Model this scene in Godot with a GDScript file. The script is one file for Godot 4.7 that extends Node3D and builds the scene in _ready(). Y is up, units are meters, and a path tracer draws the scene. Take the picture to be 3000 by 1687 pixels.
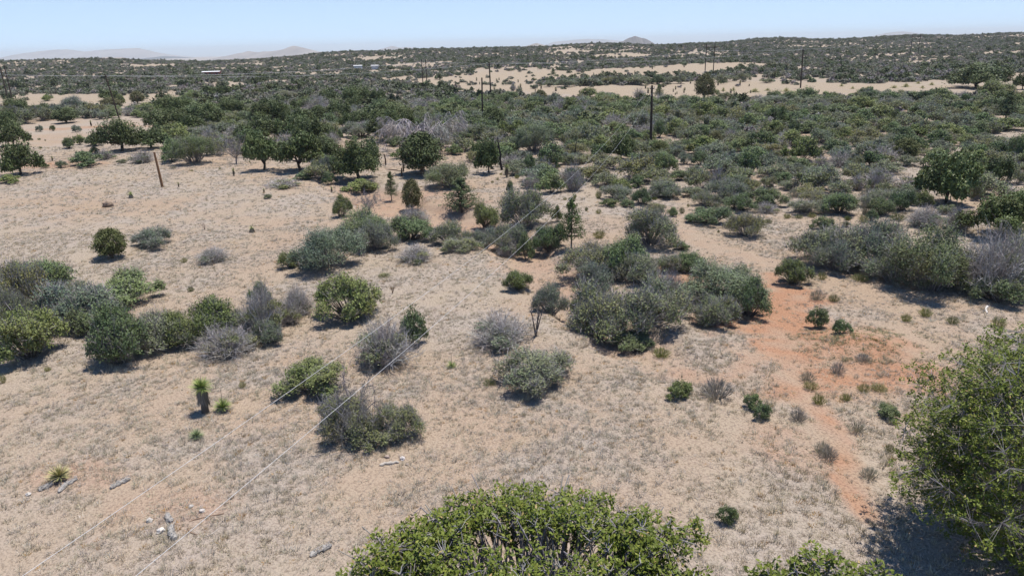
extends Node3D

# ---------------------------------------------------------------- layout data (metres; x right, z towards the viewer)
const WASH := [[-21.11, -85.11, 0.3, 3], [-16.1, -78.81, 0.85, 4.2], [-10.94, -70.51, 1.1, 4.6], [-7.01, -67.02, 1, 4.4], [-2.95, -60.91, 0.8, 3.8], [0.77, -54.04, 0.7, 3.2], [2.95, -46.49, 0.65, 3], [4.31, -38.77, 0.6, 2.8], [6.21, -34.13, 0.6, 2.4], [7.61, -31.07, 0.35, 2.4], [9, -29.11, 0.05, 2.6]]
const MOUND := [18.14, -33.42]
const HILLS := [[-560, -760, 170, 150, 10.5], [-330, -900, 130, 120, 2.5], [-420, -560, 120, 90, 4], [-40, -900, 190, 190, 10], [150, -820, 170, 170, 4.6], [-190, -980, 140, 160, 3], [330, -1000, 200, 200, 8.2], [560, -1050, 230, 220, 8.5], [820, -1080, 240, 240, 7], [480, -620, 130, 110, 3], [760, -700, 200, 160, 4], [230, -560, 110, 80, 2.5], [1050, -950, 260, 260, 7], [-900, -900, 260, 220, 11], [-60, -560, 120, 80, 3.5]]
const TRAILS := [[0.75, [[17.47, -45.39], [15.78, -39.94], [14.48, -35.43], [13.34, -31.8], [12.48, -28.32], [12.58, -26.02], [12.58, -24.37], [12.04, -22.69], [11.62, -20.78], [11.4, -19.73]], 0.6], [1.6, [[13.72, -67.44], [14.43, -57.44], [15.46, -51.65], [17.43, -48.53], [19.52, -47.3]], 0.1], [0.9, [[7.82, -31.11], [8.48, -29.29], [10.21, -29.59], [12.77, -32.71]], 0.3]]
const PATCHES := [[14.25, -37.27, 4.6, 4, 0.95, 0.9], [16.75, -40.94, 3, 3.4, 1, 0.9], [16.54, -33.6, 4.4, 2.8, 0.95, 0.55], [17.22, -29.62, 5, 2.2, 0.9, 0.6], [14.18, -32.73, 3.5, 2.5, 0.8, 0.7], [13.69, -28.67, 4, 2, 0.6, 0.5], [11.14, -45.83, 3.2, 3.4, 0.75, 0.8], [-10.58, -77.14, 7, 3, 0.3, 0.4], [-6.63, -71.41, 6, 3, 0.3, 0.4], [-90.23, -157.43, 16, 4, 0.5, 0.6], [-66.06, -104.2, 8, 5, 0.45, 0.5], [1.22, -48.49, 3, 3, 0.2, 0.6], [-12.11, -20.9, 3.2, 1.6, 0.25, 0.45], [-16.45, -22.9, 2.6, 1.2, 0.3, 0.5], [2.48, -45.47, 2.4, 2.4, 0.2, 0.5], [9.47, -59.7, 7, 5, 0.1, 0.3], [13.33, -29.55, 3, 2, 0.35, 0.5], [10.42, -23.37, 2.2, 2.2, 0.3, 0.35], [1.46, -40.11, 2.5, 2.5, 0.15, 0.4]]
var MEADOWS := [PackedVector2Array([Vector2(-48.9, -390), Vector2(-11.8, -438.2), Vector2(27.9, -445.1), Vector2(58.6, -437.8), Vector2(98.2, -414.8), Vector2(152.4, -420.8), Vector2(141.1, -389.1), Vector2(78.6, -331.1), Vector2(50, -327), Vector2(15.7, -345.4), Vector2(11.4, -277.4), Vector2(42.5, -277), Vector2(71.4, -299.9), Vector2(104.7, -287.2), Vector2(132, -238.2), Vector2(116.7, -210), Vector2(91.5, -204.5), Vector2(72.2, -196.9), Vector2(46.2, -193.1), Vector2(32.2, -210.1), Vector2(10.6, -235.9), Vector2(-11.2, -246.8), Vector2(-32.4, -298.8)]), PackedVector2Array([Vector2(36.4, -521.8), Vector2(84.2, -732.3), Vector2(117.7, -734.6), Vector2(130.9, -667.8), Vector2(90.8, -596)]), PackedVector2Array([Vector2(172.3, -256.6), Vector2(188.6, -269.1), Vector2(187.3, -254.3), Vector2(93.6, -124.7), Vector2(92.3, -130.8), Vector2(122.6, -179.6)]), PackedVector2Array([Vector2(-226.7, -314.7), Vector2(-204.3, -325.4), Vector2(-150.6, -272.2), Vector2(-137.8, -276), Vector2(-124.2, -279), Vector2(-111.7, -250), Vector2(-122.9, -240), Vector2(-143.3, -237.2), Vector2(-170, -234.9)]), PackedVector2Array([Vector2(-350.1, -674.6), Vector2(-330.5, -744.2), Vector2(-314.9, -707.9), Vector2(-283.2, -562.2)]), PackedVector2Array([Vector2(-66.5, -381.1), Vector2(-52.5, -416.4), Vector2(-48.8, -385.7), Vector2(-59.6, -351.5)])]
var THICKETS := [PackedVector2Array([Vector2(-31.2, -288), Vector2(-10.9, -234.2), Vector2(9.7, -213.7), Vector2(29.1, -188.9), Vector2(41.6, -180.7), Vector2(60.7, -179), Vector2(75, -187.9), Vector2(82.7, -184.5), Vector2(105.9, -190.3), Vector2(118.1, -171.4), Vector2(109.8, -147), Vector2(63.2, -82.7), Vector2(50.9, -89.3), Vector2(22.4, -95.8), Vector2(1.1, -100.4), Vector2(-16.3, -109.2), Vector2(-24.3, -138.9), Vector2(-33.6, -142.7), Vector2(-43.4, -182.3), Vector2(-82, -263.6), Vector2(-76.6, -319.3)]), PackedVector2Array([Vector2(-105.5, -227.3), Vector2(-85.8, -276.1), Vector2(-38.3, -163.7), Vector2(-26.3, -110.5), Vector2(-41.1, -120), Vector2(-47.4, -112.7), Vector2(-58.6, -120.7), Vector2(-70.7, -146.7)]), PackedVector2Array([Vector2(-165.8, -229), Vector2(-129.4, -211.7), Vector2(-112.4, -218.9), Vector2(-101.6, -218.7), Vector2(-89.1, -186.5), Vector2(-102.5, -183.2), Vector2(-121.4, -186.2), Vector2(-108, -147.2)]), PackedVector2Array([Vector2(-397.1, -557.3), Vector2(-181.3, -437.3), Vector2(-112.1, -469.9), Vector2(-48.8, -385.7), Vector2(-36.8, -332.1), Vector2(-77.9, -324.8), Vector2(-90.6, -291.8), Vector2(-125.8, -279.3), Vector2(-137.8, -276), Vector2(-204.3, -325.4), Vector2(-232.6, -323.1)]), PackedVector2Array([Vector2(-32.4, -298.8), Vector2(-61.2, -349.4), Vector2(-88.6, -371), Vector2(-78.3, -251.6), Vector2(-44.4, -182.1), Vector2(-27.1, -179.4)])]
const MOUNTAINS := [[[[-8043.8, -11.5], [-7687.5, 93.7], [-7451.7, 113.4], [-7155.9, 106.7], [-6952.3, 70.8], [-6682.5, 96.1], [-6331.3, 100.7], [-6131.5, 108.7], [-5941.2, 66.9], [-5726.6, -26]], 12500, 1800, -78, [0.22, 0.2, 0.19], 3], [[[-2923.8, -18.7], [-2822.6, 2.6], [-2755.1, -4.1], [-2685.9, -3.1], [-2565.8, -24.2]], 5200, 500, -78, [0.24, 0.19, 0.15], 4], [[[-3220.1, -28.1], [-3081.4, -5.5], [-2942.3, 21.3], [-2809.4, 5.5], [-2628, 14.2], [-2490.6, 32.5], [-2360.3, 67.9], [-2264.7, 40.2], [-2134.3, -1.2], [-1957.1, -30.8]], 8500, 1100, -78, [0.2, 0.17, 0.15], 5], [[[-1857.7, -12], [-1743.9, 17.1], [-1613.7, 45.8], [-1521.4, 17.4], [-1409.5, 25.4], [-1134.1, -17.7]], 10500, 1200, -78, [0.2, 0.18, 0.17], 6], [[[115.8, 0.2], [179.7, 13.9], [243.4, 27.5], [322.7, 7.6], [386.3, -5.8]], 6000, 600, -78, [0.2, 0.17, 0.14], 7], [[[595.6, -18.2], [871.6, 60.3], [1146.7, 73.6], [1421.6, 93.4], [1696.9, 74.2], [2111, 26], [2526.2, -22.4]], 13000, 1700, -78, [0.2, 0.19, 0.19], 8], [[[522.7, 5], [581, 26], [610, 38.2], [639.1, 46.8], [668.8, 35.1], [688.5, 31], [738.6, 3.9]], 3700, 340, -78, [0.12, 0.112, 0.11], 9], [[[3596.1, -16.3], [3750.4, 18.8], [3856.6, 5.4], [3983, 24.6], [4180.3, -23.9]], 11000, 1200, -78, [0.2, 0.18, 0.17], 10], [[[874.4, 3.4], [908.9, 11.8], [951.2, 15.5], [972.3, 11.6], [1020.2, 9.4], [1048.9, 13.9], [1077.4, 10.4], [1118.9, 1.4]], 2300, 300, -40, [0.26, 0.2, 0.15], 11], [[[5904.5, -20], [6177.5, -0.1], [6381.2, 21.3], [6580.8, 68.7], [6852.8, 88.5], [6995, 59.4], [7216.1, -29.9]], 13000, 1500, -78, [0.2, 0.18, 0.17], 12], [[[7630.3, -32.6], [7895.4, 26.4], [8170.8, 26.7], [8459.1, -38.2]], 13000, 1400, -78, [0.2, 0.18, 0.17], 13]]
const POLES := [["tall dark wooden pole nearest the viewer, rising from the right thicket", [20.64, -0.07, -103.95], [20.49, 9.15, -103.98], 0.17, 0, 0.32], ["dark wooden pole in the middle of the thicket left of the nearest one", [-5.29, 0.1, -150.9], [-5.14, 8.82, -150.9], 0.16, 0, 0], ["leaning dark pole rising behind the big dark oak at far left", [-91.55, 0.02, -171.8], [-93, 10.7, -171.9], 0.14, 0, 0.9], ["slim far pole standing at the near edge of the tan meadow", [-4.91, 0.06, -217.15], [-5.1, 10.4, -217.15], 0.19, 0, 0.9], ["far single pole on the meadow's right side before the brushy slope", [95.6, -0.38, -239.1], [95.2, 11.8, -239.2], 0.2, 0, 0.9], ["short leaning brown pole standing alone in the tan left field", [-40.6, 0.17, -82.63], [-40.85, 4.25, -82.66], 0.13, 1, 0]]
const FRAMES := [["twin-pole frame cut by the left edge of the picture", [-172.2, -253.6], [-173.6, -257.9], 11.8], ["thin twin-pole frame at the left end of the tan meadow", [-39.6, -347], [-37.3, -343], 11.2], ["twin-pole frame standing in the meadow behind the hedge", [93, -347], [96.3, -345], 12.9], ["farthest twin-pole frame high on the right brushy slope", [286, -527], [290.5, -525], 14.5]]
const WIRES := [["upper pale near wire sweeping from lower left to the tall pole", [-14.5, 9.1, 12.5], [20.05, 8.9, -103.95], 3.25, 0.005, 0, "two near wires"], ["lower pale near wire sweeping from the bottom edge to the tall pole", [-12.4, 9.1, 12.5], [21, 8.9, -103.95], 3.25, 0.005, 0, "two near wires"], ["thin dark wire stretched low across the thicket from the short pole", [-40.85, 4.2, -82.66], [62, 5.2, -60], 1.65, 0.012, 1, "low dark wire"], ["thin dark wire running off left from the short pole", [-40.85, 4.2, -82.66], [-98, 4.6, -96], 1, 0.012, 1, "low dark wire"], ["front pale wire between the leaning left pole and the slim far pole", [-93.85, 10.4, -171.8], [-5.95, 10.1, -217.1], 1.6, 0.011, 0, "far pale wires"], ["front pale wire between the slim far pole and the far single pole", [-5.95, 10.1, -217.1], [94.35, 11.5, -239.1], 1.4, 0.011, 0, "far pale wires"], ["rear pale wire between the leaning left pole and the slim far pole", [-92.15, 10.4, -171.8], [-4.25, 10.1, -217.1], 1.6, 0.011, 0, "far pale wires"], ["rear pale wire between the slim far pole and the far single pole", [-4.25, 10.1, -217.1], [96.05, 11.5, -239.1], 1.4, 0.011, 0, "far pale wires"], ["first transmission wire between the edge frame and the meadow's left frame", [-174.46, 9.2, -257.78], [-40.48, 8.5, -346.3], 2.5, 0.014, 0, "transmission wires"], ["middle transmission wire between the edge frame and the meadow's left frame", [-172.9, 9.2, -255.7], [-38.4, 8.5, -345], 2.5, 0.014, 0, "transmission wires"], ["last transmission wire between the edge frame and the meadow's left frame", [-171.34, 9.2, -253.62], [-36.32, 8.5, -343.7], 2.5, 0.014, 0, "transmission wires"], ["first transmission wire between the meadow's left frame and the frame behind the hedge", [-39.96, 8.5, -347.08], [92.52, 10.4, -347.3], 2.5, 0.014, 0, "transmission wires"], ["middle transmission wire between the meadow's left frame and the frame behind the hedge", [-38.4, 8.5, -345], [94.6, 10.4, -346], 2.5, 0.014, 0, "transmission wires"], ["last transmission wire between the meadow's left frame and the frame behind the hedge", [-36.84, 8.5, -342.92], [96.68, 10.4, -344.7], 2.5, 0.014, 0, "transmission wires"], ["first transmission wire between the frame behind the hedge and the farthest frame", [93.04, 10.4, -348.08], [286.12, 13.2, -527.3], 2.5, 0.014, 0, "transmission wires"], ["middle transmission wire between the frame behind the hedge and the farthest frame", [94.6, 10.4, -346], [288.2, 13.2, -526], 2.5, 0.014, 0, "transmission wires"], ["last transmission wire between the frame behind the hedge and the farthest frame", [96.16, 10.4, -343.92], [290.28, 13.2, -524.7], 2.5, 0.014, 0, "transmission wires"]]
const LOGS := [["yucca_log", "upper grey fallen yucca stem with ringed bark", "log", [-11.85, -20.3], [-11.5, -19.85], 0.085, [0.3, 0.28, 0.26], 1, "fallen yucca stems"], ["yucca_log", "lower thick grey fallen yucca stem left of the dry sticks", "log", [-11.4, -19.65], [-11, -18.95], 0.11, [0.3, 0.28, 0.26], 1, "fallen yucca stems"], ["yucca_log", "grey fallen stem crossed by the upper near wire", "log", [-14.75, -22.1], [-14.3, -22.65], 0.1, [0.3, 0.28, 0.26], 1, "fallen yucca stems"], ["yucca_log", "speckled log lying among stones in the centre foreground", "log", [-5.15, -23.15], [-4.45, -23.35], 0.08, [0.36, 0.32, 0.28], 0, "fallen yucca stems"], ["yucca_log", "shaggy grey log beside the bottom oak crown's left edge", "log", [-6.4, -18.05], [-5.9, -18.55], 0.1, [0.3, 0.28, 0.26], 1, "fallen yucca stems"], ["yucca_log", "grey stem fallen directly under the yellow yucca", "log", [-16.55, -21.95], [-16.35, -22.75], 0.09, [0.3, 0.28, 0.26], 1, "fallen yucca stems"], ["yucca_log", "short grey stem left below the yellow yucca", "log", [-17.35, -22.1], [-17.05, -22.45], 0.09, [0.3, 0.28, 0.26], 1, "fallen yucca stems"], ["dry_stick", "longest straight brown stick right of the thick yucca stem", "stick", [-10.92, -19.88], [-9.9, -20.25], 0.028, [0.2, 0.14, 0.1], 0, "dry sticks"], ["dry_stick", "short pale stick lowest right of the thick yucca stem", "stick", [-10.1, -19.05], [-9.75, -19.55], 0.02, [0.36, 0.32, 0.28], 0, "dry sticks"], ["dry_stick", "brown stick between the thick yucca stem and the pale stick", "stick", [-10.85, -19.55], [-10.35, -19.2], 0.025, [0.2, 0.14, 0.1], 0, "dry sticks"], ["dry_branch", "white dead branch lying under the grey thicket at right", "branch", [26.8, -37.2], [27.6, -38.3], 0.06, [0.55, 0.52, 0.5], 0, "pale fallen branches"], ["dry_branch", "white fallen branch left of the burnt snag", "branch", [-3.5, -88.5], [-2.4, -90], 0.07, [0.5, 0.48, 0.46], 0, "pale fallen branches"], ["dry_branch", "white fallen branch right of the burnt snag", "branch", [0.5, -89.5], [2.2, -90.8], 0.07, [0.5, 0.48, 0.46], 0, "pale fallen branches"], ["fence_rail", "fallen fence rail slanting between the two left posts", "rail", [-16.2, -93], [-13.6, -90.9], 0.06, [0.12, 0.09, 0.07], 0, "old fence posts"]]
const ROCKS := [["grey stone fragment above the upper fallen yucca stem", [-11.2, -20.7], 0.08, [0.4, 0.37, 0.34]], ["grey stone fragment right of the upper fallen yucca stem", [-10.7, -20.4], 0.1, [0.42, 0.38, 0.35]], ["flat grey stone left of the upper fallen yucca stem", [-12.3, -20], 0.11, [0.38, 0.35, 0.32]], ["round white stone beside the thick fallen yucca stem", [-11.65, -19.4], 0.14, [0.5, 0.46, 0.42]], ["pale stone at the right end of the speckled log", [-4.35, -23.6], 0.11, [0.42, 0.38, 0.36]], ["brown stone behind the speckled log", [-4.95, -23.7], 0.1, [0.3, 0.24, 0.2]], ["small stone right of the speckled log", [-4.1, -23.2], 0.07, [0.32, 0.26, 0.22]], ["dark brown boulder in the tan left field", [-41.56, -72.4], 0.55, [0.17, 0.13, 0.1]], ["pale stone below the yellow yucca at left", [-17.6, -21.9], 0.09, [0.45, 0.42, 0.39]]]
const PLANTS := [
	["g", -33.4, -45.5, 1.21, 1.93, 2, "medium dark green shrub well left of the lone field juniper"],
	["s", -26.89, -41.38, 1.24, 1.97, 1, "medium dusty olive shrub well before and left of the lone field juniper"],
	["s", -27.56, -38.78, 1.11, 1.86, 1, "medium dusty olive shrub well behind and left of the trunked yucca"],
	["g", -24.01, -37.5, 1.13, 1.5, 1, "small leafy green shrub well in front of the lone field juniper"],
	["s", -20.15, -34.32, 1.26, 1.83, 0, "medium grey-green shrub well in front of the lone field juniper"],
	["g", -17.96, -35.2, 1.12, 1.69, 1, "small leafy green shrub well behind and left of the trunked yucca"],
	["s", -15.31, -36.75, 0.95, 1.61, 0, "small grey-green shrub well behind and right of the trunked yucca"],
	["w", -13.08, -38.64, 0.87, 1.42, 1, "small purplish bare shrub well behind and right of the trunked yucca"],
	["s", -13.27, -35.8, 0.89, 1.31, 0, "small grey-green shrub well before and right of the lone field juniper"],
	["s", 8.49, -44.19, 1.37, 1.83, 2, "medium blue-grey shrub well before and right of the slender trunked tree"],
	["g", 8.55, -38.12, 0.97, 1.63, 1, "small leafy green shrub behind the gully bank"],
	["s", 5.51, -44.33, 1.25, 1.83, 2, "medium blue-grey shrub well in front of the slender trunked tree"],
	["s", -10.74, -53.42, 1.4, 2.12, 2, "medium blue-grey shrub well in front of the young gully tree"],
	["w", -8.63, -62.16, 1.52, 1.66, 0, "medium bare grey shrub before and left of the conical pine"],
	["s", 0.05, -55.22, 1.53, 2.3, 2, "medium blue-grey shrub left of the slender trunked tree"],
	["g", 3.21, -54.22, 1.18, 2.16, 2, "medium dark green shrub just before and left of the slender trunked tree"],
	["s", -3.86, -52.61, 1.38, 0.97, 0, "low grey-green shrub well in front of the conical pine"],
	["s", 24.5, -43.22, 1.61, 1.67, 0, "medium grey-green shrub well right of the red dirt patch"],
	["s", 26.74, -41.79, 1.56, 1.96, 0, "medium grey-green shrub well before and left of the dark olive oak"],
	["g", 28.49, -39.11, 1.47, 1.51, 1, "medium leafy green shrub well in front of the dark olive oak"],
	["s", 21.88, -45.48, 1.41, 2.1, 2, "medium blue-grey shrub well behind and right of the red dirt patch"],
	["j", -30.94, -53.02, 1.22, 2.14, 1, "lone dark rounded juniper standing in the left field"],
	["g", -9.39, -29.63, 1.52, 1.31, 1, "small leafy green shrub well right of the trunked yucca"],
	["d", -6.39, -24.87, 1.03, 2.46, 0, "small leafless tree well right of the trunked yucca"],
	["s", -6.68, -25.35, 1.13, 1.73, 0, "small grey-green shrub well right of the trunked yucca"],
	["s", -4.76, -25.2, 1, 1.38, 1, "small dusty olive shrub well behind and left of the near oak crown"],
	["s", -5.75, -24.73, 0.79, 0.77, 1, "small dusty olive shrub well right of the trunked yucca"],
	["s", -7.55, -26.04, 0.66, 1.3, 1, "tall dusty olive shrub well right of the trunked yucca"],
	["w", -6.51, -32.68, 1.71, 2.2, 0, "medium bare grey shrub well left of the grey dome shrub"],
	["g", -5.3, -34.55, 0.67, 1.88, 1, "tall leafy green shrub well left of the grey dome shrub"],
	["w", -0.65, -34.42, 1.91, 1.53, 2, "dome of bare grey twigs in the open centre field"],
	["s", 1.06, -29.62, 1.66, 1.57, 0, "medium grey-green shrub well before and right of the grey dome shrub"],
	["g", -20.1, -33.17, 1.43, 2.75, 1, "tall leafy green shrub well behind and left of the trunked yucca"],
	["s", -19.16, -35.53, 1.62, 2.01, 0, "medium grey-green shrub well behind and left of the trunked yucca"],
	["g", -16.65, -36.47, 1.63, 2.1, 2, "medium dark green shrub well behind the trunked yucca"],
	["w", -14.98, -34.21, 1.43, 1.53, 1, "medium purplish bare shrub well behind and right of the trunked yucca"],
	["w", -13.85, -36.68, 1.33, 2.88, 1, "tall purplish bare shrub well behind and right of the trunked yucca"],
	["g", -15.92, -42.19, 0.68, 1.31, 2, "tall dark green shrub well behind and right of the trunked yucca"],
	["w", -12.89, -39.98, 1.04, 1.66, 0, "small bare grey shrub well behind and right of the trunked yucca"],
	["g", -9.5, -39.17, 1.77, 2.41, 0, "large bright green shrub well left of the grey dome shrub"],
	["g", -30.61, -44.62, 1.86, 2.39, 0, "large bright green shrub well before and left of the short leaning pole"],
	["s", -30.44, -41.47, 1.49, 3.15, 1, "tall dusty olive shrub well before and left of the lone field juniper"],
	["s", -25.48, -38.7, 2.17, 2.41, 2, "large blue-grey shrub well before and left of the lone field juniper"],
	["g", -24.88, -43.38, 2.03, 1.77, 0, "medium bright green shrub well in front of the lone field juniper"],
	["g", -25.65, -34.62, 1.7, 2.49, 0, "large bright green shrub well before and left of the lone field juniper"],
	["s", -28.05, -37.13, 0.9, 2.84, 2, "tall blue-grey shrub well before and left of the lone field juniper"],
	["s", -29.42, -56.51, 1.44, 1.43, 2, "medium blue-grey shrub right of the lone field juniper"],
	["w", -22.75, -52.07, 1.35, 1.03, 2, "small pale twiggy shrub well right of the lone field juniper"],
	["g", -16.14, -49.91, 0.99, 1.21, 1, "small leafy green shrub well before and left of the young gully tree"],
	["s", -13.52, -49.73, 2.38, 2.69, 2, "large blue-grey shrub well before and left of the young gully tree"],
	["g", -11.62, -56.01, 2.35, 2.44, 1, "large leafy green shrub well before and left of the young gully tree"],
	["g", -8.27, -56.57, 1.55, 1.92, 0, "medium bright green shrub well before and left of the conical pine"],
	["w", -7.09, -50.3, 1.54, 1.1, 1, "low purplish bare shrub well before and left of the conical pine"],
	["s", -4.78, -55.07, 1.47, 1.76, 1, "medium dusty olive shrub in front of the conical pine"],
	["s", -2.16, -54.71, 1.09, 1.69, 2, "small blue-grey shrub before and right of the conical pine"],
	["g", 0.4, -42.91, 0.92, 1.2, 2, "small dark green shrub behind the grey dome shrub"],
	["s", 2.24, -39.08, 0.94, 1.8, 2, "tall blue-grey shrub behind and right of the grey dome shrub"],
	["s", 5.57, -46.57, 1.93, 2.15, 1, "medium dusty olive shrub before and right of the slender trunked tree"],
	["g", 7.89, -46.12, 1.7, 2.43, 0, "large bright green shrub before and right of the slender trunked tree"],
	["s", 4.45, -36.11, 1.88, 2.84, 0, "large grey-green shrub behind and left of the gully bank"],
	["s", 7.28, -36.25, 2.01, 2.65, 2, "large blue-grey shrub behind the gully bank"],
	["g", 6.3, -34.72, 1.14, 0.84, 1, "small leafy green shrub just left of the gully bank"],
	["w", 9.57, -40.98, 0.98, 1.72, 0, "small bare grey shrub well behind the gully bank"],
	["s", 10.8, -46.56, 1.12, 1.15, 1, "small dusty olive shrub well right of the slender trunked tree"],
	["g", 12.23, -46.36, 1.01, 1.3, 0, "small bright green shrub well behind and left of the red dirt patch"],
	["s", 12.34, -39.86, 2.56, 2.28, 0, "large grey-green shrub left of the red dirt patch"],
	["g", 13.44, -37.78, 1.18, 2.08, 1, "medium leafy green shrub left of the red dirt patch"],
	["s", 11.04, -36.32, 1.31, 1.57, 1, "medium dusty olive shrub left of the red dirt patch"],
	["g", 18.18, -43.3, 1.04, 1.58, 2, "small dark green shrub behind the red dirt patch"],
	["s", 22.43, -46.83, 2.21, 2.6, 2, "large blue-grey shrub well behind and right of the red dirt patch"],
	["s", 24.88, -45.91, 2.17, 3.02, 0, "large grey-green shrub well behind and right of the red dirt patch"],
	["s", 26, -41.38, 2.61, 3.54, 1, "large dusty olive shrub well before and left of the dark olive oak"],
	["w", 28.8, -40.27, 2.37, 3.79, 0, "large bare grey shrub well in front of the dark olive oak"],
	["s", 31.72, -41.63, 2.12, 3.2, 0, "large grey-green shrub well in front of the dark olive oak"],
	["g", 16.58, -35.72, 0.49, 1.04, 1, "tall leafy green shrub right of the red dirt patch"],
	["g", 17.18, -34.2, 0.41, 0.7, 0, "small bright green shrub right of the red dirt patch"],
	["g", 6.82, -19.27, 0.31, 0.57, 2, "small dark green shrub well right of the near oak crown"],
	["g", 9.99, -26.66, 0.39, 0.65, 0, "small bright green shrub well before and right of the gully bank"],
	["g", 10.17, -25.76, 0.36, 0.6, 1, "small leafy green shrub well before and right of the gully bank"],
	["g", 7.23, -27.71, 0.54, 0.68, 2, "small dark green shrub before and right of the gully bank"],
	["w", 8.84, -27.82, 0.72, 0.92, 0, "small bare grey shrub well before and right of the gully bank"],
	["w", 11.54, -25.54, 0.36, 0.53, 0, "small bare grey shrub well in front of the red dirt patch"],
	["w", 13.42, -24.46, 0.39, 0.48, 1, "small purplish bare shrub well before and right of the red dirt patch"],
	["w", 11.43, -22.97, 0.33, 0.55, 1, "small purplish bare shrub well in front of the red dirt patch"],
	["w", 11.55, -22.65, 0.34, 0.49, 0, "small bare grey shrub well left of the big shaded oak"],
	["w", 12.43, -21.41, 0.35, 0.44, 1, "small purplish bare shrub well left of the big shaded oak"],
	["w", 15.12, -29.94, 0.33, 0.66, 1, "tall purplish bare shrub well before and right of the red dirt patch"],
	["w", 13.37, -29.17, 0.36, 0.53, 1, "small purplish bare shrub well right of the gully bank"],
	["g", 15.22, -25.65, 0.49, 0.53, 1, "small leafy green shrub well left of the big shaded oak"],
	["b", 15.38, -27.97, 0.31, 0.43, 2, "medium straw-tipped broomweed clump well left of the big shaded oak"],
	["b", 13.97, -23.03, 0.22, 0.37, 1, "small olive broomweed clump well left of the big shaded oak"],
	["b", 12.94, -26.89, 0.32, 0.53, 0, "medium yellow-green broomweed clump well before and right of the red dirt patch"],
	["b", 14.19, -27.13, 0.26, 0.38, 0, "small yellow-green broomweed clump well left of the big shaded oak"],
	["b", 16.06, -28.01, 0.39, 0.4, 2, "medium straw-tipped broomweed clump well behind and left of the big shaded oak"],
	["b", 22.48, -43.36, 0.58, 0.53, 1, "large olive broomweed clump well behind and right of the red dirt patch"],
	["b", 20.18, -43.73, 0.32, 0.59, 2, "medium straw-tipped broomweed clump well behind and right of the red dirt patch"],
	["b", 19.31, -39.92, 0.35, 0.55, 1, "medium olive broomweed clump right of the red dirt patch"],
	["b", 21.84, -36.5, 0.33, 0.51, 0, "medium yellow-green broomweed clump well right of the red dirt patch"],
	["b", 23.21, -37.08, 0.39, 0.56, 0, "large yellow-green broomweed clump well right of the red dirt patch"],
	["b", 24.02, -35.9, 0.33, 0.52, 1, "medium olive broomweed clump well right of the red dirt patch"],
	["b", 26.13, -35.28, 0.43, 0.73, 2, "large straw-tipped broomweed clump well in front of the dark olive oak"],
	["b", 13.21, -28.34, 0.35, 0.42, 2, "medium straw-tipped broomweed clump well before and right of the red dirt patch"],
	["b", 21.82, -47.29, 0.63, 0.54, 2, "large straw-tipped broomweed clump well behind and right of the red dirt patch"],
	["w", 18.39, -40.15, 0.48, 0.71, 1, "small purplish bare shrub behind and right of the red dirt patch"],
	["w", 16.89, -31.21, 0.39, 0.44, 2, "small pale twiggy shrub well before and right of the red dirt patch"],
	["b", -8.75, -46.52, 0.48, 0.3, 1, "medium olive broomweed clump well in front of the young gully tree"],
	["b", -24.78, -51.62, 0.29, 0.45, 2, "medium straw-tipped broomweed clump well right of the lone field juniper"],
	["b", -21.33, -44.67, 0.26, 0.41, 1, "medium olive broomweed clump well before and right of the lone field juniper"],
	["b", -19.46, -42.63, 0.25, 0.36, 1, "small olive broomweed clump well before and right of the lone field juniper"],
	["b", -23.47, -32.6, 0.18, 0.31, 2, "small straw-tipped broomweed clump well left of the trunked yucca"],
	["b", -12.69, -29.94, 0.19, 0.38, 2, "small straw-tipped broomweed clump right of the trunked yucca"],
	["b", -1.13, -29.61, 0.32, 0.34, 1, "medium olive broomweed clump well in front of the grey dome shrub"],
	["b", 4.41, -39.64, 0.36, 0.51, 1, "medium olive broomweed clump well right of the grey dome shrub"],
	["b", 6.72, -36.09, 0.27, 0.3, 0, "small yellow-green broomweed clump behind and left of the gully bank"],
	["b", 7.56, -33.02, 0.51, 0.58, 0, "large yellow-green broomweed clump just right of the gully bank"],
	["b", -25.01, -31.55, 0.16, 0.55, 2, "small straw-tipped broomweed clump well behind and left of the yellow yucca"],
	["o", -2.52, -88.22, 1.39, 4.04, 0, "small dark oak tree just before and left of the burnt snag"],
	["s", 3.73, -105.87, 2.65, 3.58, 0, "large grey-green shrub just right of the burnt snag"],
	["g", 5.51, -93.28, 1.88, 2.78, 1, "large leafy green shrub right of the burnt snag"],
	["g", 2.58, -89.18, 0.88, 2.05, 1, "tall leafy green shrub before and right of the burnt snag"],
	["w", 4.36, -89.17, 1.3, 1.71, 1, "medium purplish bare shrub before and right of the burnt snag"],
	["g", 6.15, -91.97, 0.46, 0.75, 1, "small leafy green shrub right of the burnt snag"],
	["w", 2.3, -78.62, 1.18, 1.42, 2, "small pale twiggy shrub before and right of the burnt snag"],
	["g", 4.72, -75.13, 1.41, 2.14, 0, "medium bright green shrub well before and right of the burnt snag"],
	["w", 6.95, -76.16, 1.17, 2.89, 2, "tall pale twiggy shrub well behind the slender trunked tree"],
	["s", 9.94, -83.29, 1.74, 1.98, 1, "medium dusty olive shrub well behind the slender trunked tree"],
	["s", 9.68, -95.22, 1.6, 1.23, 0, "small grey-green shrub well right of the burnt snag"],
	["s", 12.16, -90.11, 1.97, 1.73, 1, "medium dusty olive shrub well before and left of the near power pole"],
	["o", 15.19, -96.44, 1.72, 3.32, 2, "small broad oak tree before and left of the near power pole"],
	["s", 15.04, -82.82, 2.1, 2.82, 1, "large dusty olive shrub well in front of the near power pole"],
	["g", 18.66, -85, 1.2, 2.05, 0, "medium bright green shrub well in front of the near power pole"],
	["g", 14.3, -78.61, 0.93, 1.12, 2, "small dark green shrub well in front of the near power pole"],
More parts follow.
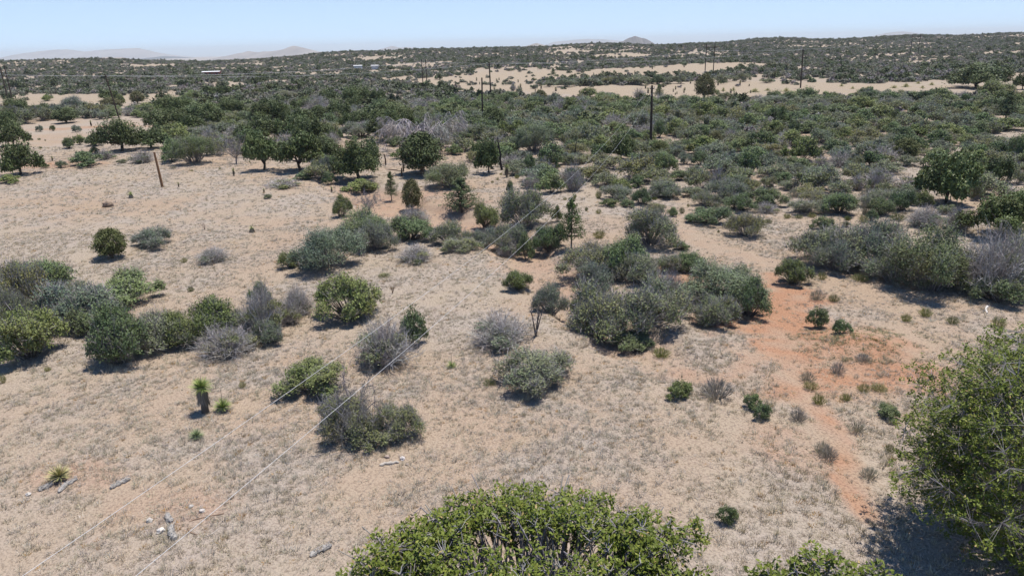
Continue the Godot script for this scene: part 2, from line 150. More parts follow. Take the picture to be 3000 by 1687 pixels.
	["s", 11.1, -71.86, 1.64, 1.45, 0, "medium grey-green shrub well behind and right of the slender trunked tree"],
	["g", 12.98, -68.48, 0.9, 1.47, 2, "small dark green shrub well behind and right of the slender trunked tree"],
	["s", 15.92, -72.17, 1.56, 1.58, 0, "medium grey-green shrub well right of the slender trunked tree"],
	["g", 9.63, -67.68, 0.85, 0.68, 2, "small dark green shrub behind and right of the slender trunked tree"],
	["g", 11.34, -67.3, 0.62, 0.68, 1, "small leafy green shrub behind and right of the slender trunked tree"],
	["s", 13.72, -65.12, 0.86, 0.81, 1, "small dusty olive shrub well in front of the near power pole"],
	["g", 14.7, -62.68, 0.5, 0.77, 0, "small bright green shrub well right of the slender trunked tree"],
	["s", 1.25, -61.01, 2.04, 3.38, 1, "large dusty olive shrub left of the slender trunked tree"],
	["g", -2.32, -63.63, 1.14, 2.31, 0, "tall bright green shrub before and right of the conical pine"],
	["g", 0.08, -75.64, 0.43, 1.33, 2, "tall dark green shrub right of the conical pine"],
	["t", 4.69, -53.1, 1.02, 3.49, 2, "slender tree with bare dark trunk and grey top beside the gully"],
	["g", 4.26, -62.14, 0.39, 1.43, 1, "tall leafy green shrub behind and left of the slender trunked tree"],
	["s", 2.83, -56.14, 0.98, 1.32, 2, "small blue-grey shrub just left of the slender trunked tree"],
	["s", -0.24, -60.03, 1.25, 0.52, 1, "low dusty olive shrub left of the slender trunked tree"],
	["w", -0.2, -53.74, 0.99, 1.45, 2, "small pale twiggy shrub left of the slender trunked tree"],
	["g", 1.14, -52.81, 0.68, 1.95, 1, "tall leafy green shrub left of the slender trunked tree"],
	["s", 10.84, -54, 2.14, 2.72, 1, "large dusty olive shrub right of the slender trunked tree"],
	["b", 6.64, -72.05, 0.27, 0.65, 0, "medium yellow-green broomweed clump behind the slender trunked tree"],
	["b", 5.65, -71.44, 0.22, 0.36, 2, "small straw-tipped broomweed clump behind the slender trunked tree"],
	["b", 9.99, -76.8, 0.24, 0.52, 0, "medium yellow-green broomweed clump well behind and right of the slender trunked tree"],
	["b", 9.15, -72.26, 0.37, 0.93, 0, "large yellow-green broomweed clump behind and right of the slender trunked tree"],
	["b", 7.22, -65.78, 0.19, 0.49, 1, "small olive broomweed clump behind and right of the slender trunked tree"],
	["b", 3.93, -66.18, 0.27, 0.48, 0, "medium yellow-green broomweed clump behind and left of the slender trunked tree"],
	["b", 8.23, -64.56, 0.3, 0.49, 2, "medium straw-tipped broomweed clump behind and right of the slender trunked tree"],
	["b", 7.25, -56.28, 0.55, 0.8, 2, "large straw-tipped broomweed clump just right of the slender trunked tree"],
	["b", 0.92, -84.96, 0.36, 0.62, 0, "large yellow-green broomweed clump in front of the burnt snag"],
	["b", 3, -87.53, 0.59, 0.5, 0, "large yellow-green broomweed clump before and right of the burnt snag"],
	["b", 14.65, -70.76, 0.32, 0.42, 0, "medium yellow-green broomweed clump well in front of the near power pole"],
	["b", 1.49, -88.46, 0.35, 0.59, 2, "large straw-tipped broomweed clump before and right of the burnt snag"],
	["b", -1.03, -87.46, 0.2, 0.31, 0, "small yellow-green broomweed clump in front of the burnt snag"],
	["b", -1.99, -82.06, 0.21, 0.38, 2, "small straw-tipped broomweed clump behind and right of the conical pine"],
	["b", -1.41, -83.95, 0.21, 0.39, 2, "small straw-tipped broomweed clump in front of the burnt snag"],
	["y", -0.32, -85.92, 0.51, 1.66, 0, "large spiky yucca in front of the burnt snag"],
	["g", 26.29, -103.94, 0.98, 1.4, 1, "small leafy green shrub before and right of the near power pole"],
	["s", 23.17, -100.56, 1.24, 1.39, 2, "small blue-grey shrub before and right of the near power pole"],
	["s", 27.51, -95.94, 2.04, 2.13, 2, "large blue-grey shrub well before and right of the near power pole"],
	["g", 32.49, -101.17, 1.41, 1.66, 0, "medium bright green shrub well right of the near power pole"],
	["s", 27.1, -91.5, 1.23, 1.47, 0, "small grey-green shrub well before and left of the pointed juniper"],
	["s", 22.64, -91.14, 0.97, 1.36, 2, "small blue-grey shrub well before and right of the near power pole"],
	["g", 24.53, -90.5, 1.07, 1.56, 1, "small leafy green shrub well before and right of the near power pole"],
	["s", 35.82, -96.88, 2.01, 1.65, 1, "medium dusty olive shrub in front of the pointed juniper"],
	["g", 37.46, -90.72, 1.94, 2.76, 2, "large dark green shrub left of the bear grass tuft"],
	["g", 28.23, -83.29, 1.31, 2.49, 0, "medium bright green shrub well before and left of the pointed juniper"],
	["s", 30.75, -82.73, 1.59, 2.09, 2, "medium blue-grey shrub left of the bear grass tuft"],
	["s", 26.84, -83.22, 0.7, 1.23, 1, "small dusty olive shrub well before and left of the pointed juniper"],
	["s", 20.42, -75.66, 1.42, 2.27, 1, "medium dusty olive shrub well before and right of the near power pole"],
	["w", 22.13, -74.44, 1.06, 2.41, 1, "tall purplish bare shrub well before and left of the pointed juniper"],
	["s", 16.05, -72.85, 1.45, 1.62, 2, "medium blue-grey shrub well behind and right of the slender trunked tree"],
	["g", 19.68, -80.63, 1.14, 1.01, 1, "small leafy green shrub well before and left of the pointed juniper"],
	["s", 24.78, -75.82, 0.95, 1.19, 0, "small grey-green shrub well left of the bear grass tuft"],
	["s", 25.22, -73.09, 0.87, 1.31, 1, "small dusty olive shrub well in front of the pointed juniper"],
	["s", 27.41, -74.36, 0.89, 1.29, 0, "small grey-green shrub well in front of the pointed juniper"],
	["s", 33.67, -76.3, 1.9, 1.89, 0, "medium grey-green shrub before and left of the bear grass tuft"],
	["w", 38, -86.22, 1.26, 1.36, 1, "small purplish bare shrub before and left of the bear grass tuft"],
	["s", 29.03, -72.96, 1, 1.04, 0, "small grey-green shrub well left of the thicket oak"],
	["w", 28.26, -69.64, 0.64, 0.94, 2, "small pale twiggy shrub well before and left of the bear grass tuft"],
	["s", 29.94, -69.75, 1.39, 1.07, 1, "small dusty olive shrub well before and left of the bear grass tuft"],
	["s", 32.86, -69.64, 1.36, 1.54, 2, "medium blue-grey shrub in front of the bear grass tuft"],
	["g", 24.75, -66.88, 1.72, 1.67, 2, "medium dark green shrub well before and left of the bear grass tuft"],
	["g", 21.48, -65.35, 1.5, 1.38, 2, "medium dark green shrub well before and left of the pointed juniper"],
	["s", 18.91, -67.27, 1.15, 1.33, 1, "small dusty olive shrub well before and right of the near power pole"],
	["g", 17.44, -59.91, 1.59, 1.53, 1, "medium leafy green shrub well right of the slender trunked tree"],
	["s", 18.84, -54.95, 1.31, 1.86, 1, "medium dusty olive shrub well behind the red dirt patch"],
	["s", 26.81, -63.31, 1.46, 1.25, 0, "small grey-green shrub well before and left of the bear grass tuft"],
	["b", 24.45, -61.16, 0.35, 0.53, 2, "medium straw-tipped broomweed clump well before and left of the bear grass tuft"],
	["b", 25.5, -61.14, 0.42, 0.4, 1, "medium olive broomweed clump well before and left of the bear grass tuft"],
	["b", 26.76, -61.38, 0.39, 0.52, 2, "medium straw-tipped broomweed clump well in front of the bear grass tuft"],
	["g", 29.73, -62.59, 1.48, 1.93, 0, "medium bright green shrub well in front of the bear grass tuft"],
	["g", 25.99, -57.17, 0.76, 1.04, 1, "small leafy green shrub well in front of the bear grass tuft"],
	["b", 29.47, -60.33, 0.31, 0.42, 0, "medium yellow-green broomweed clump well in front of the bear grass tuft"],
	["s", 28.25, -57.95, 0.37, 0.53, 1, "small dusty olive shrub well before and left of the thicket oak"],
	["b", 22.14, -59.33, 0.36, 0.47, 1, "medium olive broomweed clump well behind the red dirt patch"],
	["b", 15.78, -60.57, 0.28, 0.54, 0, "medium yellow-green broomweed clump well right of the slender trunked tree"],
	["b", 15.76, -63.75, 0.29, 0.7, 1, "large olive broomweed clump well right of the slender trunked tree"],
	["b", 14.69, -62.87, 0.29, 0.45, 2, "medium straw-tipped broomweed clump well right of the slender trunked tree"],
	["b", 17.15, -67.01, 0.15, 0.4, 2, "small straw-tipped broomweed clump well right of the slender trunked tree"],
	["b", 19.05, -72.2, 0.27, 0.36, 1, "small olive broomweed clump well before and right of the near power pole"],
	["b", 17.06, -56.48, 0.13, 0.3, 1, "small olive broomweed clump well right of the slender trunked tree"],
	["g", 13.04, -51.99, 0.58, 0.56, 1, "small leafy green shrub well right of the slender trunked tree"],
	["b", 21.94, -53.39, 0.25, 0.41, 0, "small yellow-green broomweed clump well behind the red dirt patch"],
	["b", 22.03, -52.02, 0.46, 0.66, 2, "large straw-tipped broomweed clump well behind the red dirt patch"],
	["b", 24.13, -54.78, 0.41, 0.49, 0, "medium yellow-green broomweed clump well behind the red dirt patch"],
	["b", 31.67, -82.22, 0.46, 0.62, 0, "large yellow-green broomweed clump before and left of the bear grass tuft"],
	["c", 44.75, -97.5, 0.92, 1.96, 1, "bear grass tuft with arching pale blades deep in the thicket"],
	["g", 46.9, -99.92, 0.89, 1.06, 0, "small bright green shrub just right of the bear grass tuft"],
	["s", 46.62, -93.38, 1.62, 1.79, 0, "medium grey-green shrub just right of the bear grass tuft"],
	["s", 48.81, -92.46, 1.04, 2.27, 1, "tall dusty olive shrub right of the bear grass tuft"],
	["w", 55.01, -103.07, 1.27, 1.63, 2, "medium pale twiggy shrub right of the bear grass tuft"],
	["g", 58.2, -102.21, 1.37, 1.21, 2, "small dark green shrub behind and left of the thicket oak"],
	["s", 51.43, -91.35, 1.33, 1.31, 1, "small dusty olive shrub behind and left of the thicket oak"],
	["s", 57.52, -94.71, 1.38, 1.59, 2, "medium blue-grey shrub well before and left of the small bright tree"],
	["w", 64.4, -103.95, 0.64, 1.17, 2, "small pale twiggy shrub behind the thicket oak"],
	["g", 64.45, -100.24, 1.4, 1.52, 1, "medium leafy green shrub behind and right of the thicket oak"],
	["g", 62.9, -91.53, 1.49, 1.8, 2, "medium dark green shrub right of the thicket oak"],
	["g", 62.6, -87.31, 1.13, 3.12, 0, "tall bright green shrub well in front of the small bright tree"],
	["o", 40.55, -64.61, 2.52, 4.75, 1, "big green oak rising out of the right thicket"],
	["s", 41.16, -83.98, 0.95, 1.85, 0, "tall grey-green shrub before and right of the bear grass tuft"],
	["s", 43.62, -81.2, 1.74, 1.23, 0, "low grey-green shrub left of the thicket oak"],
	["s", 47.73, -84.46, 1.24, 1.15, 0, "small grey-green shrub well right of the bear grass tuft"],
	["w", 41.03, -76.89, 1.09, 1.07, 0, "small bare grey shrub left of the thicket oak"],
	["w", 35.46, -71.44, 1.14, 1.49, 1, "small purplish bare shrub before and right of the bear grass tuft"],
	["w", 37.16, -71.26, 0.81, 2.19, 0, "tall bare grey shrub left of the thicket oak"],
	["s", 36.7, -68.49, 0.98, 1.41, 0, "small grey-green shrub left of the thicket oak"],
	["w", 40.53, -71.38, 1.42, 1.39, 1, "medium purplish bare shrub well before and right of the bear grass tuft"],
	["w", 34.27, -67.08, 0.69, 1.31, 2, "small pale twiggy shrub well left of the thicket oak"],
	["w", 31.75, -61.94, 0.43, 1.61, 1, "tall purplish bare shrub well left of the thicket oak"],
	["g", 32.76, -61.11, 0.99, 1.57, 1, "small leafy green shrub well before and left of the thicket oak"],
	["g", 35.15, -62.19, 1, 1.81, 2, "small dark green shrub before and left of the thicket oak"],
	["g", 37.61, -63.45, 0.73, 1.3, 1, "small leafy green shrub before and left of the thicket oak"],
	["b", 33.21, -59.15, 0.68, 0.69, 1, "large olive broomweed clump well before and left of the thicket oak"],
	["b", 30.27, -59.18, 0.44, 0.76, 2, "large straw-tipped broomweed clump well before and left of the thicket oak"],
	["g", 31.05, -59.4, 0.45, 0.93, 1, "tall leafy green shrub well before and left of the thicket oak"],
	["b", 29.39, -60.17, 0.28, 0.46, 1, "medium olive broomweed clump well in front of the bear grass tuft"],
	["s", 38.28, -60.84, 0.77, 0.77, 1, "small dusty olive shrub in front of the thicket oak"],
	["s", 40.52, -63.39, 0.55, 0.44, 0, "small grey-green shrub in front of the thicket oak"],
	["s", 44.18, -65.96, 0.57, 1.78, 1, "tall dusty olive shrub behind and left of the dark olive oak"],
	["g", 48.47, -71.46, 1.02, 1.26, 0, "small bright green shrub right of the thicket oak"],
	["o", 51.45, -73.7, 1.46, 2.73, 0, "small dark oak tree right of the thicket oak"],
	["s", 52.69, -72.76, 0.91, 1.38, 2, "small blue-grey shrub behind the dark olive oak"],
	["w", 34.32, -57.08, 1.62, 1.66, 2, "medium pale twiggy shrub well before and left of the thicket oak"],
	["w", 36.46, -56.04, 1.21, 1.73, 0, "medium bare grey shrub left of the dark olive oak"],
	["o", 38.38, -53.67, 2.35, 3.69, 1, "dark olive oak at the frame edge above the grey thicket"],
	["w", 48.47, -68.23, 1.09, 0.97, 0, "small bare grey shrub behind the dark olive oak"],
	["o", -18.33, -86.44, 2.97, 5.25, 2, "large broad oak tree behind and left of the young gully tree"],
	["s", -26.84, -130.93, 3.33, 2.77, 2, "large blue-grey shrub left of the sprawling dead tree"],
	["s", -20.38, -119.62, 1.19, 3.6, 0, "tall grey-green shrub left of the sprawling dead tree"],
	["d", -12.5, -107.83, 6, 6.33, 0, "sprawling dead grey tree with drooping bare branches behind the juniper"],
	["j", -10.85, -88.64, 2.79, 4.59, 0, "big round dark juniper beside the sprawling dead tree"],
	["s", -6.76, -80.44, 2.46, 2.8, 1, "large dusty olive shrub just behind and left of the conical pine"],
	["t", -13.06, -77.35, 0.79, 2.8, 0, "young thin tree with a bare stem above the red gully bank"],
	["j", -10.26, -73.31, 1.05, 3.01, 2, "medium brownish juniper before and right of the young gully tree"],
	["t", -4.89, -70.05, 1.84, 3.15, 1, "conical young pine with layered boughs on the red bank"],
	["g", -16.88, -81.94, 1.72, 1.35, 0, "medium bright green shrub just left of the young gully tree"],
	["d", -13.55, -67.16, 1.27, 1.89, 0, "small leafless tree before and left of the young gully tree"],
	["g", -15.91, -65.46, 0.88, 1.83, 1, "tall leafy green shrub before and left of the young gully tree"],
	["o", -24.7, -153.46, 5.47, 4.51, 2, "large broad oak tree left of the sprawling dead tree"],
	["s", -36.46, -144.82, 1.83, 1.9, 0, "medium grey-green shrub behind and right of the twin field oaks"],
	["j", -40.99, -157.54, 2.07, 3.3, 0, "medium dark juniper behind and right of the twin field oaks"],
	["g", -28.79, -111.48, 1.42, 2.33, 1, "medium leafy green shrub right of the twin field oaks"],
	["g", -27.73, -103.03, 1.84, 1.08, 0, "low bright green shrub right of the twin field oaks"],
	["s", -23.44, -86.44, 1.46, 2.1, 0, "medium grey-green shrub before and right of the twin field oaks"],
	["g", -22.57, -90.33, 0.81, 1.93, 0, "tall bright green shrub right of the twin field oaks"],
	["g", -21.61, -84.78, 0.76, 1.41, 1, "small leafy green shrub left of the young gully tree"],
	["g", -29.5, -126.27, 0.59, 1.63, 0, "tall bright green shrub well left of the sprawling dead tree"],
	["s", -5.16, -120.15, 2.13, 2.6, 1, "large dusty olive shrub behind and left of the burnt snag"],
	["s", -6.98, -143.09, 1.89, 1.79, 0, "medium grey-green shrub in front of the middle power pole"],
	["g", -7.06, -160.85, 1.23, 1.35, 2, "small dark green shrub just in front of the middle power pole"],
	["o", -32.04, -92.97, 2.08, 4.87, 1, "leftmost of the twin field oaks with dark forked trunk"],
	["o", -27.3, -93.03, 2.81, 4.92, 0, "wider rightmost of the twin field oaks with bare low branches"],
	["d", -38.09, -99.64, 1.78, 3.22, 0, "rounded leafless grey tree with a short dark trunk by the twin oaks"],
	["w", -49.56, -132.29, 2.85, 2.43, 0, "large bare grey shrub behind and left of the twin field oaks"],
	["g", -48.72, -103.45, 1.73, 2.85, 0, "large bright green shrub just behind and right of the short leaning pole"],
	["g", -44.22, -100.43, 2.58, 3.41, 2, "large dark green shrub right of the short leaning pole"],
	["s", -45.35, -109.73, 1.89, 2.6, 1, "large dusty olive shrub right of the short leaning pole"],
	["s", -57.66, -135.7, 3.22, 2.21, 0, "low grey-green shrub behind and right of the short leaning pole"],
	["o", -66.94, -143.01, 3.62, 4.96, 2, "large broad oak tree before and right of the left power pole"],
	["o", -67.27, -160.13, 4.74, 4.83, 1, "large green oak tree well right of the left power pole"],
	["o", -66.45, -177.26, 3.29, 4.49, 2, "medium broad oak tree well behind and left of the twin field oaks"],
	["o", -52.04, -159.07, 3.84, 5.01, 0, "large dark oak tree behind the twin field oaks"],
	["g", -55.09, -156.97, 3.02, 2.74, 1, "large leafy green shrub behind and left of the twin field oaks"],
	["g", -58.28, -153.01, 1.93, 2.03, 1, "medium leafy green shrub behind and left of the twin field oaks"],
	["g", -93.39, -210.19, 4.01, 2.64, 2, "low dark green shrub right of the left power pole"],
	["w", -52.63, -103.11, 1.32, 1.8, 2, "medium pale twiggy shrub just behind and left of the short leaning pole"],
	["g", -46.4, -145.2, 1.12, 2.13, 2, "tall dark green shrub behind the twin field oaks"],
	["g", -40.39, -140.42, 1.93, 2.21, 0, "large bright green shrub behind and right of the twin field oaks"],
	["g", -47.93, -141.52, 1.56, 1.61, 0, "medium bright green shrub behind and left of the twin field oaks"],
	["j", -40.93, -158.13, 1.99, 3.31, 0, "medium dark juniper well left of the sprawling dead tree"],
	["w", -47.47, -183.09, 3.3, 3.55, 0, "large bare grey shrub well behind and right of the twin field oaks"],
	["w", -36.32, -143.01, 1.89, 1.99, 1, "medium purplish bare shrub behind and right of the twin field oaks"],
	["j", -53.68, -183.56, 1, 2.54, 0, "small dark juniper well behind the twin field oaks"],
	["s", -71.33, -235.98, 3.07, 2.6, 0, "large grey-green shrub well behind the twin field oaks"],
	["o", -103.51, -257.96, 2.44, 3.31, 1, "small green oak tree well right of the left power pole"],
	["o", -99.23, -258.23, 2.38, 3.57, 0, "medium dark oak tree well right of the left power pole"],
	["g", -106.41, -249.82, 2.84, 2.8, 0, "large bright green shrub well behind and right of the short leaning pole"],
	["j", -86.58, -253.79, 1.51, 2.19, 1, "medium olive juniper well behind the twin field oaks"],
	["s", -23.02, -87.58, 1.03, 2.56, 2, "tall blue-grey shrub right of the twin field oaks"],
	["g", -24.86, -86.09, 1.11, 0.91, 1, "small leafy green shrub before and right of the twin field oaks"],
	["g", -22.29, -89.94, 0.73, 1.93, 1, "tall leafy green shrub right of the twin field oaks"],
	["w", -25.88, -81.16, 2.02, 0.88, 1, "low purplish bare shrub in front of the twin field oaks"],
	["y", -34.3, -88.38, 0.25, 1.01, 0, "medium spiky yucca left of the twin field oaks"],
	["y", -38.51, -82.2, 0.23, 0.61, 0, "small spiky yucca just before and right of the short leaning pole"],
	["y", -27.14, -77.74, 0.22, 0.51, 1, "small dark yucca before and left of the twin field oaks"],
	["y", -19.86, -78.52, 0.22, 0.71, 1, "small dark yucca left of the young gully tree"],
	["s", -25.54, -74.16, 0.42, 0.45, 1, "small dusty olive shrub in front of the twin field oaks"],
	["w", -45.54, -96.64, 0.52, 0.43, 2, "small pale twiggy shrub just right of the short leaning pole"],
	["b", -38.29, -94.2, 0.18, 0.34, 2, "small straw-tipped broomweed clump right of the short leaning pole"],
	["b", -41.65, -93.35, 0.21, 0.3, 2, "small straw-tipped broomweed clump well left of the twin field oaks"],
	["o", -63.42, -117.87, 3.53, 5.41, 2, "large broad oak tree behind and left of the short leaning pole"],
	["o", -59.52, -119.89, 2.65, 3.35, 0, "medium dark oak tree behind the short leaning pole"],
	["g", -72.03, -125.33, 1.46, 1.88, 1, "medium leafy green shrub well left of the short leaning pole"],
	["o", -87.05, -126.79, 2.31, 3.94, 0, "medium dark oak tree well left of the left power pole"],
	["o", -65.44, -95.3, 2.4, 4.3, 0, "medium dark oak tree well left of the short leaning pole"],
	["j", -104.05, -171.51, 2.82, 2.97, 0, "large dark juniper before and left of the left power pole"],
	["s", -123.96, -208.99, 3.19, 3.77, 2, "large blue-grey shrub left of the left power pole"],
	["s", -118.04, -191.3, 1.77, 3.13, 2, "large blue-grey shrub well behind and left of the short leaning pole"],
	["s", -114.48, -179.58, 1.96, 3.56, 2, "large blue-grey shrub well left of the left power pole"],
	["s", -120.77, -176.1, 1.93, 3.96, 1, "tall dusty olive shrub well left of the left power pole"],
	["s", -114.39, -172.26, 2.36, 4.01, 1, "large dusty olive shrub well left of the left power pole"],
	["o", -136.53, -251.53, 3.54, 3.81, 2, "medium broad oak tree just left of the left power pole"],
	["j", -113.77, -210.32, 2.98, 3.05, 2, "large brownish juniper just in front of the left power pole"],
	["g", -119.15, -226.12, 1.23, 3.08, 0, "tall bright green shrub just before and right of the left power pole"],
	["j", -117.88, -233.95, 2.22, 3.49, 2, "large brownish juniper just right of the left power pole"],
	["w", -97.9, -189.29, 2.38, 2.28, 2, "large pale twiggy shrub before and right of the left power pole"],
	["g", -93.23, -189.48, 1.96, 2.4, 1, "large leafy green shrub well behind the short leaning pole"],
	["s", -99.43, -177.94, 1.56, 2.01, 2, "medium blue-grey shrub before and left of the left power pole"],
	["s", -107.01, -183.45, 1.8, 2.67, 0, "large grey-green shrub well behind and left of the short leaning pole"],
	["g", -74.95, -122.65, 0.95, 1.61, 2, "small dark green shrub well before and left of the left power pole"],
	["g", -75.84, -127.43, 0.92, 1.63, 0, "small bright green shrub well before and left of the left power pole"],
	["s", -98.24, -152.13, 0.75, 1.22, 2, "small blue-grey shrub well before and left of the left power pole"],
	["g", -96.06, -153.07, 0.5, 1.1, 2, "tall dark green shrub well before and left of the left power pole"],
	["s", -88.24, -148.13, 0.89, 1.29, 2, "small blue-grey shrub before and left of the left power pole"],
	["g", -60.96, -102.7, 2.07, 1.76, 1, "medium leafy green shrub left of the short leaning pole"],
	["s", -68.52, -114.74, 0.57, 0.73, 0, "small grey-green shrub well before and left of the left power pole"],
	["w", -61.38, -108.98, 1.4, 1.58, 0, "medium bare grey shrub left of the short leaning pole"],
	["g", -66.36, -115.22, 0.7, 1.12, 2, "small dark green shrub left of the short leaning pole"],
	["w", -53.52, -103.96, 1.86, 1.57, 1, "medium purplish bare shrub just behind and left of the short leaning pole"],
	["s", -56.65, -104.52, 0.64, 0.64, 2, "small blue-grey shrub left of the short leaning pole"],
	["s", -63.32, -100.88, 0.73, 1.05, 0, "small grey-green shrub well left of the short leaning pole"],
	["s", -65.5, -100.53, 0.56, 0.68, 1, "small dusty olive shrub well left of the short leaning pole"],
	["g", -62.43, -88.54, 1.17, 0.93, 0, "small bright green shrub well behind and left of the lone field juniper"],
	["b", -79.78, -122.67, 0.31, 0.44, 1, "medium olive broomweed clump well before and left of the left power pole"],
	["b", -85.59, -133.47, 0.18, 0.36, 1, "small olive broomweed clump well before and left of the left power pole"],
	["b", -87.69, -135.01, 0.37, 0.41, 1, "medium olive broomweed clump well left of the short leaning pole"],
	["y", -68.66, -107.65, 0.27, 0.76, 1, "medium dark yucca well left of the short leaning pole"],
	["y", -91.66, -159.75, 0.35, 1.35, 0, "medium spiky yucca before and left of the left power pole"],
	["g", -157.41, -251.28, 1.77, 1.79, 0, "medium bright green shrub left of the left power pole"],
	["s", 12.19, -277.5, 1.65, 2, 2, "medium blue-grey shrub left of the meadow hedge"],
	["s", 15.14, -268.81, 1.74, 2.37, 0, "medium grey-green shrub left of the meadow hedge"],
	["s", 21.3, -267.66, 3.62, 2.83, 0, "large grey-green shrub just left of the meadow hedge"],
	["s", 30.84, -280.67, 4.71, 3.01, 2, "low blue-grey shrub just left of the meadow hedge"],
	["s", 38.5, -285.81, 2.32, 2.66, 1, "large dusty olive shrub behind and left of the near power pole"],
	["s", 43.13, -284.69, 2.77, 3.25, 1, "large dusty olive shrub just right of the meadow hedge"],
	["s", 50.17, -282.67, 4.59, 3.78, 2, "large blue-grey shrub right of the meadow hedge"],
	["g", 58.56, -286.35, 2.17, 3.21, 1, "large leafy green shrub left of the round meadow bush"],
	["s", 63.34, -288.4, 2.5, 3, 2, "large blue-grey shrub left of the round meadow bush"],
	["s", 67.41, -287.1, 2.48, 2.97, 2, "large blue-grey shrub just left of the round meadow bush"],
	["t", 25.33, -406.34, 1.53, 3.86, 2, "medium green tree left of the meadow hedge"],
	["s", -3.21, -225.16, 1.71, 2.32, 0, "medium grey-green shrub just right of the middle power pole"],
	["g", 0.76, -214.22, 2.21, 1.98, 0, "large bright green shrub just right of the middle power pole"],
	["s", 3.81, -228.18, 1.11, 2.44, 0, "tall grey-green shrub right of the middle power pole"],
	["s", 6.05, -201.04, 1.75, 2.71, 1, "large dusty olive shrub left of the meadow hedge"],
	["j", 8.69, -194.08, 2.01, 3.46, 2, "medium brownish juniper right of the middle power pole"],
	["s", 11.32, -185.25, 1.31, 3.02, 2, "tall blue-grey shrub left of the meadow hedge"],
	["g", 14.68, -189.46, 1.55, 2.16, 0, "medium bright green shrub before and left of the meadow hedge"],
	["g", 24.18, -218.58, 2.61, 2.48, 1, "large leafy green shrub just before and left of the meadow hedge"],
	["s", 28.04, -205.82, 2.8, 2.17, 2, "large blue-grey shrub just before and right of the meadow hedge"],
	["w", 36.98, -205.75, 1.9, 2.65, 1, "large purplish bare shrub behind and left of the near power pole"],
	["t", 42.1, -203.47, 1.44, 3.29, 2, "medium green tree behind the near power pole"],
	["g", 0.86, -164.63, 0.99, 2.12, 0, "tall bright green shrub right of the middle power pole"],
	["g", -2.13, -150.37, 2.31, 1.79, 1, "large leafy green shrub before and right of the middle power pole"],
	["s", 1.44, -145.16, 1.44, 2.05, 0, "medium grey-green shrub before and right of the middle power pole"],
	["g", 7.21, -149.04, 2.13, 2.47, 1, "large leafy green shrub behind and right of the burnt snag"],
	["w", 15.8, -158.12, 1.39, 1.88, 1, "medium purplish bare shrub before and left of the meadow hedge"],
	["g", 16.08, -144.16, 1.66, 1.61, 0, "medium bright green shrub well right of the burnt snag"],
	["g", 19.84, -140.4, 2.55, 2.51, 0, "large bright green shrub left of the near power pole"],
	["s", 9.76, -110.04, 1.53, 2.56, 1, "medium dusty olive shrub right of the burnt snag"],
	["s", 13.28, -111.96, 2.05, 3.31, 2, "large blue-grey shrub left of the near power pole"],
	["g", -0.95, -126.39, 1.61, 2, 2, "medium dark green shrub just behind the burnt snag"],
	["s", -3.94, -121.22, 1.21, 1.79, 0, "medium grey-green shrub behind and left of the burnt snag"],
	["s", 9.45, -140.99, 1.39, 1.4, 1, "small dusty olive shrub behind and right of the burnt snag"],
	["g", 18.6, -128.43, 1.63, 1.37, 1, "medium leafy green shrub in front of the meadow hedge"],
	["w", 1.87, -246.85, 1.07, 2.35, 0, "tall bare grey shrub right of the middle power pole"],
	["s", 9.37, -254.29, 1.38, 1.49, 0, "medium grey-green shrub right of the middle power pole"],
	["j", 53.23, -197.73, 2.96, 5.67, 2, "round olive-brown meadow bush standing alone before the far hedge"],
	["g", 58.56, -208.6, 1.59, 2.21, 1, "medium leafy green shrub just before and right of the round meadow bush"],
	["t", 49.89, -131.79, 1.16, 3.16, 2, "pointed dark little conifer in the middle of the thicket"],
	["g", 46.96, -118.44, 0.92, 2.12, 2, "tall dark green shrub just before and right of the pointed juniper"],
	["w", 50.97, -123.57, 1.92, 2.26, 1, "large purplish bare shrub just right of the pointed juniper"],
	["t", 44.1, -142.77, 0.94, 2.04, 1, "small slim tree left of the pointed juniper"],
	["s", 47.02, -140.84, 0.93, 1.8, 1, "tall dusty olive shrub just left of the pointed juniper"],
	["s", 37.63, -132.95, 1.54, 2.02, 1, "medium dusty olive shrub in front of the round meadow bush"],
	["g", 30.28, -114.12, 1.58, 2.1, 0, "medium bright green shrub right of the near power pole"],
	["s", 32.82, -113.21, 1.32, 1.88, 2, "medium blue-grey shrub left of the pointed juniper"],
	["g", 36.73, -116.93, 1.49, 1.69, 2, "medium dark green shrub left of the pointed juniper"],
	["s", 42.01, -124.78, 1.31, 1.24, 2, "small blue-grey shrub left of the pointed juniper"],
	["w", 44.76, -125.16, 1.45, 1.93, 0, "medium bare grey shrub just before and left of the pointed juniper"],
	["s", 45.79, -119.55, 1.06, 1.48, 0, "small grey-green shrub just in front of the pointed juniper"],
	["g", 24.66, -117.56, 0.98, 2.54, 0, "tall bright green shrub just before and right of the near power pole"],
	["w", 27.37, -122.86, 0.75, 1.59, 2, "tall pale twiggy shrub just before and right of the near power pole"],
	["s", 28.12, -117.33, 1.24, 1.91, 1, "medium dusty olive shrub before and right of the near power pole"],
	["g", 31.85, -139.3, 1, 1.37, 0, "small bright green shrub just right of the near power pole"],
	["s", 34.35, -137.87, 1.52, 1.38, 2, "medium blue-grey shrub right of the near power pole"],
	["s", 37.68, -110.8, 1.05, 1.52, 0, "small grey-green shrub before and left of the pointed juniper"],
	["s", 40.65, -113.32, 1.07, 1.3, 0, "small grey-green shrub left of the bear grass tuft"],
	["g", 60.03, -146.7, 1.13, 1.45, 2, "small dark green shrub just right of the pointed juniper"],
	["s", 53.49, -117.5, 1.96, 2, 0, "medium grey-green shrub just behind the bear grass tuft"],
	["g", 60.74, -127.87, 0.85, 1.63, 1, "tall leafy green shrub behind and right of the bear grass tuft"],
	["c", 69.98, -237.54, 1.1, 1.48, 0, "medium pale bear grass clump just right of the round meadow bush"],
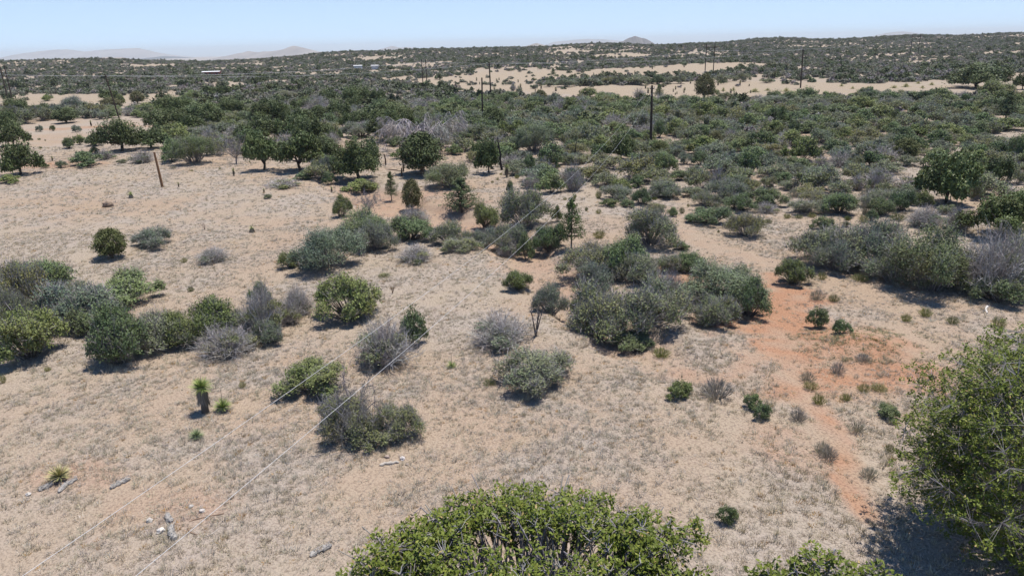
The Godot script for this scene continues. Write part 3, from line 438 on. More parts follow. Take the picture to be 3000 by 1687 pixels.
	["c", 72.77, -235.94, 1.02, 1.47, 1, "medium straw-coloured bear grass clump just right of the round meadow bush"],
	["c", 76.61, -227.06, 2.1, 1.4, 1, "large straw-coloured bear grass clump right of the round meadow bush"],
	["c", 82.16, -231.3, 1.51, 1.07, 0, "medium pale bear grass clump behind the pointed juniper"],
	["c", 85.39, -224.19, 2.07, 1.38, 1, "large straw-coloured bear grass clump behind the pointed juniper"],
	["s", 57.76, -194.25, 1.91, 1.85, 1, "medium dusty olive shrub just before and right of the round meadow bush"],
	["s", 60.48, -184, 1.1, 1.47, 2, "small blue-grey shrub behind and left of the pointed juniper"],
	["s", 62.48, -173.86, 4.19, 2.02, 0, "low grey-green shrub just behind and left of the pointed juniper"],
	["s", 98.16, -278.35, 2.56, 1.77, 0, "low grey-green shrub right of the round meadow bush"],
	["s", 93.37, -291.27, 2.52, 3.35, 0, "large grey-green shrub right of the round meadow bush"],
	["s", 86.53, -293.17, 3.65, 2.82, 2, "large blue-grey shrub just right of the round meadow bush"],
	["o", 135.98, -211.68, 9.11, 6.99, 2, "large far oak with dark spreading crown at the right meadow"],
	["g", 121, -180.62, 3.46, 3.96, 1, "large leafy green shrub just behind and left of the small bright tree"],
	["t", 89.83, -130.3, 2.37, 4.5, 1, "small bright green tree with slim trunk below the large far oak"],
	["o", 142.8, -202.71, 1.99, 4.61, 2, "medium broad oak tree behind and right of the small bright tree"],
	["g", 121.69, -171.8, 1.5, 1.78, 0, "medium bright green shrub just behind and right of the small bright tree"],
	["g", 69.06, -129.16, 1, 2.51, 2, "tall dark green shrub right of the bear grass tuft"],
	["s", 67.95, -122.25, 2.3, 2.61, 2, "large blue-grey shrub well right of the bear grass tuft"],
	["g", 60.48, -125.37, 1.94, 2.23, 2, "large dark green shrub behind and right of the bear grass tuft"],
	["w", 63.85, -124.42, 0.79, 1.45, 1, "small purplish bare shrub right of the bear grass tuft"],
	["s", 53.95, -108.19, 1.99, 1.75, 1, "medium dusty olive shrub just right of the bear grass tuft"],
	["s", 55.83, -104.55, 1.69, 1.59, 1, "medium dusty olive shrub right of the bear grass tuft"],
	["s", 64.45, -113.74, 1.07, 2.3, 2, "tall blue-grey shrub well behind and left of the thicket oak"],
	["s", 64.08, -106.71, 1.31, 1.37, 0, "small grey-green shrub behind the thicket oak"],
	["g", 80.3, -116.33, 2.78, 1.68, 2, "low dark green shrub in front of the small bright tree"],
	["g", 73.56, -112.35, 1.44, 2.01, 1, "medium leafy green shrub before and left of the small bright tree"],
	["c", 67.97, -134.42, 0.96, 1.13, 1, "small straw-coloured bear grass clump behind and right of the bear grass tuft"],
	["c", 110.61, -242.8, 1.18, 1, 0, "small pale bear grass clump well behind and right of the pointed juniper"],
	["c", 106.71, -226.47, 0.98, 0.94, 1, "small straw-coloured bear grass clump well right of the pointed juniper"],
	["c", 110.23, -224.09, 1.22, 1.11, 2, "small arching bear grass clump well behind and right of the bear grass tuft"],
	["c", 117.77, -223.15, 1.57, 1.26, 0, "medium pale bear grass clump well left of the large far oak"],
	["c", 124.23, -228.43, 1.61, 1.53, 1, "large straw-coloured bear grass clump left of the large far oak"],
	["c", 135.48, -241.9, 1.31, 1.12, 0, "medium pale bear grass clump left of the large far oak"],
	["c", 124.32, -219.36, 1.01, 1.02, 0, "small pale bear grass clump left of the large far oak"],
	["c", 133.12, -229.97, 1.25, 1.19, 2, "medium arching bear grass clump left of the large far oak"],
	["s", 70.64, -166.87, 2.36, 2.3, 2, "large blue-grey shrub right of the pointed juniper"],
	["j", 49.51, -88.68, 1.51, 2.42, 1, "medium olive juniper behind and left of the thicket oak"],
	["w", -47.49, -126.16, 1.41, 1.21, 1, "small purplish bare shrub left of the twin field oaks"],
	["w", 34.93, -113.4, 1.49, 1.83, 1, "medium purplish bare shrub left of the pointed juniper"],
	["s", -120.06, -180.72, 2.4, 2.79, 2, "large blue-grey shrub well left of the short leaning pole"],
	["g", -6.17, -175.63, 2.24, 2.2, 2, "large dark green shrub just in front of the middle power pole"],
	["o", -21.09, -133.66, 3.24, 4.85, 2, "large broad oak tree behind and left of the big round juniper"],
	["g", 93.71, -191.09, 2.29, 2.85, 1, "large leafy green shrub well behind and right of the bear grass tuft"],
	["g", 104.43, -150.52, 2.35, 2.77, 1, "large leafy green shrub just behind and right of the small bright tree"],
	["g", 59.28, -90.37, 1.5, 1.63, 0, "medium bright green shrub behind and right of the thicket oak"],
	["w", -24.26, -191.03, 1.86, 1.98, 0, "medium bare grey shrub behind the sprawling dead tree"],
	["s", -4.17, -98.38, 1.61, 1.58, 1, "medium dusty olive shrub just left of the burnt snag"],
	["s", 2.2, -177.92, 2.2, 2.68, 0, "large grey-green shrub right of the middle power pole"],
	["s", 25.21, -140.01, 1.88, 2.11, 2, "medium blue-grey shrub just left of the near power pole"],
	["w", 102.56, -170.24, 1.54, 1.66, 0, "medium bare grey shrub before and left of the large far oak"],
	["w", 75.87, -167.01, 1.4, 1.6, 0, "medium bare grey shrub right of the pointed juniper"],
	["j", -2.73, -133.99, 2.3, 3.68, 0, "large dark juniper before and right of the middle power pole"],
	["o", -103.71, -148.77, 3.36, 5.04, 0, "large dark oak tree well left of the left power pole"],
	["g", 78.72, -163.12, 2.33, 2.04, 0, "large bright green shrub well left of the large far oak"],
	["g", 50.06, -120.57, 1.86, 1.71, 1, "medium leafy green shrub just right of the pointed juniper"],
	["g", 43.47, -85.19, 1.54, 1.83, 2, "medium dark green shrub before and right of the bear grass tuft"],
	["s", 1.43, -133.29, 2.5, 2.46, 2, "large blue-grey shrub behind the burnt snag"],
	["g", 29.74, -77.17, 1.18, 1.04, 1, "small leafy green shrub well before and left of the bear grass tuft"],
	["o", -62.56, -152.99, 2.41, 3.62, 0, "medium dark oak tree well behind and left of the twin field oaks"],
	["s", -51.5, -120.46, 1.9, 2.18, 1, "large dusty olive shrub behind and right of the short leaning pole"],
	["w", 57.26, -165.69, 1.71, 1.68, 1, "medium purplish bare shrub just behind and left of the pointed juniper"],
	["s", 79.2, -147.79, 2.29, 2.48, 0, "large grey-green shrub well behind and right of the bear grass tuft"],
	["g", 43.8, -112.55, 1.62, 1.39, 2, "medium dark green shrub just in front of the pointed juniper"],
	["w", 72.71, -142.05, 1.79, 1.72, 1, "medium purplish bare shrub behind and right of the bear grass tuft"],
	["g", 13.72, -105.28, 1.58, 1.94, 0, "medium bright green shrub before and left of the near power pole"],
	["s", 46.46, -90.68, 1.98, 2.24, 0, "large grey-green shrub right of the bear grass tuft"],
	["w", 38.11, -181.96, 2.44, 2.61, 2, "large pale twiggy shrub just behind and right of the near power pole"],
	["g", -56.18, -164.24, 2.42, 2.18, 0, "large bright green shrub behind and left of the twin field oaks"],
	["g", -0.89, -191.19, 2.4, 2.99, 1, "large leafy green shrub just right of the middle power pole"],
	["s", 101.94, -140.35, 2.35, 2.02, 2, "large blue-grey shrub just right of the small bright tree"],
	["s", -53.18, -136.94, 2.42, 2.28, 0, "large grey-green shrub behind and left of the twin field oaks"],
	["g", 40.02, -137.01, 2.25, 2.58, 2, "large dark green shrub in front of the round meadow bush"],
	["o", -69.74, -147.85, 2.42, 3.63, 0, "medium dark oak tree before and right of the left power pole"],
	["o", -57.98, -176.7, 2.78, 4.17, 2, "medium broad oak tree well behind the twin field oaks"],
	["g", -52.9, -193.63, 2.44, 2.8, 2, "large dark green shrub well behind and right of the twin field oaks"],
	["g", 92.88, -127.44, 2.47, 2.31, 0, "large bright green shrub right of the small bright tree"],
	["s", 65.95, -128.18, 1.77, 1.54, 1, "medium dusty olive shrub behind and right of the bear grass tuft"],
	["o", -29.31, -143.91, 2.18, 3.27, 0, "small dark oak tree left of the sprawling dead tree"],
	["g", -43.91, -122.31, 2.2, 2.67, 2, "large dark green shrub behind and left of the twin field oaks"],
	["w", 105.34, -144.13, 1.71, 1.63, 2, "medium pale twiggy shrub right of the small bright tree"],
	["w", -1.44, -138.26, 1.44, 1.69, 1, "medium purplish bare shrub behind the burnt snag"],
	["s", -126.73, -199.17, 2.28, 2.71, 1, "large dusty olive shrub well behind and left of the short leaning pole"],
	["s", 76.84, -101.53, 2.02, 2.02, 2, "medium blue-grey shrub before and right of the small bright tree"],
	["g", 12.95, -121.69, 1.75, 2.09, 0, "medium bright green shrub left of the near power pole"],
	["g", 70.45, -137.44, 2.37, 2.45, 1, "large leafy green shrub behind and right of the bear grass tuft"],
	["o", -34.64, -193.12, 3.03, 4.54, 0, "medium dark oak tree behind and left of the sprawling dead tree"],
	["g", 43.95, -96.1, 1.44, 1.72, 1, "medium leafy green shrub just in front of the bear grass tuft"],
	["w", 40.09, -111.42, 1.05, 1.12, 2, "small pale twiggy shrub before and left of the pointed juniper"],
	["w", -61.82, -145.94, 2.23, 2.3, 1, "large purplish bare shrub well behind and right of the short leaning pole"],
	["s", 29.83, -79.86, 1.56, 1.36, 2, "medium blue-grey shrub well left of the bear grass tuft"],
	["o", -28.87, -147.74, 2.07, 3.1, 0, "small dark oak tree well behind and left of the big round juniper"],
	["g", 52.2, -127.36, 2.38, 2.29, 2, "large dark green shrub just right of the pointed juniper"],
	["s", -103.98, -182.33, 2.41, 2.25, 0, "large grey-green shrub before and left of the left power pole"],
	["s", 67.23, -96.28, 1.98, 1.82, 0, "medium grey-green shrub in front of the small bright tree"],
	["s", 76.75, -128.63, 1.97, 2.36, 1, "large dusty olive shrub left of the small bright tree"],
	["w", -27.51, -162.59, 1.55, 1.93, 2, "medium pale twiggy shrub left of the sprawling dead tree"],
	["s", -17.46, -161.04, 2.38, 2.15, 1, "large dusty olive shrub left of the middle power pole"],
	["s", -37.07, -154.81, 1.79, 2.19, 1, "medium dusty olive shrub well behind and right of the twin field oaks"],
	["o", -69.97, -173.89, 1.89, 2.83, 2, "small broad oak tree well behind and left of the twin field oaks"],
	["s", 44.66, -71.7, 1.79, 1.52, 0, "medium grey-green shrub just in front of the thicket oak"],
	["g", 6.68, -179.58, 2.05, 2.53, 1, "large leafy green shrub right of the middle power pole"],
	["w", 42.77, -109.61, 1.82, 1.79, 1, "medium purplish bare shrub in front of the pointed juniper"],
	["g", -51.76, -188.71, 2.4, 2.64, 2, "large dark green shrub well left of the sprawling dead tree"],
	["w", 44.83, -169.55, 1.82, 2.16, 2, "large pale twiggy shrub just in front of the round meadow bush"],
	["g", 97.28, -170.06, 2.16, 2.33, 2, "large dark green shrub left of the large far oak"],
	["s", 21.55, -69.93, 1.77, 2.02, 0, "medium grey-green shrub well before and left of the pointed juniper"],
	["s", 92.62, -185.53, 2.29, 2.52, 2, "large blue-grey shrub well behind and right of the bear grass tuft"],
	["g", 34.33, -83.36, 1.35, 1.38, 1, "small leafy green shrub before and left of the bear grass tuft"],
	["o", -37.21, -129.8, 2.8, 4.2, 1, "medium green oak tree behind and right of the twin field oaks"],
	["s", -13.83, -135.98, 1.66, 1.88, 1, "medium dusty olive shrub just behind and right of the sprawling dead tree"],
	["w", -68.88, -151.89, 1.32, 1.55, 2, "medium pale twiggy shrub behind the short leaning pole"],
	["w", 43.53, -103.76, 1, 1.05, 0, "small bare grey shrub just left of the bear grass tuft"],
	["g", 69.41, -146.18, 1.85, 1.83, 0, "medium bright green shrub behind and right of the bear grass tuft"],
	["o", -70.47, -183.95, 2.36, 3.54, 1, "medium green oak tree well behind and left of the twin field oaks"],
	["s", -6.83, -109.18, 1.83, 2.11, 0, "medium grey-green shrub left of the burnt snag"],
	["g", 62.31, -84.22, 1.42, 1.77, 1, "medium leafy green shrub well right of the thicket oak"],
	["s", 62.44, -134.1, 1.86, 2.05, 0, "medium grey-green shrub behind the bear grass tuft"],
	["s", -24.34, -159.63, 2.4, 2.45, 1, "large dusty olive shrub behind and left of the sprawling dead tree"],
	["g", 73.6, -165.35, 1.85, 2.29, 1, "large leafy green shrub right of the pointed juniper"],
	["g", 6.37, -183.67, 2.45, 2.29, 0, "large bright green shrub right of the middle power pole"],
	["w", -29.01, -168.63, 1.36, 1.69, 1, "medium purplish bare shrub left of the sprawling dead tree"],
	["g", -18.59, -115.82, 1.46, 1.49, 1, "medium leafy green shrub behind and left of the big round juniper"],
	["g", -61.34, -133.13, 2.23, 2.61, 0, "large bright green shrub well before and right of the left power pole"],
	["s", 28.35, -127.68, 2.28, 2.36, 2, "large blue-grey shrub just before and right of the near power pole"],
	["g", 9.19, -118.94, 1.92, 1.9, 0, "medium bright green shrub right of the burnt snag"],
	["g", -47.7, -116.9, 1.53, 1.56, 2, "medium dark green shrub right of the short leaning pole"],
	["g", 41.65, -163.44, 2.43, 2.89, 1, "large leafy green shrub before and left of the round meadow bush"],
	["w", 38.75, -73.85, 1.86, 1.69, 1, "medium purplish bare shrub left of the thicket oak"],
	["s", 61.19, -94.64, 1.18, 1.43, 2, "small blue-grey shrub behind and right of the thicket oak"],
	["s", 72.08, -160.16, 2.38, 2.77, 0, "large grey-green shrub right of the pointed juniper"],
	["w", 9.3, -147.02, 1.21, 1.43, 1, "small purplish bare shrub before and left of the meadow hedge"],
	["w", -16.99, -130.77, 1.3, 1.44, 2, "medium pale twiggy shrub just left of the sprawling dead tree"],
	["g", 34.53, -172.27, 2.34, 2.33, 0, "large bright green shrub just behind the near power pole"],
	["s", 11.86, -137.25, 1.59, 1.87, 1, "medium dusty olive shrub before and left of the meadow hedge"],
	["s", 32.69, -161.11, 1.99, 2.23, 1, "large dusty olive shrub just behind the near power pole"],
	["g", 28.21, -105.59, 1.84, 1.64, 2, "medium dark green shrub before and right of the near power pole"],
	["w", -34.72, -165.49, 2.24, 2.41, 0, "large bare grey shrub well left of the sprawling dead tree"],
	["w", 19.49, -132.47, 2.49, 2.59, 0, "large bare grey shrub left of the near power pole"],
	["w", -129.75, -196.89, 1.37, 1.17, 2, "small pale twiggy shrub well left of the left power pole"],
	["s", 31.62, -72.12, 1.94, 2.22, 1, "large dusty olive shrub before and left of the bear grass tuft"],
	["s", 16.53, -80.32, 1.51, 1.84, 0, "medium grey-green shrub well in front of the near power pole"],
	["g", 89.41, -170.67, 2, 2.48, 0, "large bright green shrub well behind and right of the bear grass tuft"],
	["s", 18.69, -109.26, 1.51, 1.41, 1, "medium dusty olive shrub before and left of the near power pole"],
	["s", 39.78, -81.1, 1.26, 1.36, 2, "small blue-grey shrub before and right of the bear grass tuft"],
	["g", 13.3, -129.06, 1.88, 1.71, 1, "medium leafy green shrub left of the near power pole"],
	["w", -21.16, -178.63, 2.21, 2.61, 2, "large pale twiggy shrub behind the sprawling dead tree"],
	["g", 11.86, -75.6, 1.13, 1.4, 0, "small bright green shrub well behind and right of the slender trunked tree"],
	["w", -133.71, -184.49, 2.14, 2.37, 1, "large purplish bare shrub well left of the left power pole"],
	["s", -54.03, -167.82, 2.2, 1.96, 1, "large dusty olive shrub behind the twin field oaks"],
	["g", -47.98, -123.41, 1.84, 1.68, 1, "medium leafy green shrub left of the twin field oaks"],
	["s", 57.06, -83.17, 1.69, 1.74, 1, "medium dusty olive shrub right of the thicket oak"],
	["g", 79.05, -122.54, 2.49, 2.17, 1, "large leafy green shrub left of the small bright tree"],
	["g", 52.94, -131.67, 2.35, 2.9, 0, "large bright green shrub just right of the pointed juniper"],
	["g", 48.02, -64.2, 1.2, 1.07, 1, "small leafy green shrub behind and right of the dark olive oak"],
	["s", 19.47, -159.13, 2.13, 1.9, 0, "medium grey-green shrub in front of the meadow hedge"],
	["g", 91.43, -158.26, 1.96, 2.25, 1, "large leafy green shrub well left of the small bright tree"],
	["w", 50.53, -96.87, 1.43, 1.45, 0, "medium bare grey shrub right of the bear grass tuft"],
	["s", -13.93, -111.79, 1.4, 1.49, 2, "medium blue-grey shrub just behind the big round juniper"],
	["s", 69.17, -92.04, 2.03, 2.24, 0, "large grey-green shrub well before and right of the small bright tree"],
	["w", 111.74, -181.69, 1.25, 1.38, 1, "small purplish bare shrub just before and left of the large far oak"],
	["g", 3.64, -112, 2.05, 1.97, 0, "medium bright green shrub just right of the burnt snag"],
	["g", 28.47, -120.64, 1.98, 2.45, 0, "large bright green shrub right of the near power pole"],
	["s", -55.19, -148.95, 1.9, 1.73, 2, "medium blue-grey shrub behind and left of the twin field oaks"],
	["s", 83.12, -152.9, 1.95, 2.17, 0, "large grey-green shrub well left of the large far oak"],
	["s", 35.79, -127.58, 2.32, 2.74, 1, "large dusty olive shrub right of the near power pole"],
	["s", 57.09, -149.44, 2.2, 2.29, 1, "large dusty olive shrub just behind and right of the pointed juniper"],
	["s", 24.34, -177.24, 2.47, 2.67, 1, "large dusty olive shrub before and right of the meadow hedge"],
	["g", -10.03, -131.41, 2.15, 2.08, 0, "large bright green shrub just right of the sprawling dead tree"],
	["s", 98.8, -146.92, 1.91, 2.39, 2, "large blue-grey shrub just left of the small bright tree"],
	["o", -37.48, -159.56, 3.06, 4.59, 2, "medium broad oak tree well behind and right of the twin field oaks"],
	["g", 105.55, -146.69, 1.71, 1.95, 2, "medium dark green shrub just right of the small bright tree"],
	["g", 4.7, -87.02, 1.44, 1.26, 2, "small dark green shrub before and right of the burnt snag"],
	["g", 61.68, -115.08, 1.49, 1.76, 0, "medium bright green shrub right of the bear grass tuft"],
	["o", -91.62, -196.15, 2.8, 4.2, 2, "medium broad oak tree right of the left power pole"],
	["s", -52.7, -129.79, 1.48, 1.78, 2, "medium blue-grey shrub left of the twin field oaks"],
	["g", 55.74, -99.25, 1.73, 1.55, 2, "medium dark green shrub right of the bear grass tuft"],
	["g", 26.32, -166.68, 2.21, 2.61, 0, "large bright green shrub before and right of the meadow hedge"],
	["s", -116.93, -175.66, 2.49, 2.68, 1, "large dusty olive shrub well left of the short leaning pole"],
	["s", 29.05, -66.16, 1.33, 1.23, 1, "small dusty olive shrub well in front of the bear grass tuft"],
	["w", 90.46, -163.53, 1.42, 1.66, 1, "medium purplish bare shrub left of the large far oak"],
	["s", 31.87, -155.34, 2.13, 2.58, 0, "large grey-green shrub just behind and right of the near power pole"],
	["g", -18.79, -149.06, 1.78, 1.99, 1, "medium leafy green shrub just behind and left of the sprawling dead tree"],
	["w", -7.8, -123.38, 2.4, 2.87, 1, "large purplish bare shrub right of the sprawling dead tree"],
	["j", -29.99, -119.71, 1.03, 1.65, 0, "small dark juniper right of the twin field oaks"],
	["s", -21, -156.97, 1.95, 1.96, 2, "medium blue-grey shrub just behind and left of the sprawling dead tree"],
	["s", 81.14, -139.52, 2.14, 2.47, 2, "large blue-grey shrub before and left of the large far oak"],
	["g", -31.77, -183.79, 2.47, 2.65, 1, "large leafy green shrub behind and left of the sprawling dead tree"],
	["g", -72.77, -158.55, 2.13, 2.18, 1, "large leafy green shrub before and right of the left power pole"],
	["w", 18.93, -187.92, 2.35, 2.15, 1, "large purplish bare shrub left of the near power pole"],
	["w", -44.44, -175.14, 2.1, 2.48, 1, "large purplish bare shrub well behind and right of the twin field oaks"],
	["g", 74.28, -153.2, 2.42, 2.71, 0, "large bright green shrub well right of the pointed juniper"],
	["s", 11.58, -188.24, 2.27, 2.79, 2, "large blue-grey shrub left of the meadow hedge"],
	["w", 0.27, -94.31, 1.88, 1.63, 2, "medium pale twiggy shrub just in front of the burnt snag"],
	["s", 51.04, -100.21, 1.43, 1.49, 0, "medium grey-green shrub right of the bear grass tuft"],
	["g", 52.86, -95.72, 1.96, 2.15, 2, "large dark green shrub behind and left of the thicket oak"],
	["s", -6.64, -128.8, 1.71, 1.7, 2, "medium blue-grey shrub right of the sprawling dead tree"],
	["w", 7.01, -155.59, 2.51, 2.17, 0, "large bare grey shrub right of the middle power pole"],
	["w", 67.02, -154.61, 2.22, 2.45, 0, "large bare grey shrub right of the pointed juniper"],
	["g", 56.3, -128.23, 2.35, 2.06, 2, "large dark green shrub behind and left of the bear grass tuft"],
	["w", 38.48, -102.81, 1.66, 1.46, 1, "medium purplish bare shrub left of the bear grass tuft"],
	["j", 19.81, -193.04, 1.27, 2.04, 2, "small brownish juniper just before and left of the meadow hedge"],
	["g", 78.16, -177, 2.22, 2.75, 0, "large bright green shrub right of the pointed juniper"],
	["s", 35.85, -144.2, 1.68, 2.09, 0, "medium grey-green shrub right of the near power pole"],
	["g", -11.54, -180.81, 2.39, 2.14, 2, "large dark green shrub just left of the middle power pole"],
	["g", 65.51, -86.32, 2, 1.82, 1, "medium leafy green shrub well before and right of the small bright tree"],
	["w", -58.47, -199.15, 1.36, 1.42, 0, "medium bare grey shrub well behind the twin field oaks"],
	["g", 109.2, -160.1, 2.01, 2.01, 2, "medium dark green shrub just behind the small bright tree"],
	["o", -45.2, -153.22, 1.8, 2.7, 0, "small dark oak tree behind the twin field oaks"],
	["s", 3.02, -186.1, 2.51, 2.37, 1, "large dusty olive shrub right of the middle power pole"],
	["s", 5.6, -133.35, 2.09, 2.05, 1, "large dusty olive shrub behind and right of the burnt snag"],
	["g", -76.15, -182.1, 2.28, 2.36, 0, "large bright green shrub well right of the left power pole"],
	["w", 85.82, -163.8, 2.35, 2.03, 1, "large purplish bare shrub well behind and right of the bear grass tuft"],
	["s", -4.88, -140.8, 2.2, 2, 0, "large grey-green shrub in front of the middle power pole"],
	["g", -110.23, -155.78, 2.15, 2.06, 2, "large dark green shrub well left of the left power pole"],
	["w", -50.98, -123.43, 1.32, 1.46, 2, "medium pale twiggy shrub behind and right of the short leaning pole"],
	["g", -56.24, -171.66, 2.06, 2.41, 1, "large leafy green shrub behind the twin field oaks"],
	["g", 106.53, -156.73, 2.48, 2.82, 2, "large dark green shrub just behind and left of the small bright tree"],
	["g", 89.89, -143.93, 1.85, 1.95, 1, "medium leafy green shrub left of the small bright tree"],
	["s", 32.92, -81.22, 1.06, 1.19, 2, "small blue-grey shrub before and left of the bear grass tuft"],
	["g", -4.72, -171.51, 2.11, 2.15, 1, "large leafy green shrub just before and right of the middle power pole"],
	["g", 14.07, -135.45, 1.56, 1.82, 2, "medium dark green shrub in front of the meadow hedge"],
	["g", 26.67, -181.01, 2.43, 2.5, 0, "large bright green shrub well left of the round meadow bush"],
	["g", 29.61, -131.47, 1.92, 1.7, 1, "medium leafy green shrub just right of the near power pole"],
	["g", 52.13, -142.76, 2.1, 1.88, 2, "medium dark green shrub just left of the pointed juniper"],
	["w", -0.97, -175.65, 1.32, 1.38, 0, "small bare grey shrub just before and right of the middle power pole"],
	["o", -49.07, -196.99, 3.1, 4.65, 2, "medium broad oak tree well left of the sprawling dead tree"],
	["g", 50.04, -82.51, 1.55, 1.65, 0, "medium bright green shrub just behind and left of the thicket oak"],
	["s", 5.49, -96.82, 1.4, 1.3, 2, "small blue-grey shrub right of the burnt snag"],
	["w", 0.54, -187.87, 1.22, 1.5, 0, "medium bare grey shrub just right of the middle power pole"],
	["j", -49.76, -149.48, 1.31, 2.1, 0, "small dark juniper behind and left of the twin field oaks"],
	["g", 95.9, -142.42, 2.44, 2.48, 2, "large dark green shrub just left of the small bright tree"],
	["g", 38.36, -175.77, 2.03, 2.41, 1, "large leafy green shrub just behind and right of the near power pole"],
	["s", 71.89, -96.47, 1.82, 1.65, 2, "medium blue-grey shrub well right of the thicket oak"],
	["g", 106.31, -179.17, 2.47, 2.62, 1, "large leafy green shrub left of the large far oak"],
	["w", -1.3, -109.7, 1.75, 1.99, 1, "medium purplish bare shrub just behind and left of the burnt snag"],
	["g", -57.32, -125.11, 2.31, 2.54, 0, "large bright green shrub behind and right of the short leaning pole"],
	["g", 101.08, -160.38, 1.86, 2.29, 2, "large dark green shrub in front of the large far oak"],
	["w", 7.08, -84.03, 1.57, 1.57, 1, "medium purplish bare shrub right of the burnt snag"],
	["o", -32.06, -147.01, 1.91, 2.87, 1, "small green oak tree well left of the sprawling dead tree"],
	["g", 15.48, -168.54, 2.19, 2.64, 2, "large dark green shrub before and left of the meadow hedge"],
	["g", 19.51, -183.44, 2.44, 2.33, 0, "large bright green shrub before and left of the meadow hedge"],
	["s", 62.18, -153.17, 1.74, 2.05, 2, "medium blue-grey shrub just right of the pointed juniper"],
	["s", 83.06, -147.51, 1.96, 1.99, 1, "medium dusty olive shrub before and left of the large far oak"],
	["w", 43.55, -182.87, 1.37, 1.55, 2, "medium pale twiggy shrub before and left of the round meadow bush"],
	["g", 21.12, -148.74, 2.35, 2.93, 1, "large leafy green shrub left of the near power pole"],
	["g", -14.66, -149.25, 2.13, 1.98, 1, "large leafy green shrub before and left of the middle power pole"],
	["s", 11.03, -114.43, 2.07, 2.38, 0, "large grey-green shrub right of the burnt snag"],
	["j", 20.47, -96.74, 1.34, 2.14, 1, "medium olive juniper in front of the near power pole"],
	["g", 51.75, -139.16, 2.27, 2.7, 2, "large dark green shrub just left of the pointed juniper"],
	["w", 24.58, -123.33, 1.84, 2.03, 1, "medium purplish bare shrub just in front of the near power pole"],
	["g", -7.67, -169.46, 2.4, 2.62, 1, "large leafy green shrub just before and left of the middle power pole"],
	["s", -86.84, -193.55, 2.43, 2.68, 0, "large grey-green shrub right of the left power pole"],
	["w", 111.87, -179.43, 1.2, 1.43, 2, "small pale twiggy shrub just before and left of the large far oak"],
	["s", 79.2, -154.04, 2.02, 2.2, 1, "large dusty olive shrub well behind and right of the bear grass tuft"],
	["s", 34.37, -65.16, 1.5, 1.35, 0, "medium grey-green shrub well left of the thicket oak"],
	["s", 24.02, -135.24, 2.41, 2.75, 0, "large grey-green shrub just left of the near power pole"],
	["s", 23.93, -164.11, 1.99, 2.24, 2, "large blue-grey shrub before and right of the meadow hedge"],
	["g", 52.86, -111.63, 1.42, 1.64, 0, "medium bright green shrub just behind and right of the bear grass tuft"],
	["s", 18.91, -72.23, 1.26, 1.08, 0, "small grey-green shrub well before and right of the near power pole"],
	["w", 17.61, -175.01, 2.47, 2.95, 2, "large pale twiggy shrub before and left of the meadow hedge"],
	["s", 61.05, -86, 1.26, 1.16, 2, "small blue-grey shrub right of the thicket oak"],
	["o", -39.46, -186.47, 2.16, 3.24, 2, "small broad oak tree well left of the sprawling dead tree"],
	["w", -73.34, -161.63, 1.47, 1.83, 0, "medium bare grey shrub right of the left power pole"],
	["o", -62.08, -141.74, 2.44, 3.66, 0, "medium dark oak tree well behind and right of the short leaning pole"],
	["s", -8.3, -113.18, 1.78, 1.61, 0, "medium grey-green shrub right of the sprawling dead tree"],
	["s", 6.44, -136.95, 2.27, 2.52, 2, "large blue-grey shrub behind and right of the burnt snag"],
	["s", 28.05, -110.88, 1.88, 2.28, 1, "large dusty olive shrub before and right of the near power pole"],
	["g", -96.63, -196.52, 2.38, 2.57, 0, "large bright green shrub right of the left power pole"],
	["g", 42.63, -150.19, 2.18, 2.4, 1, "large leafy green shrub in front of the round meadow bush"],
	["w", 100.05, -135.47, 1.51, 1.72, 0, "medium bare grey shrub right of the small bright tree"],
	["w", 53.48, -163.13, 1.46, 1.69, 2, "medium pale twiggy shrub before and right of the round meadow bush"],
	["w", -46.87, -119.94, 1.66, 1.98, 1, "medium purplish bare shrub left of the twin field oaks"],
	["s", 21.54, -82.36, 1.15, 1.07, 0, "small grey-green shrub well in front of the round meadow bush"],
	["g", 54.34, -151.32, 2.16, 2.02, 1, "large leafy green shrub just behind and left of the pointed juniper"],
	["s", 46.87, -107.96, 1.79, 2.21, 0, "medium grey-green shrub just left of the bear grass tuft"],
	["w", 65.18, -94.37, 1.51, 1.4, 2, "medium pale twiggy shrub in front of the small bright tree"],
	["s", 0.96, -88.01, 1.4, 1.59, 0, "medium grey-green shrub before and right of the burnt snag"],
	["w", 109.46, -174.64, 1.82, 2.25, 1, "large purplish bare shrub just before and left of the large far oak"],
	["g", 77.45, -189.4, 2.41, 2.83, 0, "large bright green shrub behind and right of the pointed juniper"],
	["w", -119.42, -165.13, 1.92, 1.99, 2, "large pale twiggy shrub well left of the left power pole"],
	["g", 31.17, -65.7, 1.08, 0.95, 1, "small leafy green shrub well left of the thicket oak"],
	["w", -22.37, -142.45, 2.46, 2.4, 2, "large pale twiggy shrub left of the sprawling dead tree"],
	["w", -52.44, -173.91, 1.96, 1.75, 2, "medium pale twiggy shrub behind the twin field oaks"],
	["s", 3.11, -82.14, 1.87, 1.85, 2, "medium blue-grey shrub before and right of the burnt snag"],
	["s", 42.02, -107.28, 1.24, 1.49, 1, "small dusty olive shrub in front of the pointed juniper"],
	["g", 39.7, -147.29, 2.46, 3.08, 0, "large bright green shrub in front of the round meadow bush"],
	["s", 19.48, -92.89, 1.47, 1.6, 2, "medium blue-grey shrub in front of the near power pole"],
	["w", -13.93, -144.7, 1.84, 2.26, 2, "large pale twiggy shrub just behind and right of the sprawling dead tree"],
	["w", 62.53, -166.26, 1.39, 1.39, 0, "medium bare grey shrub just behind the pointed juniper"],
	["s", 89.53, -125.79, 1.73, 1.6, 2, "medium blue-grey shrub just before and right of the small bright tree"],
	["w", 15.89, -195.08, 1.32, 1.61, 1, "medium purplish bare shrub well right of the middle power pole"],
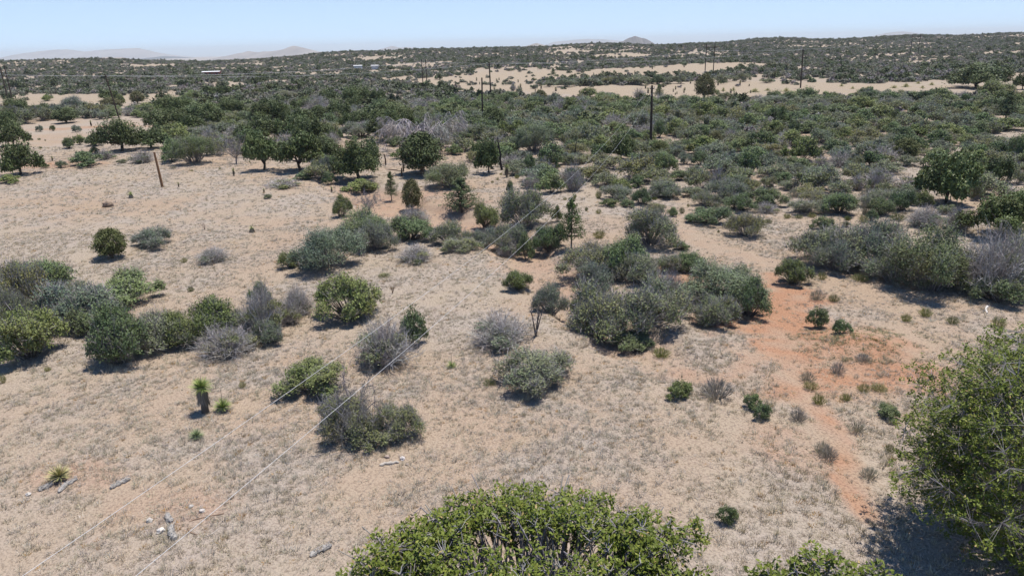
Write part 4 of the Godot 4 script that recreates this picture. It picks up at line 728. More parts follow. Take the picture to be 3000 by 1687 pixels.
	["w", 27.31, -175.98, 1.25, 1.09, 0, "small bare grey shrub left of the near power pole"],
	["s", 17.47, -99.96, 2.07, 2.05, 1, "large dusty olive shrub before and left of the near power pole"],
	["g", 21.78, -179.83, 2.36, 2.58, 1, "large leafy green shrub in front of the meadow hedge"],
	["o", -20.87, -125.34, 3.5, 5.25, 0, "large dark oak tree left of the sprawling dead tree"],
	["o", -128.65, -192.81, 3.3, 4.95, 2, "large broad oak tree well left of the left power pole"],
	["g", 95.62, -137.91, 2.23, 1.98, 1, "large leafy green shrub just before and right of the small bright tree"],
	["g", 51.98, -146.48, 2.06, 1.98, 0, "medium bright green shrub just left of the pointed juniper"],
	["o", -120.09, -168.11, 2.87, 4.31, 2, "medium broad oak tree well left of the left power pole"],
	["g", 19.79, -90.38, 1.27, 1.5, 0, "small bright green shrub in front of the near power pole"],
	["g", 0.02, -100.88, 1.18, 1.44, 2, "small dark green shrub just before and right of the burnt snag"],
	["g", 65.85, -143.96, 2.4, 2.26, 1, "large leafy green shrub behind the bear grass tuft"],
	["w", 8.58, -162.71, 1.79, 1.59, 1, "medium purplish bare shrub right of the middle power pole"],
	["w", 95.45, -129.75, 1.39, 1.5, 0, "medium bare grey shrub well before and right of the large far oak"],
	["w", 16.39, -162.56, 2.1, 2.09, 2, "large pale twiggy shrub left of the near power pole"],
	["g", 89.99, -119.85, 2.07, 1.81, 1, "medium leafy green shrub right of the small bright tree"],
	["o", -117.27, -184, 2.33, 3.49, 0, "medium dark oak tree well behind and left of the short leaning pole"],
	["o", -42.13, -149.17, 2.6, 3.9, 2, "medium broad oak tree behind and right of the twin field oaks"],
	["s", 17.58, -147.6, 1.74, 1.86, 2, "medium blue-grey shrub in front of the meadow hedge"],
	["w", -34.87, -132.52, 1.49, 1.67, 1, "medium purplish bare shrub well left of the sprawling dead tree"],
	["g", -20.14, -164.73, 1.88, 2.3, 1, "large leafy green shrub just behind the sprawling dead tree"],
	["o", -33.91, -120.63, 3.2, 4.8, 0, "large dark oak tree behind and right of the twin field oaks"],
	["g", 44.01, -129.61, 2.49, 2.55, 0, "large bright green shrub just left of the pointed juniper"],
	["s", 44.32, -179.17, 2.04, 2.3, 0, "large grey-green shrub just before and left of the round meadow bush"],
	["s", -2.36, -115.11, 1.98, 2.36, 1, "large dusty olive shrub just behind and left of the burnt snag"],
	["g", 89.61, -180.39, 2.22, 2.32, 2, "large dark green shrub well behind and right of the bear grass tuft"],
	["s", 1.66, -97.79, 1.41, 1.68, 2, "medium blue-grey shrub well behind and right of the conical pine"],
	["w", -16.59, -125.58, 1.68, 1.69, 0, "medium bare grey shrub just left of the sprawling dead tree"],
	["s", 22.89, -98.5, 1.28, 1.42, 2, "small blue-grey shrub well before and left of the round meadow bush"],
	["g", 16.53, -91.39, 1.56, 1.52, 0, "medium bright green shrub in front of the near power pole"],
	["s", 28.55, -152.89, 1.95, 1.83, 0, "medium grey-green shrub just behind and left of the near power pole"],
	["g", -75.71, -173.75, 2.42, 2.59, 1, "large leafy green shrub well right of the left power pole"],
	["w", -40.54, -172.72, 1.32, 1.27, 2, "small pale twiggy shrub well behind and right of the twin field oaks"],
	["g", 12.44, -100.33, 1.52, 1.62, 2, "medium dark green shrub well before and left of the near power pole"],
	["g", 43.86, -120.79, 1.96, 2.17, 1, "large leafy green shrub just before and left of the pointed juniper"],
	["g", -4.18, -130.31, 2.05, 2.31, 1, "large leafy green shrub behind and left of the burnt snag"],
	["s", 7.69, -94.78, 1.11, 1.32, 1, "small dusty olive shrub right of the burnt snag"],
	["j", 76.26, -170.02, 1.48, 2.36, 1, "medium olive juniper right of the pointed juniper"],
	["w", -24.9, -176.34, 1.72, 1.68, 0, "medium bare grey shrub behind and left of the sprawling dead tree"],
	["s", 55.63, -77.63, 1.48, 1.52, 1, "medium dusty olive shrub behind the dark olive oak"],
	["s", -81.93, -173.34, 2.07, 2.3, 0, "large grey-green shrub well behind the short leaning pole"],
	["o", -119.98, -173.64, 1.85, 2.77, 0, "small dark oak tree well left of the left power pole"],
	["o", -60.47, -138.97, 2.44, 3.66, 0, "medium dark oak tree behind and right of the short leaning pole"],
	["o", -40.32, -197.24, 3.56, 5.33, 1, "large green oak tree well behind and left of the sprawling dead tree"],
	["s", 20.03, -171.21, 2.03, 2.21, 2, "large blue-grey shrub in front of the meadow hedge"],
	["s", 118.01, -171.01, 2.07, 2.54, 1, "large dusty olive shrub just behind and right of the small bright tree"],
	["s", -24.54, -146.18, 1.87, 1.83, 1, "medium dusty olive shrub left of the sprawling dead tree"],
	["g", 21.98, -113.8, 1.6, 1.6, 2, "medium dark green shrub just in front of the near power pole"],
	["s", 35.38, -107.98, 1.67, 1.63, 0, "medium grey-green shrub before and left of the pointed juniper"],
	["o", -82.86, -182.85, 3.4, 5.11, 1, "large green oak tree right of the left power pole"],
	["w", -54.73, -198.6, 2.42, 2.36, 0, "large bare grey shrub well behind the twin field oaks"],
	["w", -51.95, -125.87, 2.14, 2.49, 1, "large purplish bare shrub behind and right of the short leaning pole"],
	["g", 63.35, -147.49, 1.77, 2.21, 1, "medium leafy green shrub right of the pointed juniper"],
	["g", 2.9, -120.98, 1.79, 1.86, 0, "medium bright green shrub behind and right of the burnt snag"],
	["w", -6.79, -193.13, 1.38, 1.69, 0, "medium bare grey shrub just in front of the middle power pole"],
	["g", 97.61, -163.77, 2.51, 2.16, 1, "large leafy green shrub before and left of the large far oak"],
	["g", 59.67, -108.69, 1.49, 1.78, 1, "medium leafy green shrub well behind and left of the thicket oak"],
	["g", -35.6, -124.33, 1.77, 2.14, 1, "medium leafy green shrub behind and right of the twin field oaks"],
	["g", 20.65, -102.03, 2.08, 1.92, 1, "medium leafy green shrub in front of the near power pole"],
	["w", 7.58, -103.45, 1.13, 1.34, 0, "small bare grey shrub right of the burnt snag"],
	["s", 26.09, -79.9, 1.67, 1.43, 1, "medium dusty olive shrub well before and left of the pointed juniper"],
	["g", -2.05, -146.37, 1.88, 2.2, 1, "medium leafy green shrub before and right of the middle power pole"],
	["g", 54.43, -90.44, 1.29, 1.22, 0, "small bright green shrub behind and left of the thicket oak"],
	["s", 33.54, -142.16, 2.37, 2.5, 0, "large grey-green shrub just right of the near power pole"],
	["s", 45.83, -68.07, 1.97, 2.22, 2, "large blue-grey shrub right of the thicket oak"],
	["g", -17.34, -137.72, 1.94, 1.93, 2, "medium dark green shrub just behind and left of the sprawling dead tree"],
	["s", 46.6, -74.17, 1.27, 1.2, 0, "small grey-green shrub just before and right of the thicket oak"],
	["s", 37.9, -76.66, 1.52, 1.84, 0, "medium grey-green shrub before and right of the bear grass tuft"],
	["g", 14.72, -126.16, 1.78, 2.09, 0, "medium bright green shrub in front of the meadow hedge"],
	["g", 35.26, -100.12, 2.04, 2.51, 2, "large dark green shrub before and left of the pointed juniper"],
	["w", 22.87, -120.74, 1.88, 1.79, 0, "medium bare grey shrub just before and left of the near power pole"],
	["w", -28.7, -116.73, 1.87, 2.11, 0, "large bare grey shrub right of the twin field oaks"],
	["s", 12.38, -144.28, 2.38, 2.47, 2, "large blue-grey shrub before and left of the meadow hedge"],
	["s", 37.7, -167.34, 2.11, 2.58, 1, "large dusty olive shrub just behind and right of the near power pole"],
	["g", 48.97, -109.74, 1.58, 1.83, 2, "medium dark green shrub just behind and left of the bear grass tuft"],
	["g", 24.09, -154.66, 2.17, 2.44, 2, "large dark green shrub left of the near power pole"],
	["j", 43.84, -115.31, 1.12, 1.8, 1, "small olive juniper just in front of the pointed juniper"],
	["s", -128.17, -183.33, 2.17, 2.7, 0, "large grey-green shrub well left of the left power pole"],
	["w", -73.33, -188.4, 1.22, 1.24, 2, "small pale twiggy shrub well behind and left of the twin field oaks"],
	["g", 24.32, -77.35, 1.16, 1.02, 0, "small bright green shrub well before and left of the pointed juniper"],
	["w", 15.45, -109.78, 1.23, 1.08, 0, "small bare grey shrub before and left of the near power pole"],
	["o", -25.7, -103.99, 1.61, 2.41, 0, "small dark oak tree right of the twin field oaks"],
	["g", 31.91, -150.45, 2.33, 2.37, 0, "large bright green shrub just behind and right of the near power pole"],
	["g", 45.27, -58.6, 1.85, 2.16, 1, "medium leafy green shrub right of the dark olive oak"],
	["o", -31.32, -123.52, 1.92, 2.88, 0, "small dark oak tree behind and right of the twin field oaks"],
	["w", -57.81, -189.43, 2.17, 2.35, 2, "large pale twiggy shrub well behind the twin field oaks"],
	["g", -13.05, -190.68, 2.28, 2.75, 1, "large leafy green shrub just left of the middle power pole"],
	["s", -17.07, -145.91, 2.16, 2.69, 1, "large dusty olive shrub just behind the sprawling dead tree"],
	["o", -46.64, -129.91, 2.24, 3.36, 2, "small broad oak tree behind and left of the twin field oaks"],
	["w", 22.23, -188.17, 1.4, 1.46, 1, "medium purplish bare shrub just in front of the meadow hedge"],
	["s", 77, -114.09, 1.56, 1.71, 1, "medium dusty olive shrub before and left of the small bright tree"],
	["w", -114.09, -158.58, 1.42, 1.34, 1, "medium purplish bare shrub well left of the short leaning pole"],
	["s", 1.78, -91.56, 1.51, 1.56, 2, "medium blue-grey shrub just before and right of the burnt snag"],
	["s", 32.22, -92.34, 1.34, 1.59, 2, "medium blue-grey shrub before and left of the pointed juniper"],
	["w", -21.49, -175.67, 1.49, 1.8, 2, "medium pale twiggy shrub behind the sprawling dead tree"],
	["g", -13.54, -156.87, 2.3, 2.59, 1, "large leafy green shrub just behind and right of the sprawling dead tree"],
	["s", 41.57, -89, 1.52, 1.9, 2, "medium blue-grey shrub just in front of the bear grass tuft"],
	["g", 46.15, -61.01, 1.29, 1.54, 2, "small dark green shrub right of the dark olive oak"],
	["w", 40.43, -86.28, 1.62, 1.77, 2, "medium pale twiggy shrub just in front of the bear grass tuft"],
	["s", -44.92, -157.12, 2.14, 1.84, 0, "medium grey-green shrub well left of the sprawling dead tree"],
	["s", 37.25, -65.35, 1.37, 1.41, 0, "small grey-green shrub before and left of the thicket oak"],
	["g", 49.99, -78.37, 1.52, 1.88, 1, "medium leafy green shrub well behind and left of the dark olive oak"],
	["g", 6.55, -122.45, 2.08, 2.11, 0, "large bright green shrub right of the burnt snag"],
	["j", -108.08, -147.92, 1.97, 3.14, 1, "medium olive juniper well left of the left power pole"],
	["g", 5.88, -165.97, 2.46, 2.58, 2, "large dark green shrub right of the middle power pole"],
	["g", 34.86, -119.1, 1.98, 2.34, 0, "large bright green shrub left of the pointed juniper"],
	["w", 10.47, -165.36, 1.24, 1.06, 0, "small bare grey shrub before and left of the meadow hedge"],
	["j", -121.9, -184.98, 1.5, 2.4, 2, "medium brownish juniper well left of the left power pole"],
	["g", 70.54, -120.14, 1.75, 1.65, 1, "medium leafy green shrub well behind the thicket oak"],
	["g", 35.42, -149.71, 1.92, 1.87, 0, "medium bright green shrub just right of the near power pole"],
	["w", -41.5, -190.12, 2.17, 2.08, 0, "large bare grey shrub well behind and left of the big round juniper"],
	["w", -129.84, -188.88, 1.53, 1.79, 0, "medium bare grey shrub well left of the left power pole"],
	["w", 21.46, -151.89, 1.57, 1.51, 0, "medium bare grey shrub left of the near power pole"],
	["s", 66.34, -98.7, 1.31, 1.63, 0, "medium grey-green shrub before and left of the small bright tree"],
	["g", 64.36, -131.65, 2.24, 2.39, 0, "large bright green shrub behind and right of the bear grass tuft"],
	["w", -53.82, -116.6, 1.77, 1.62, 1, "medium purplish bare shrub behind and right of the short leaning pole"],
	["w", 45.32, -136.78, 1.94, 2.39, 0, "large bare grey shrub left of the pointed juniper"],
	["w", 87.63, -160.86, 1.79, 2.14, 0, "large bare grey shrub well left of the large far oak"],
	["g", 63.9, -121.59, 2.04, 2.01, 1, "medium leafy green shrub right of the bear grass tuft"],
	["g", 5.38, -175.94, 2.36, 2.04, 0, "large bright green shrub behind and right of the burnt snag"],
	["o", -3.72, -102.07, 1.73, 2.59, 1, "small green oak tree just left of the burnt snag"],
	["w", -33.45, -109.91, 1.11, 1.25, 0, "small bare grey shrub just behind and right of the twin field oaks"],
	["s", 68.56, -113.91, 1.82, 2.15, 2, "medium blue-grey shrub behind the thicket oak"],
	["g", -10.84, -139.15, 1.67, 1.94, 1, "medium leafy green shrub just right of the sprawling dead tree"],
	["g", 60.76, -92.21, 1.3, 1.3, 1, "small leafy green shrub behind and right of the thicket oak"],
	["s", 5.44, -129.99, 2.31, 2.21, 2, "large blue-grey shrub before and right of the middle power pole"],
	["w", 93.43, -130.45, 1.37, 1.29, 1, "small purplish bare shrub just before and right of the small bright tree"],
	["g", 81.44, -143.37, 1.76, 2.06, 0, "medium bright green shrub before and left of the large far oak"],
	["o", -61.42, -199.37, 1.83, 2.75, 0, "small dark oak tree well behind the twin field oaks"],
	["s", -5.73, -146.55, 2.17, 2.48, 2, "large blue-grey shrub in front of the middle power pole"],
	["g", 55.28, -125.02, 2.09, 2.09, 1, "large leafy green shrub just behind and left of the bear grass tuft"],
	["s", -0.1, -106.47, 1.4, 1.46, 2, "medium blue-grey shrub just behind and right of the burnt snag"],
	["s", 7.57, -190.2, 2.3, 2.77, 2, "large blue-grey shrub right of the middle power pole"],
	["w", 5.32, -114.78, 1.19, 1.15, 0, "small bare grey shrub well before and right of the middle power pole"],
	["s", 51.71, -75.92, 1.18, 1.19, 1, "small dusty olive shrub right of the thicket oak"],
	["g", -21.75, -138.68, 1.67, 1.94, 2, "medium dark green shrub left of the sprawling dead tree"],
	["s", 24.83, -83.63, 1.87, 1.9, 0, "medium grey-green shrub well before and right of the near power pole"],
	["g", -15.13, -181.99, 2.33, 2.5, 0, "large bright green shrub left of the middle power pole"],
	["s", -107.09, -189.76, 2.4, 2.9, 1, "large dusty olive shrub before and left of the left power pole"],
	["o", -43.29, -129.41, 2.63, 3.95, 2, "medium broad oak tree behind and left of the twin field oaks"],
	["s", 75.54, -120.4, 1.95, 2.4, 2, "large blue-grey shrub left of the small bright tree"],
	["g", -113.54, -155.41, 2.09, 1.88, 2, "medium dark green shrub well left of the left power pole"],
	["g", 87.08, -136.44, 1.89, 1.71, 0, "medium bright green shrub left of the small bright tree"],
	["g", 49.35, -75.92, 1.61, 1.72, 2, "medium dark green shrub just right of the thicket oak"],
	["w", 27.3, -135.52, 1.62, 1.42, 0, "medium bare grey shrub just in front of the near power pole"],
	["s", 62.58, -103.37, 1.83, 1.84, 1, "medium dusty olive shrub behind the thicket oak"],
	["s", 37.54, -123.4, 2.41, 2.2, 2, "large blue-grey shrub left of the pointed juniper"],
	["w", 9.82, -181.45, 1.2, 1.22, 2, "small pale twiggy shrub left of the meadow hedge"],
	["w", -108.05, -151.37, 1.4, 1.51, 1, "medium purplish bare shrub well left of the left power pole"],
	["g", 19.35, -112.01, 1.67, 2.02, 0, "medium bright green shrub well before and right of the meadow hedge"],
	["g", -6.58, -135.47, 2.29, 2.8, 2, "large dark green shrub in front of the middle power pole"],
	["g", 31, -89.26, 1.96, 2.06, 0, "medium bright green shrub before and left of the pointed juniper"],
	["s", -33.85, -135.33, 2.22, 2.29, 0, "large grey-green shrub behind and right of the twin field oaks"],
	["g", 14.58, -155.48, 1.95, 2.38, 1, "large leafy green shrub before and left of the meadow hedge"],
	["w", -20.2, -191.54, 2.51, 2.48, 1, "large purplish bare shrub behind the sprawling dead tree"],
	["s", 97.72, -188.24, 2.41, 2.27, 2, "large blue-grey shrub well left of the large far oak"],
	["w", 45.06, -98.46, 1.46, 1.32, 1, "medium purplish bare shrub just in front of the bear grass tuft"],
	["g", 53.06, -81.81, 1.66, 2.06, 1, "medium leafy green shrub just behind and right of the thicket oak"],
	["w", 46.02, -87.66, 2.06, 1.98, 1, "large purplish bare shrub right of the bear grass tuft"],
	["g", -53.96, -140.33, 2.05, 2.37, 1, "large leafy green shrub well behind and right of the short leaning pole"],
	["j", -28.36, -177.78, 1.71, 2.74, 2, "medium brownish juniper behind and left of the sprawling dead tree"],
	["g", -37.17, -150.65, 2.18, 2.53, 1, "large leafy green shrub behind and right of the twin field oaks"],
	["w", -36.45, -117.56, 1.9, 2.35, 0, "large bare grey shrub just behind the twin field oaks"],
	["g", -10.01, -155.07, 2.17, 2.3, 0, "large bright green shrub before and left of the middle power pole"],
	["g", 60.66, -101.41, 1.62, 1.9, 2, "medium dark green shrub behind the thicket oak"],
	["w", 12.05, -170.11, 2.24, 2.66, 2, "large pale twiggy shrub well right of the middle power pole"],
	["s", 16.91, -77.43, 1.25, 1.18, 0, "small grey-green shrub well in front of the near power pole"],
	["g", 9.14, -105.03, 1.49, 1.42, 2, "medium dark green shrub right of the burnt snag"],
	["g", 26.17, -157.6, 1.87, 2.15, 0, "medium bright green shrub just left of the near power pole"],
	["s", 29.61, -173.8, 2.35, 2.06, 2, "large blue-grey shrub just behind and left of the near power pole"],
	["s", 63.67, -96.02, 1.32, 1.55, 1, "medium dusty olive shrub behind and right of the thicket oak"],
	["w", 10.93, -198.18, 1.38, 1.58, 0, "medium bare grey shrub left of the meadow hedge"],
	["g", 41.14, -104.77, 1.98, 2.01, 0, "medium bright green shrub in front of the pointed juniper"],
	["g", -13.83, -102.16, 1.97, 1.69, 2, "medium dark green shrub just left of the big round juniper"],
	["s", -14.61, -117.25, 1.91, 1.73, 2, "medium blue-grey shrub just before and left of the sprawling dead tree"],
	["w", -61.08, -159.31, 1.48, 1.52, 2, "medium pale twiggy shrub well behind and left of the twin field oaks"],
	["s", 42.99, -134.2, 2.34, 2.86, 1, "large dusty olive shrub left of the pointed juniper"],
	["g", -15.84, -120.22, 1.81, 1.56, 1, "medium leafy green shrub just before and left of the sprawling dead tree"],
	["g", 1.64, -126.06, 1.84, 2.22, 2, "medium dark green shrub behind and right of the burnt snag"],
	["g", -7.79, -152.02, 1.93, 2.08, 2, "medium dark green shrub just before and left of the middle power pole"],
	["s", 43.82, -93.68, 1.33, 1.21, 1, "small dusty olive shrub just before and right of the bear grass tuft"],
	["s", 45.92, -148.54, 2.18, 2.53, 1, "large dusty olive shrub before and right of the round meadow bush"],
	["j", -48.92, -111.6, 1.26, 2.02, 1, "small olive juniper behind and right of the short leaning pole"],
	["w", 13.21, -192.83, 2.46, 2.33, 1, "large purplish bare shrub before and left of the meadow hedge"],
	["s", 10.83, -79.21, 1.47, 1.41, 2, "medium blue-grey shrub well before and left of the near power pole"],
	["w", 97.1, -167.11, 1.4, 1.34, 1, "medium purplish bare shrub before and left of the large far oak"],
	["w", 46.2, -132.38, 1.98, 1.8, 1, "medium purplish bare shrub just left of the pointed juniper"],
	["w", -41.61, -176.39, 1.29, 1.1, 0, "small bare grey shrub well behind and right of the twin field oaks"],
	["g", 63.48, -110.46, 1.94, 2.02, 2, "medium dark green shrub behind and left of the thicket oak"],
	["g", -33.51, -130.39, 1.8, 2.21, 2, "medium dark green shrub behind and right of the twin field oaks"],
	["s", 23.43, -72.22, 1.2, 1.05, 2, "small blue-grey shrub well before and left of the pointed juniper"],
	["w", -73.33, -166.25, 2.2, 2.3, 1, "large purplish bare shrub well right of the left power pole"],
	["s", -57.73, -142.6, 2.13, 2.3, 1, "large dusty olive shrub well left of the twin field oaks"],
	["o", -47.82, -157.4, 1.84, 2.76, 0, "small dark oak tree well left of the sprawling dead tree"],
	["s", 36.74, -155.84, 2.36, 2.86, 0, "large grey-green shrub before and left of the round meadow bush"],
	["o", -30.01, -166.51, 2.03, 3.04, 1, "small green oak tree left of the sprawling dead tree"],
	["g", -0.66, -103.62, 1.84, 1.67, 0, "medium bright green shrub just left of the burnt snag"],
	["g", 27.08, -100.49, 2.08, 2.44, 0, "large bright green shrub before and right of the near power pole"],
	["g", 95.83, -148.4, 1.82, 1.87, 1, "medium leafy green shrub just left of the small bright tree"],
	["s", -62.11, -162.72, 2.21, 2.18, 1, "large dusty olive shrub well behind and left of the twin field oaks"],
	["g", 80.63, -107.3, 1.99, 1.95, 1, "medium leafy green shrub before and right of the small bright tree"],
	["g", 74.67, -131.58, 1.59, 1.69, 2, "medium dark green shrub well before and left of the large far oak"],
	["g", -3.4, -123.44, 1.78, 1.6, 1, "medium leafy green shrub behind and left of the burnt snag"],
	["g", 28.65, -160.69, 1.95, 2.38, 1, "large leafy green shrub just behind and left of the near power pole"],
	["g", 67.1, -110.04, 1.97, 1.94, 0, "medium bright green shrub behind the thicket oak"],
	["w", 62.14, -181.43, 1.96, 1.95, 1, "large purplish bare shrub behind and left of the pointed juniper"],
	["s", 9.55, -122.09, 1.4, 1.67, 0, "medium grey-green shrub right of the burnt snag"],
	["w", 34.14, -181.52, 1.76, 1.66, 2, "medium pale twiggy shrub just behind the near power pole"],
	["s", 87.25, -148.55, 2.32, 2.57, 1, "large dusty olive shrub before and left of the large far oak"],
	["g", 4.39, -79.79, 1.59, 1.87, 1, "medium leafy green shrub before and right of the burnt snag"],
	["w", 23.66, -64.05, 1.01, 0.92, 1, "small purplish bare shrub well before and left of the bear grass tuft"],
	["w", 13.25, -179.14, 2.01, 2.23, 0, "large bare grey shrub before and left of the meadow hedge"],
	["j", 31.07, -107.77, 1.13, 1.8, 2, "small brownish juniper right of the near power pole"],
	["s", 25.16, -130.56, 2.51, 2.98, 2, "large blue-grey shrub just before and left of the near power pole"],
	["s", 9.65, -101.83, 1.61, 1.75, 1, "medium dusty olive shrub well left of the near power pole"],
	["s", -55.28, -131.87, 2.35, 2.64, 2, "large blue-grey shrub behind and right of the short leaning pole"],
	["g", -10.11, -127.69, 2.26, 2.07, 1, "large leafy green shrub just right of the sprawling dead tree"],
	["g", 70.79, -110.62, 1.54, 1.76, 0, "medium bright green shrub before and left of the small bright tree"],
	["g", 66.87, -175.69, 1.99, 2.48, 2, "large dark green shrub just behind the pointed juniper"],
	["s", 27.91, -87.66, 1.62, 2, 2, "medium blue-grey shrub well before and left of the pointed juniper"],
	["s", 23.68, -103, 1.97, 1.69, 2, "medium blue-grey shrub before and right of the near power pole"],
	["g", 59.29, -122.65, 1.97, 1.82, 1, "medium leafy green shrub behind and right of the bear grass tuft"],
	["s", 93.22, -161.45, 2.12, 1.93, 0, "medium grey-green shrub before and left of the large far oak"],
	["s", -38.14, -174, 2.21, 2.18, 0, "large grey-green shrub well left of the sprawling dead tree"],
	["g", -0.83, -98.55, 1.68, 1.83, 0, "medium bright green shrub just before and left of the burnt snag"],
	["s", 8.25, -97.09, 1.42, 1.25, 2, "small blue-grey shrub well before and left of the near power pole"],
	["s", 3.47, -94.58, 1.24, 1.14, 0, "small grey-green shrub right of the burnt snag"],
	["w", 40.24, -130.63, 1.78, 1.81, 2, "medium pale twiggy shrub left of the pointed juniper"],
]
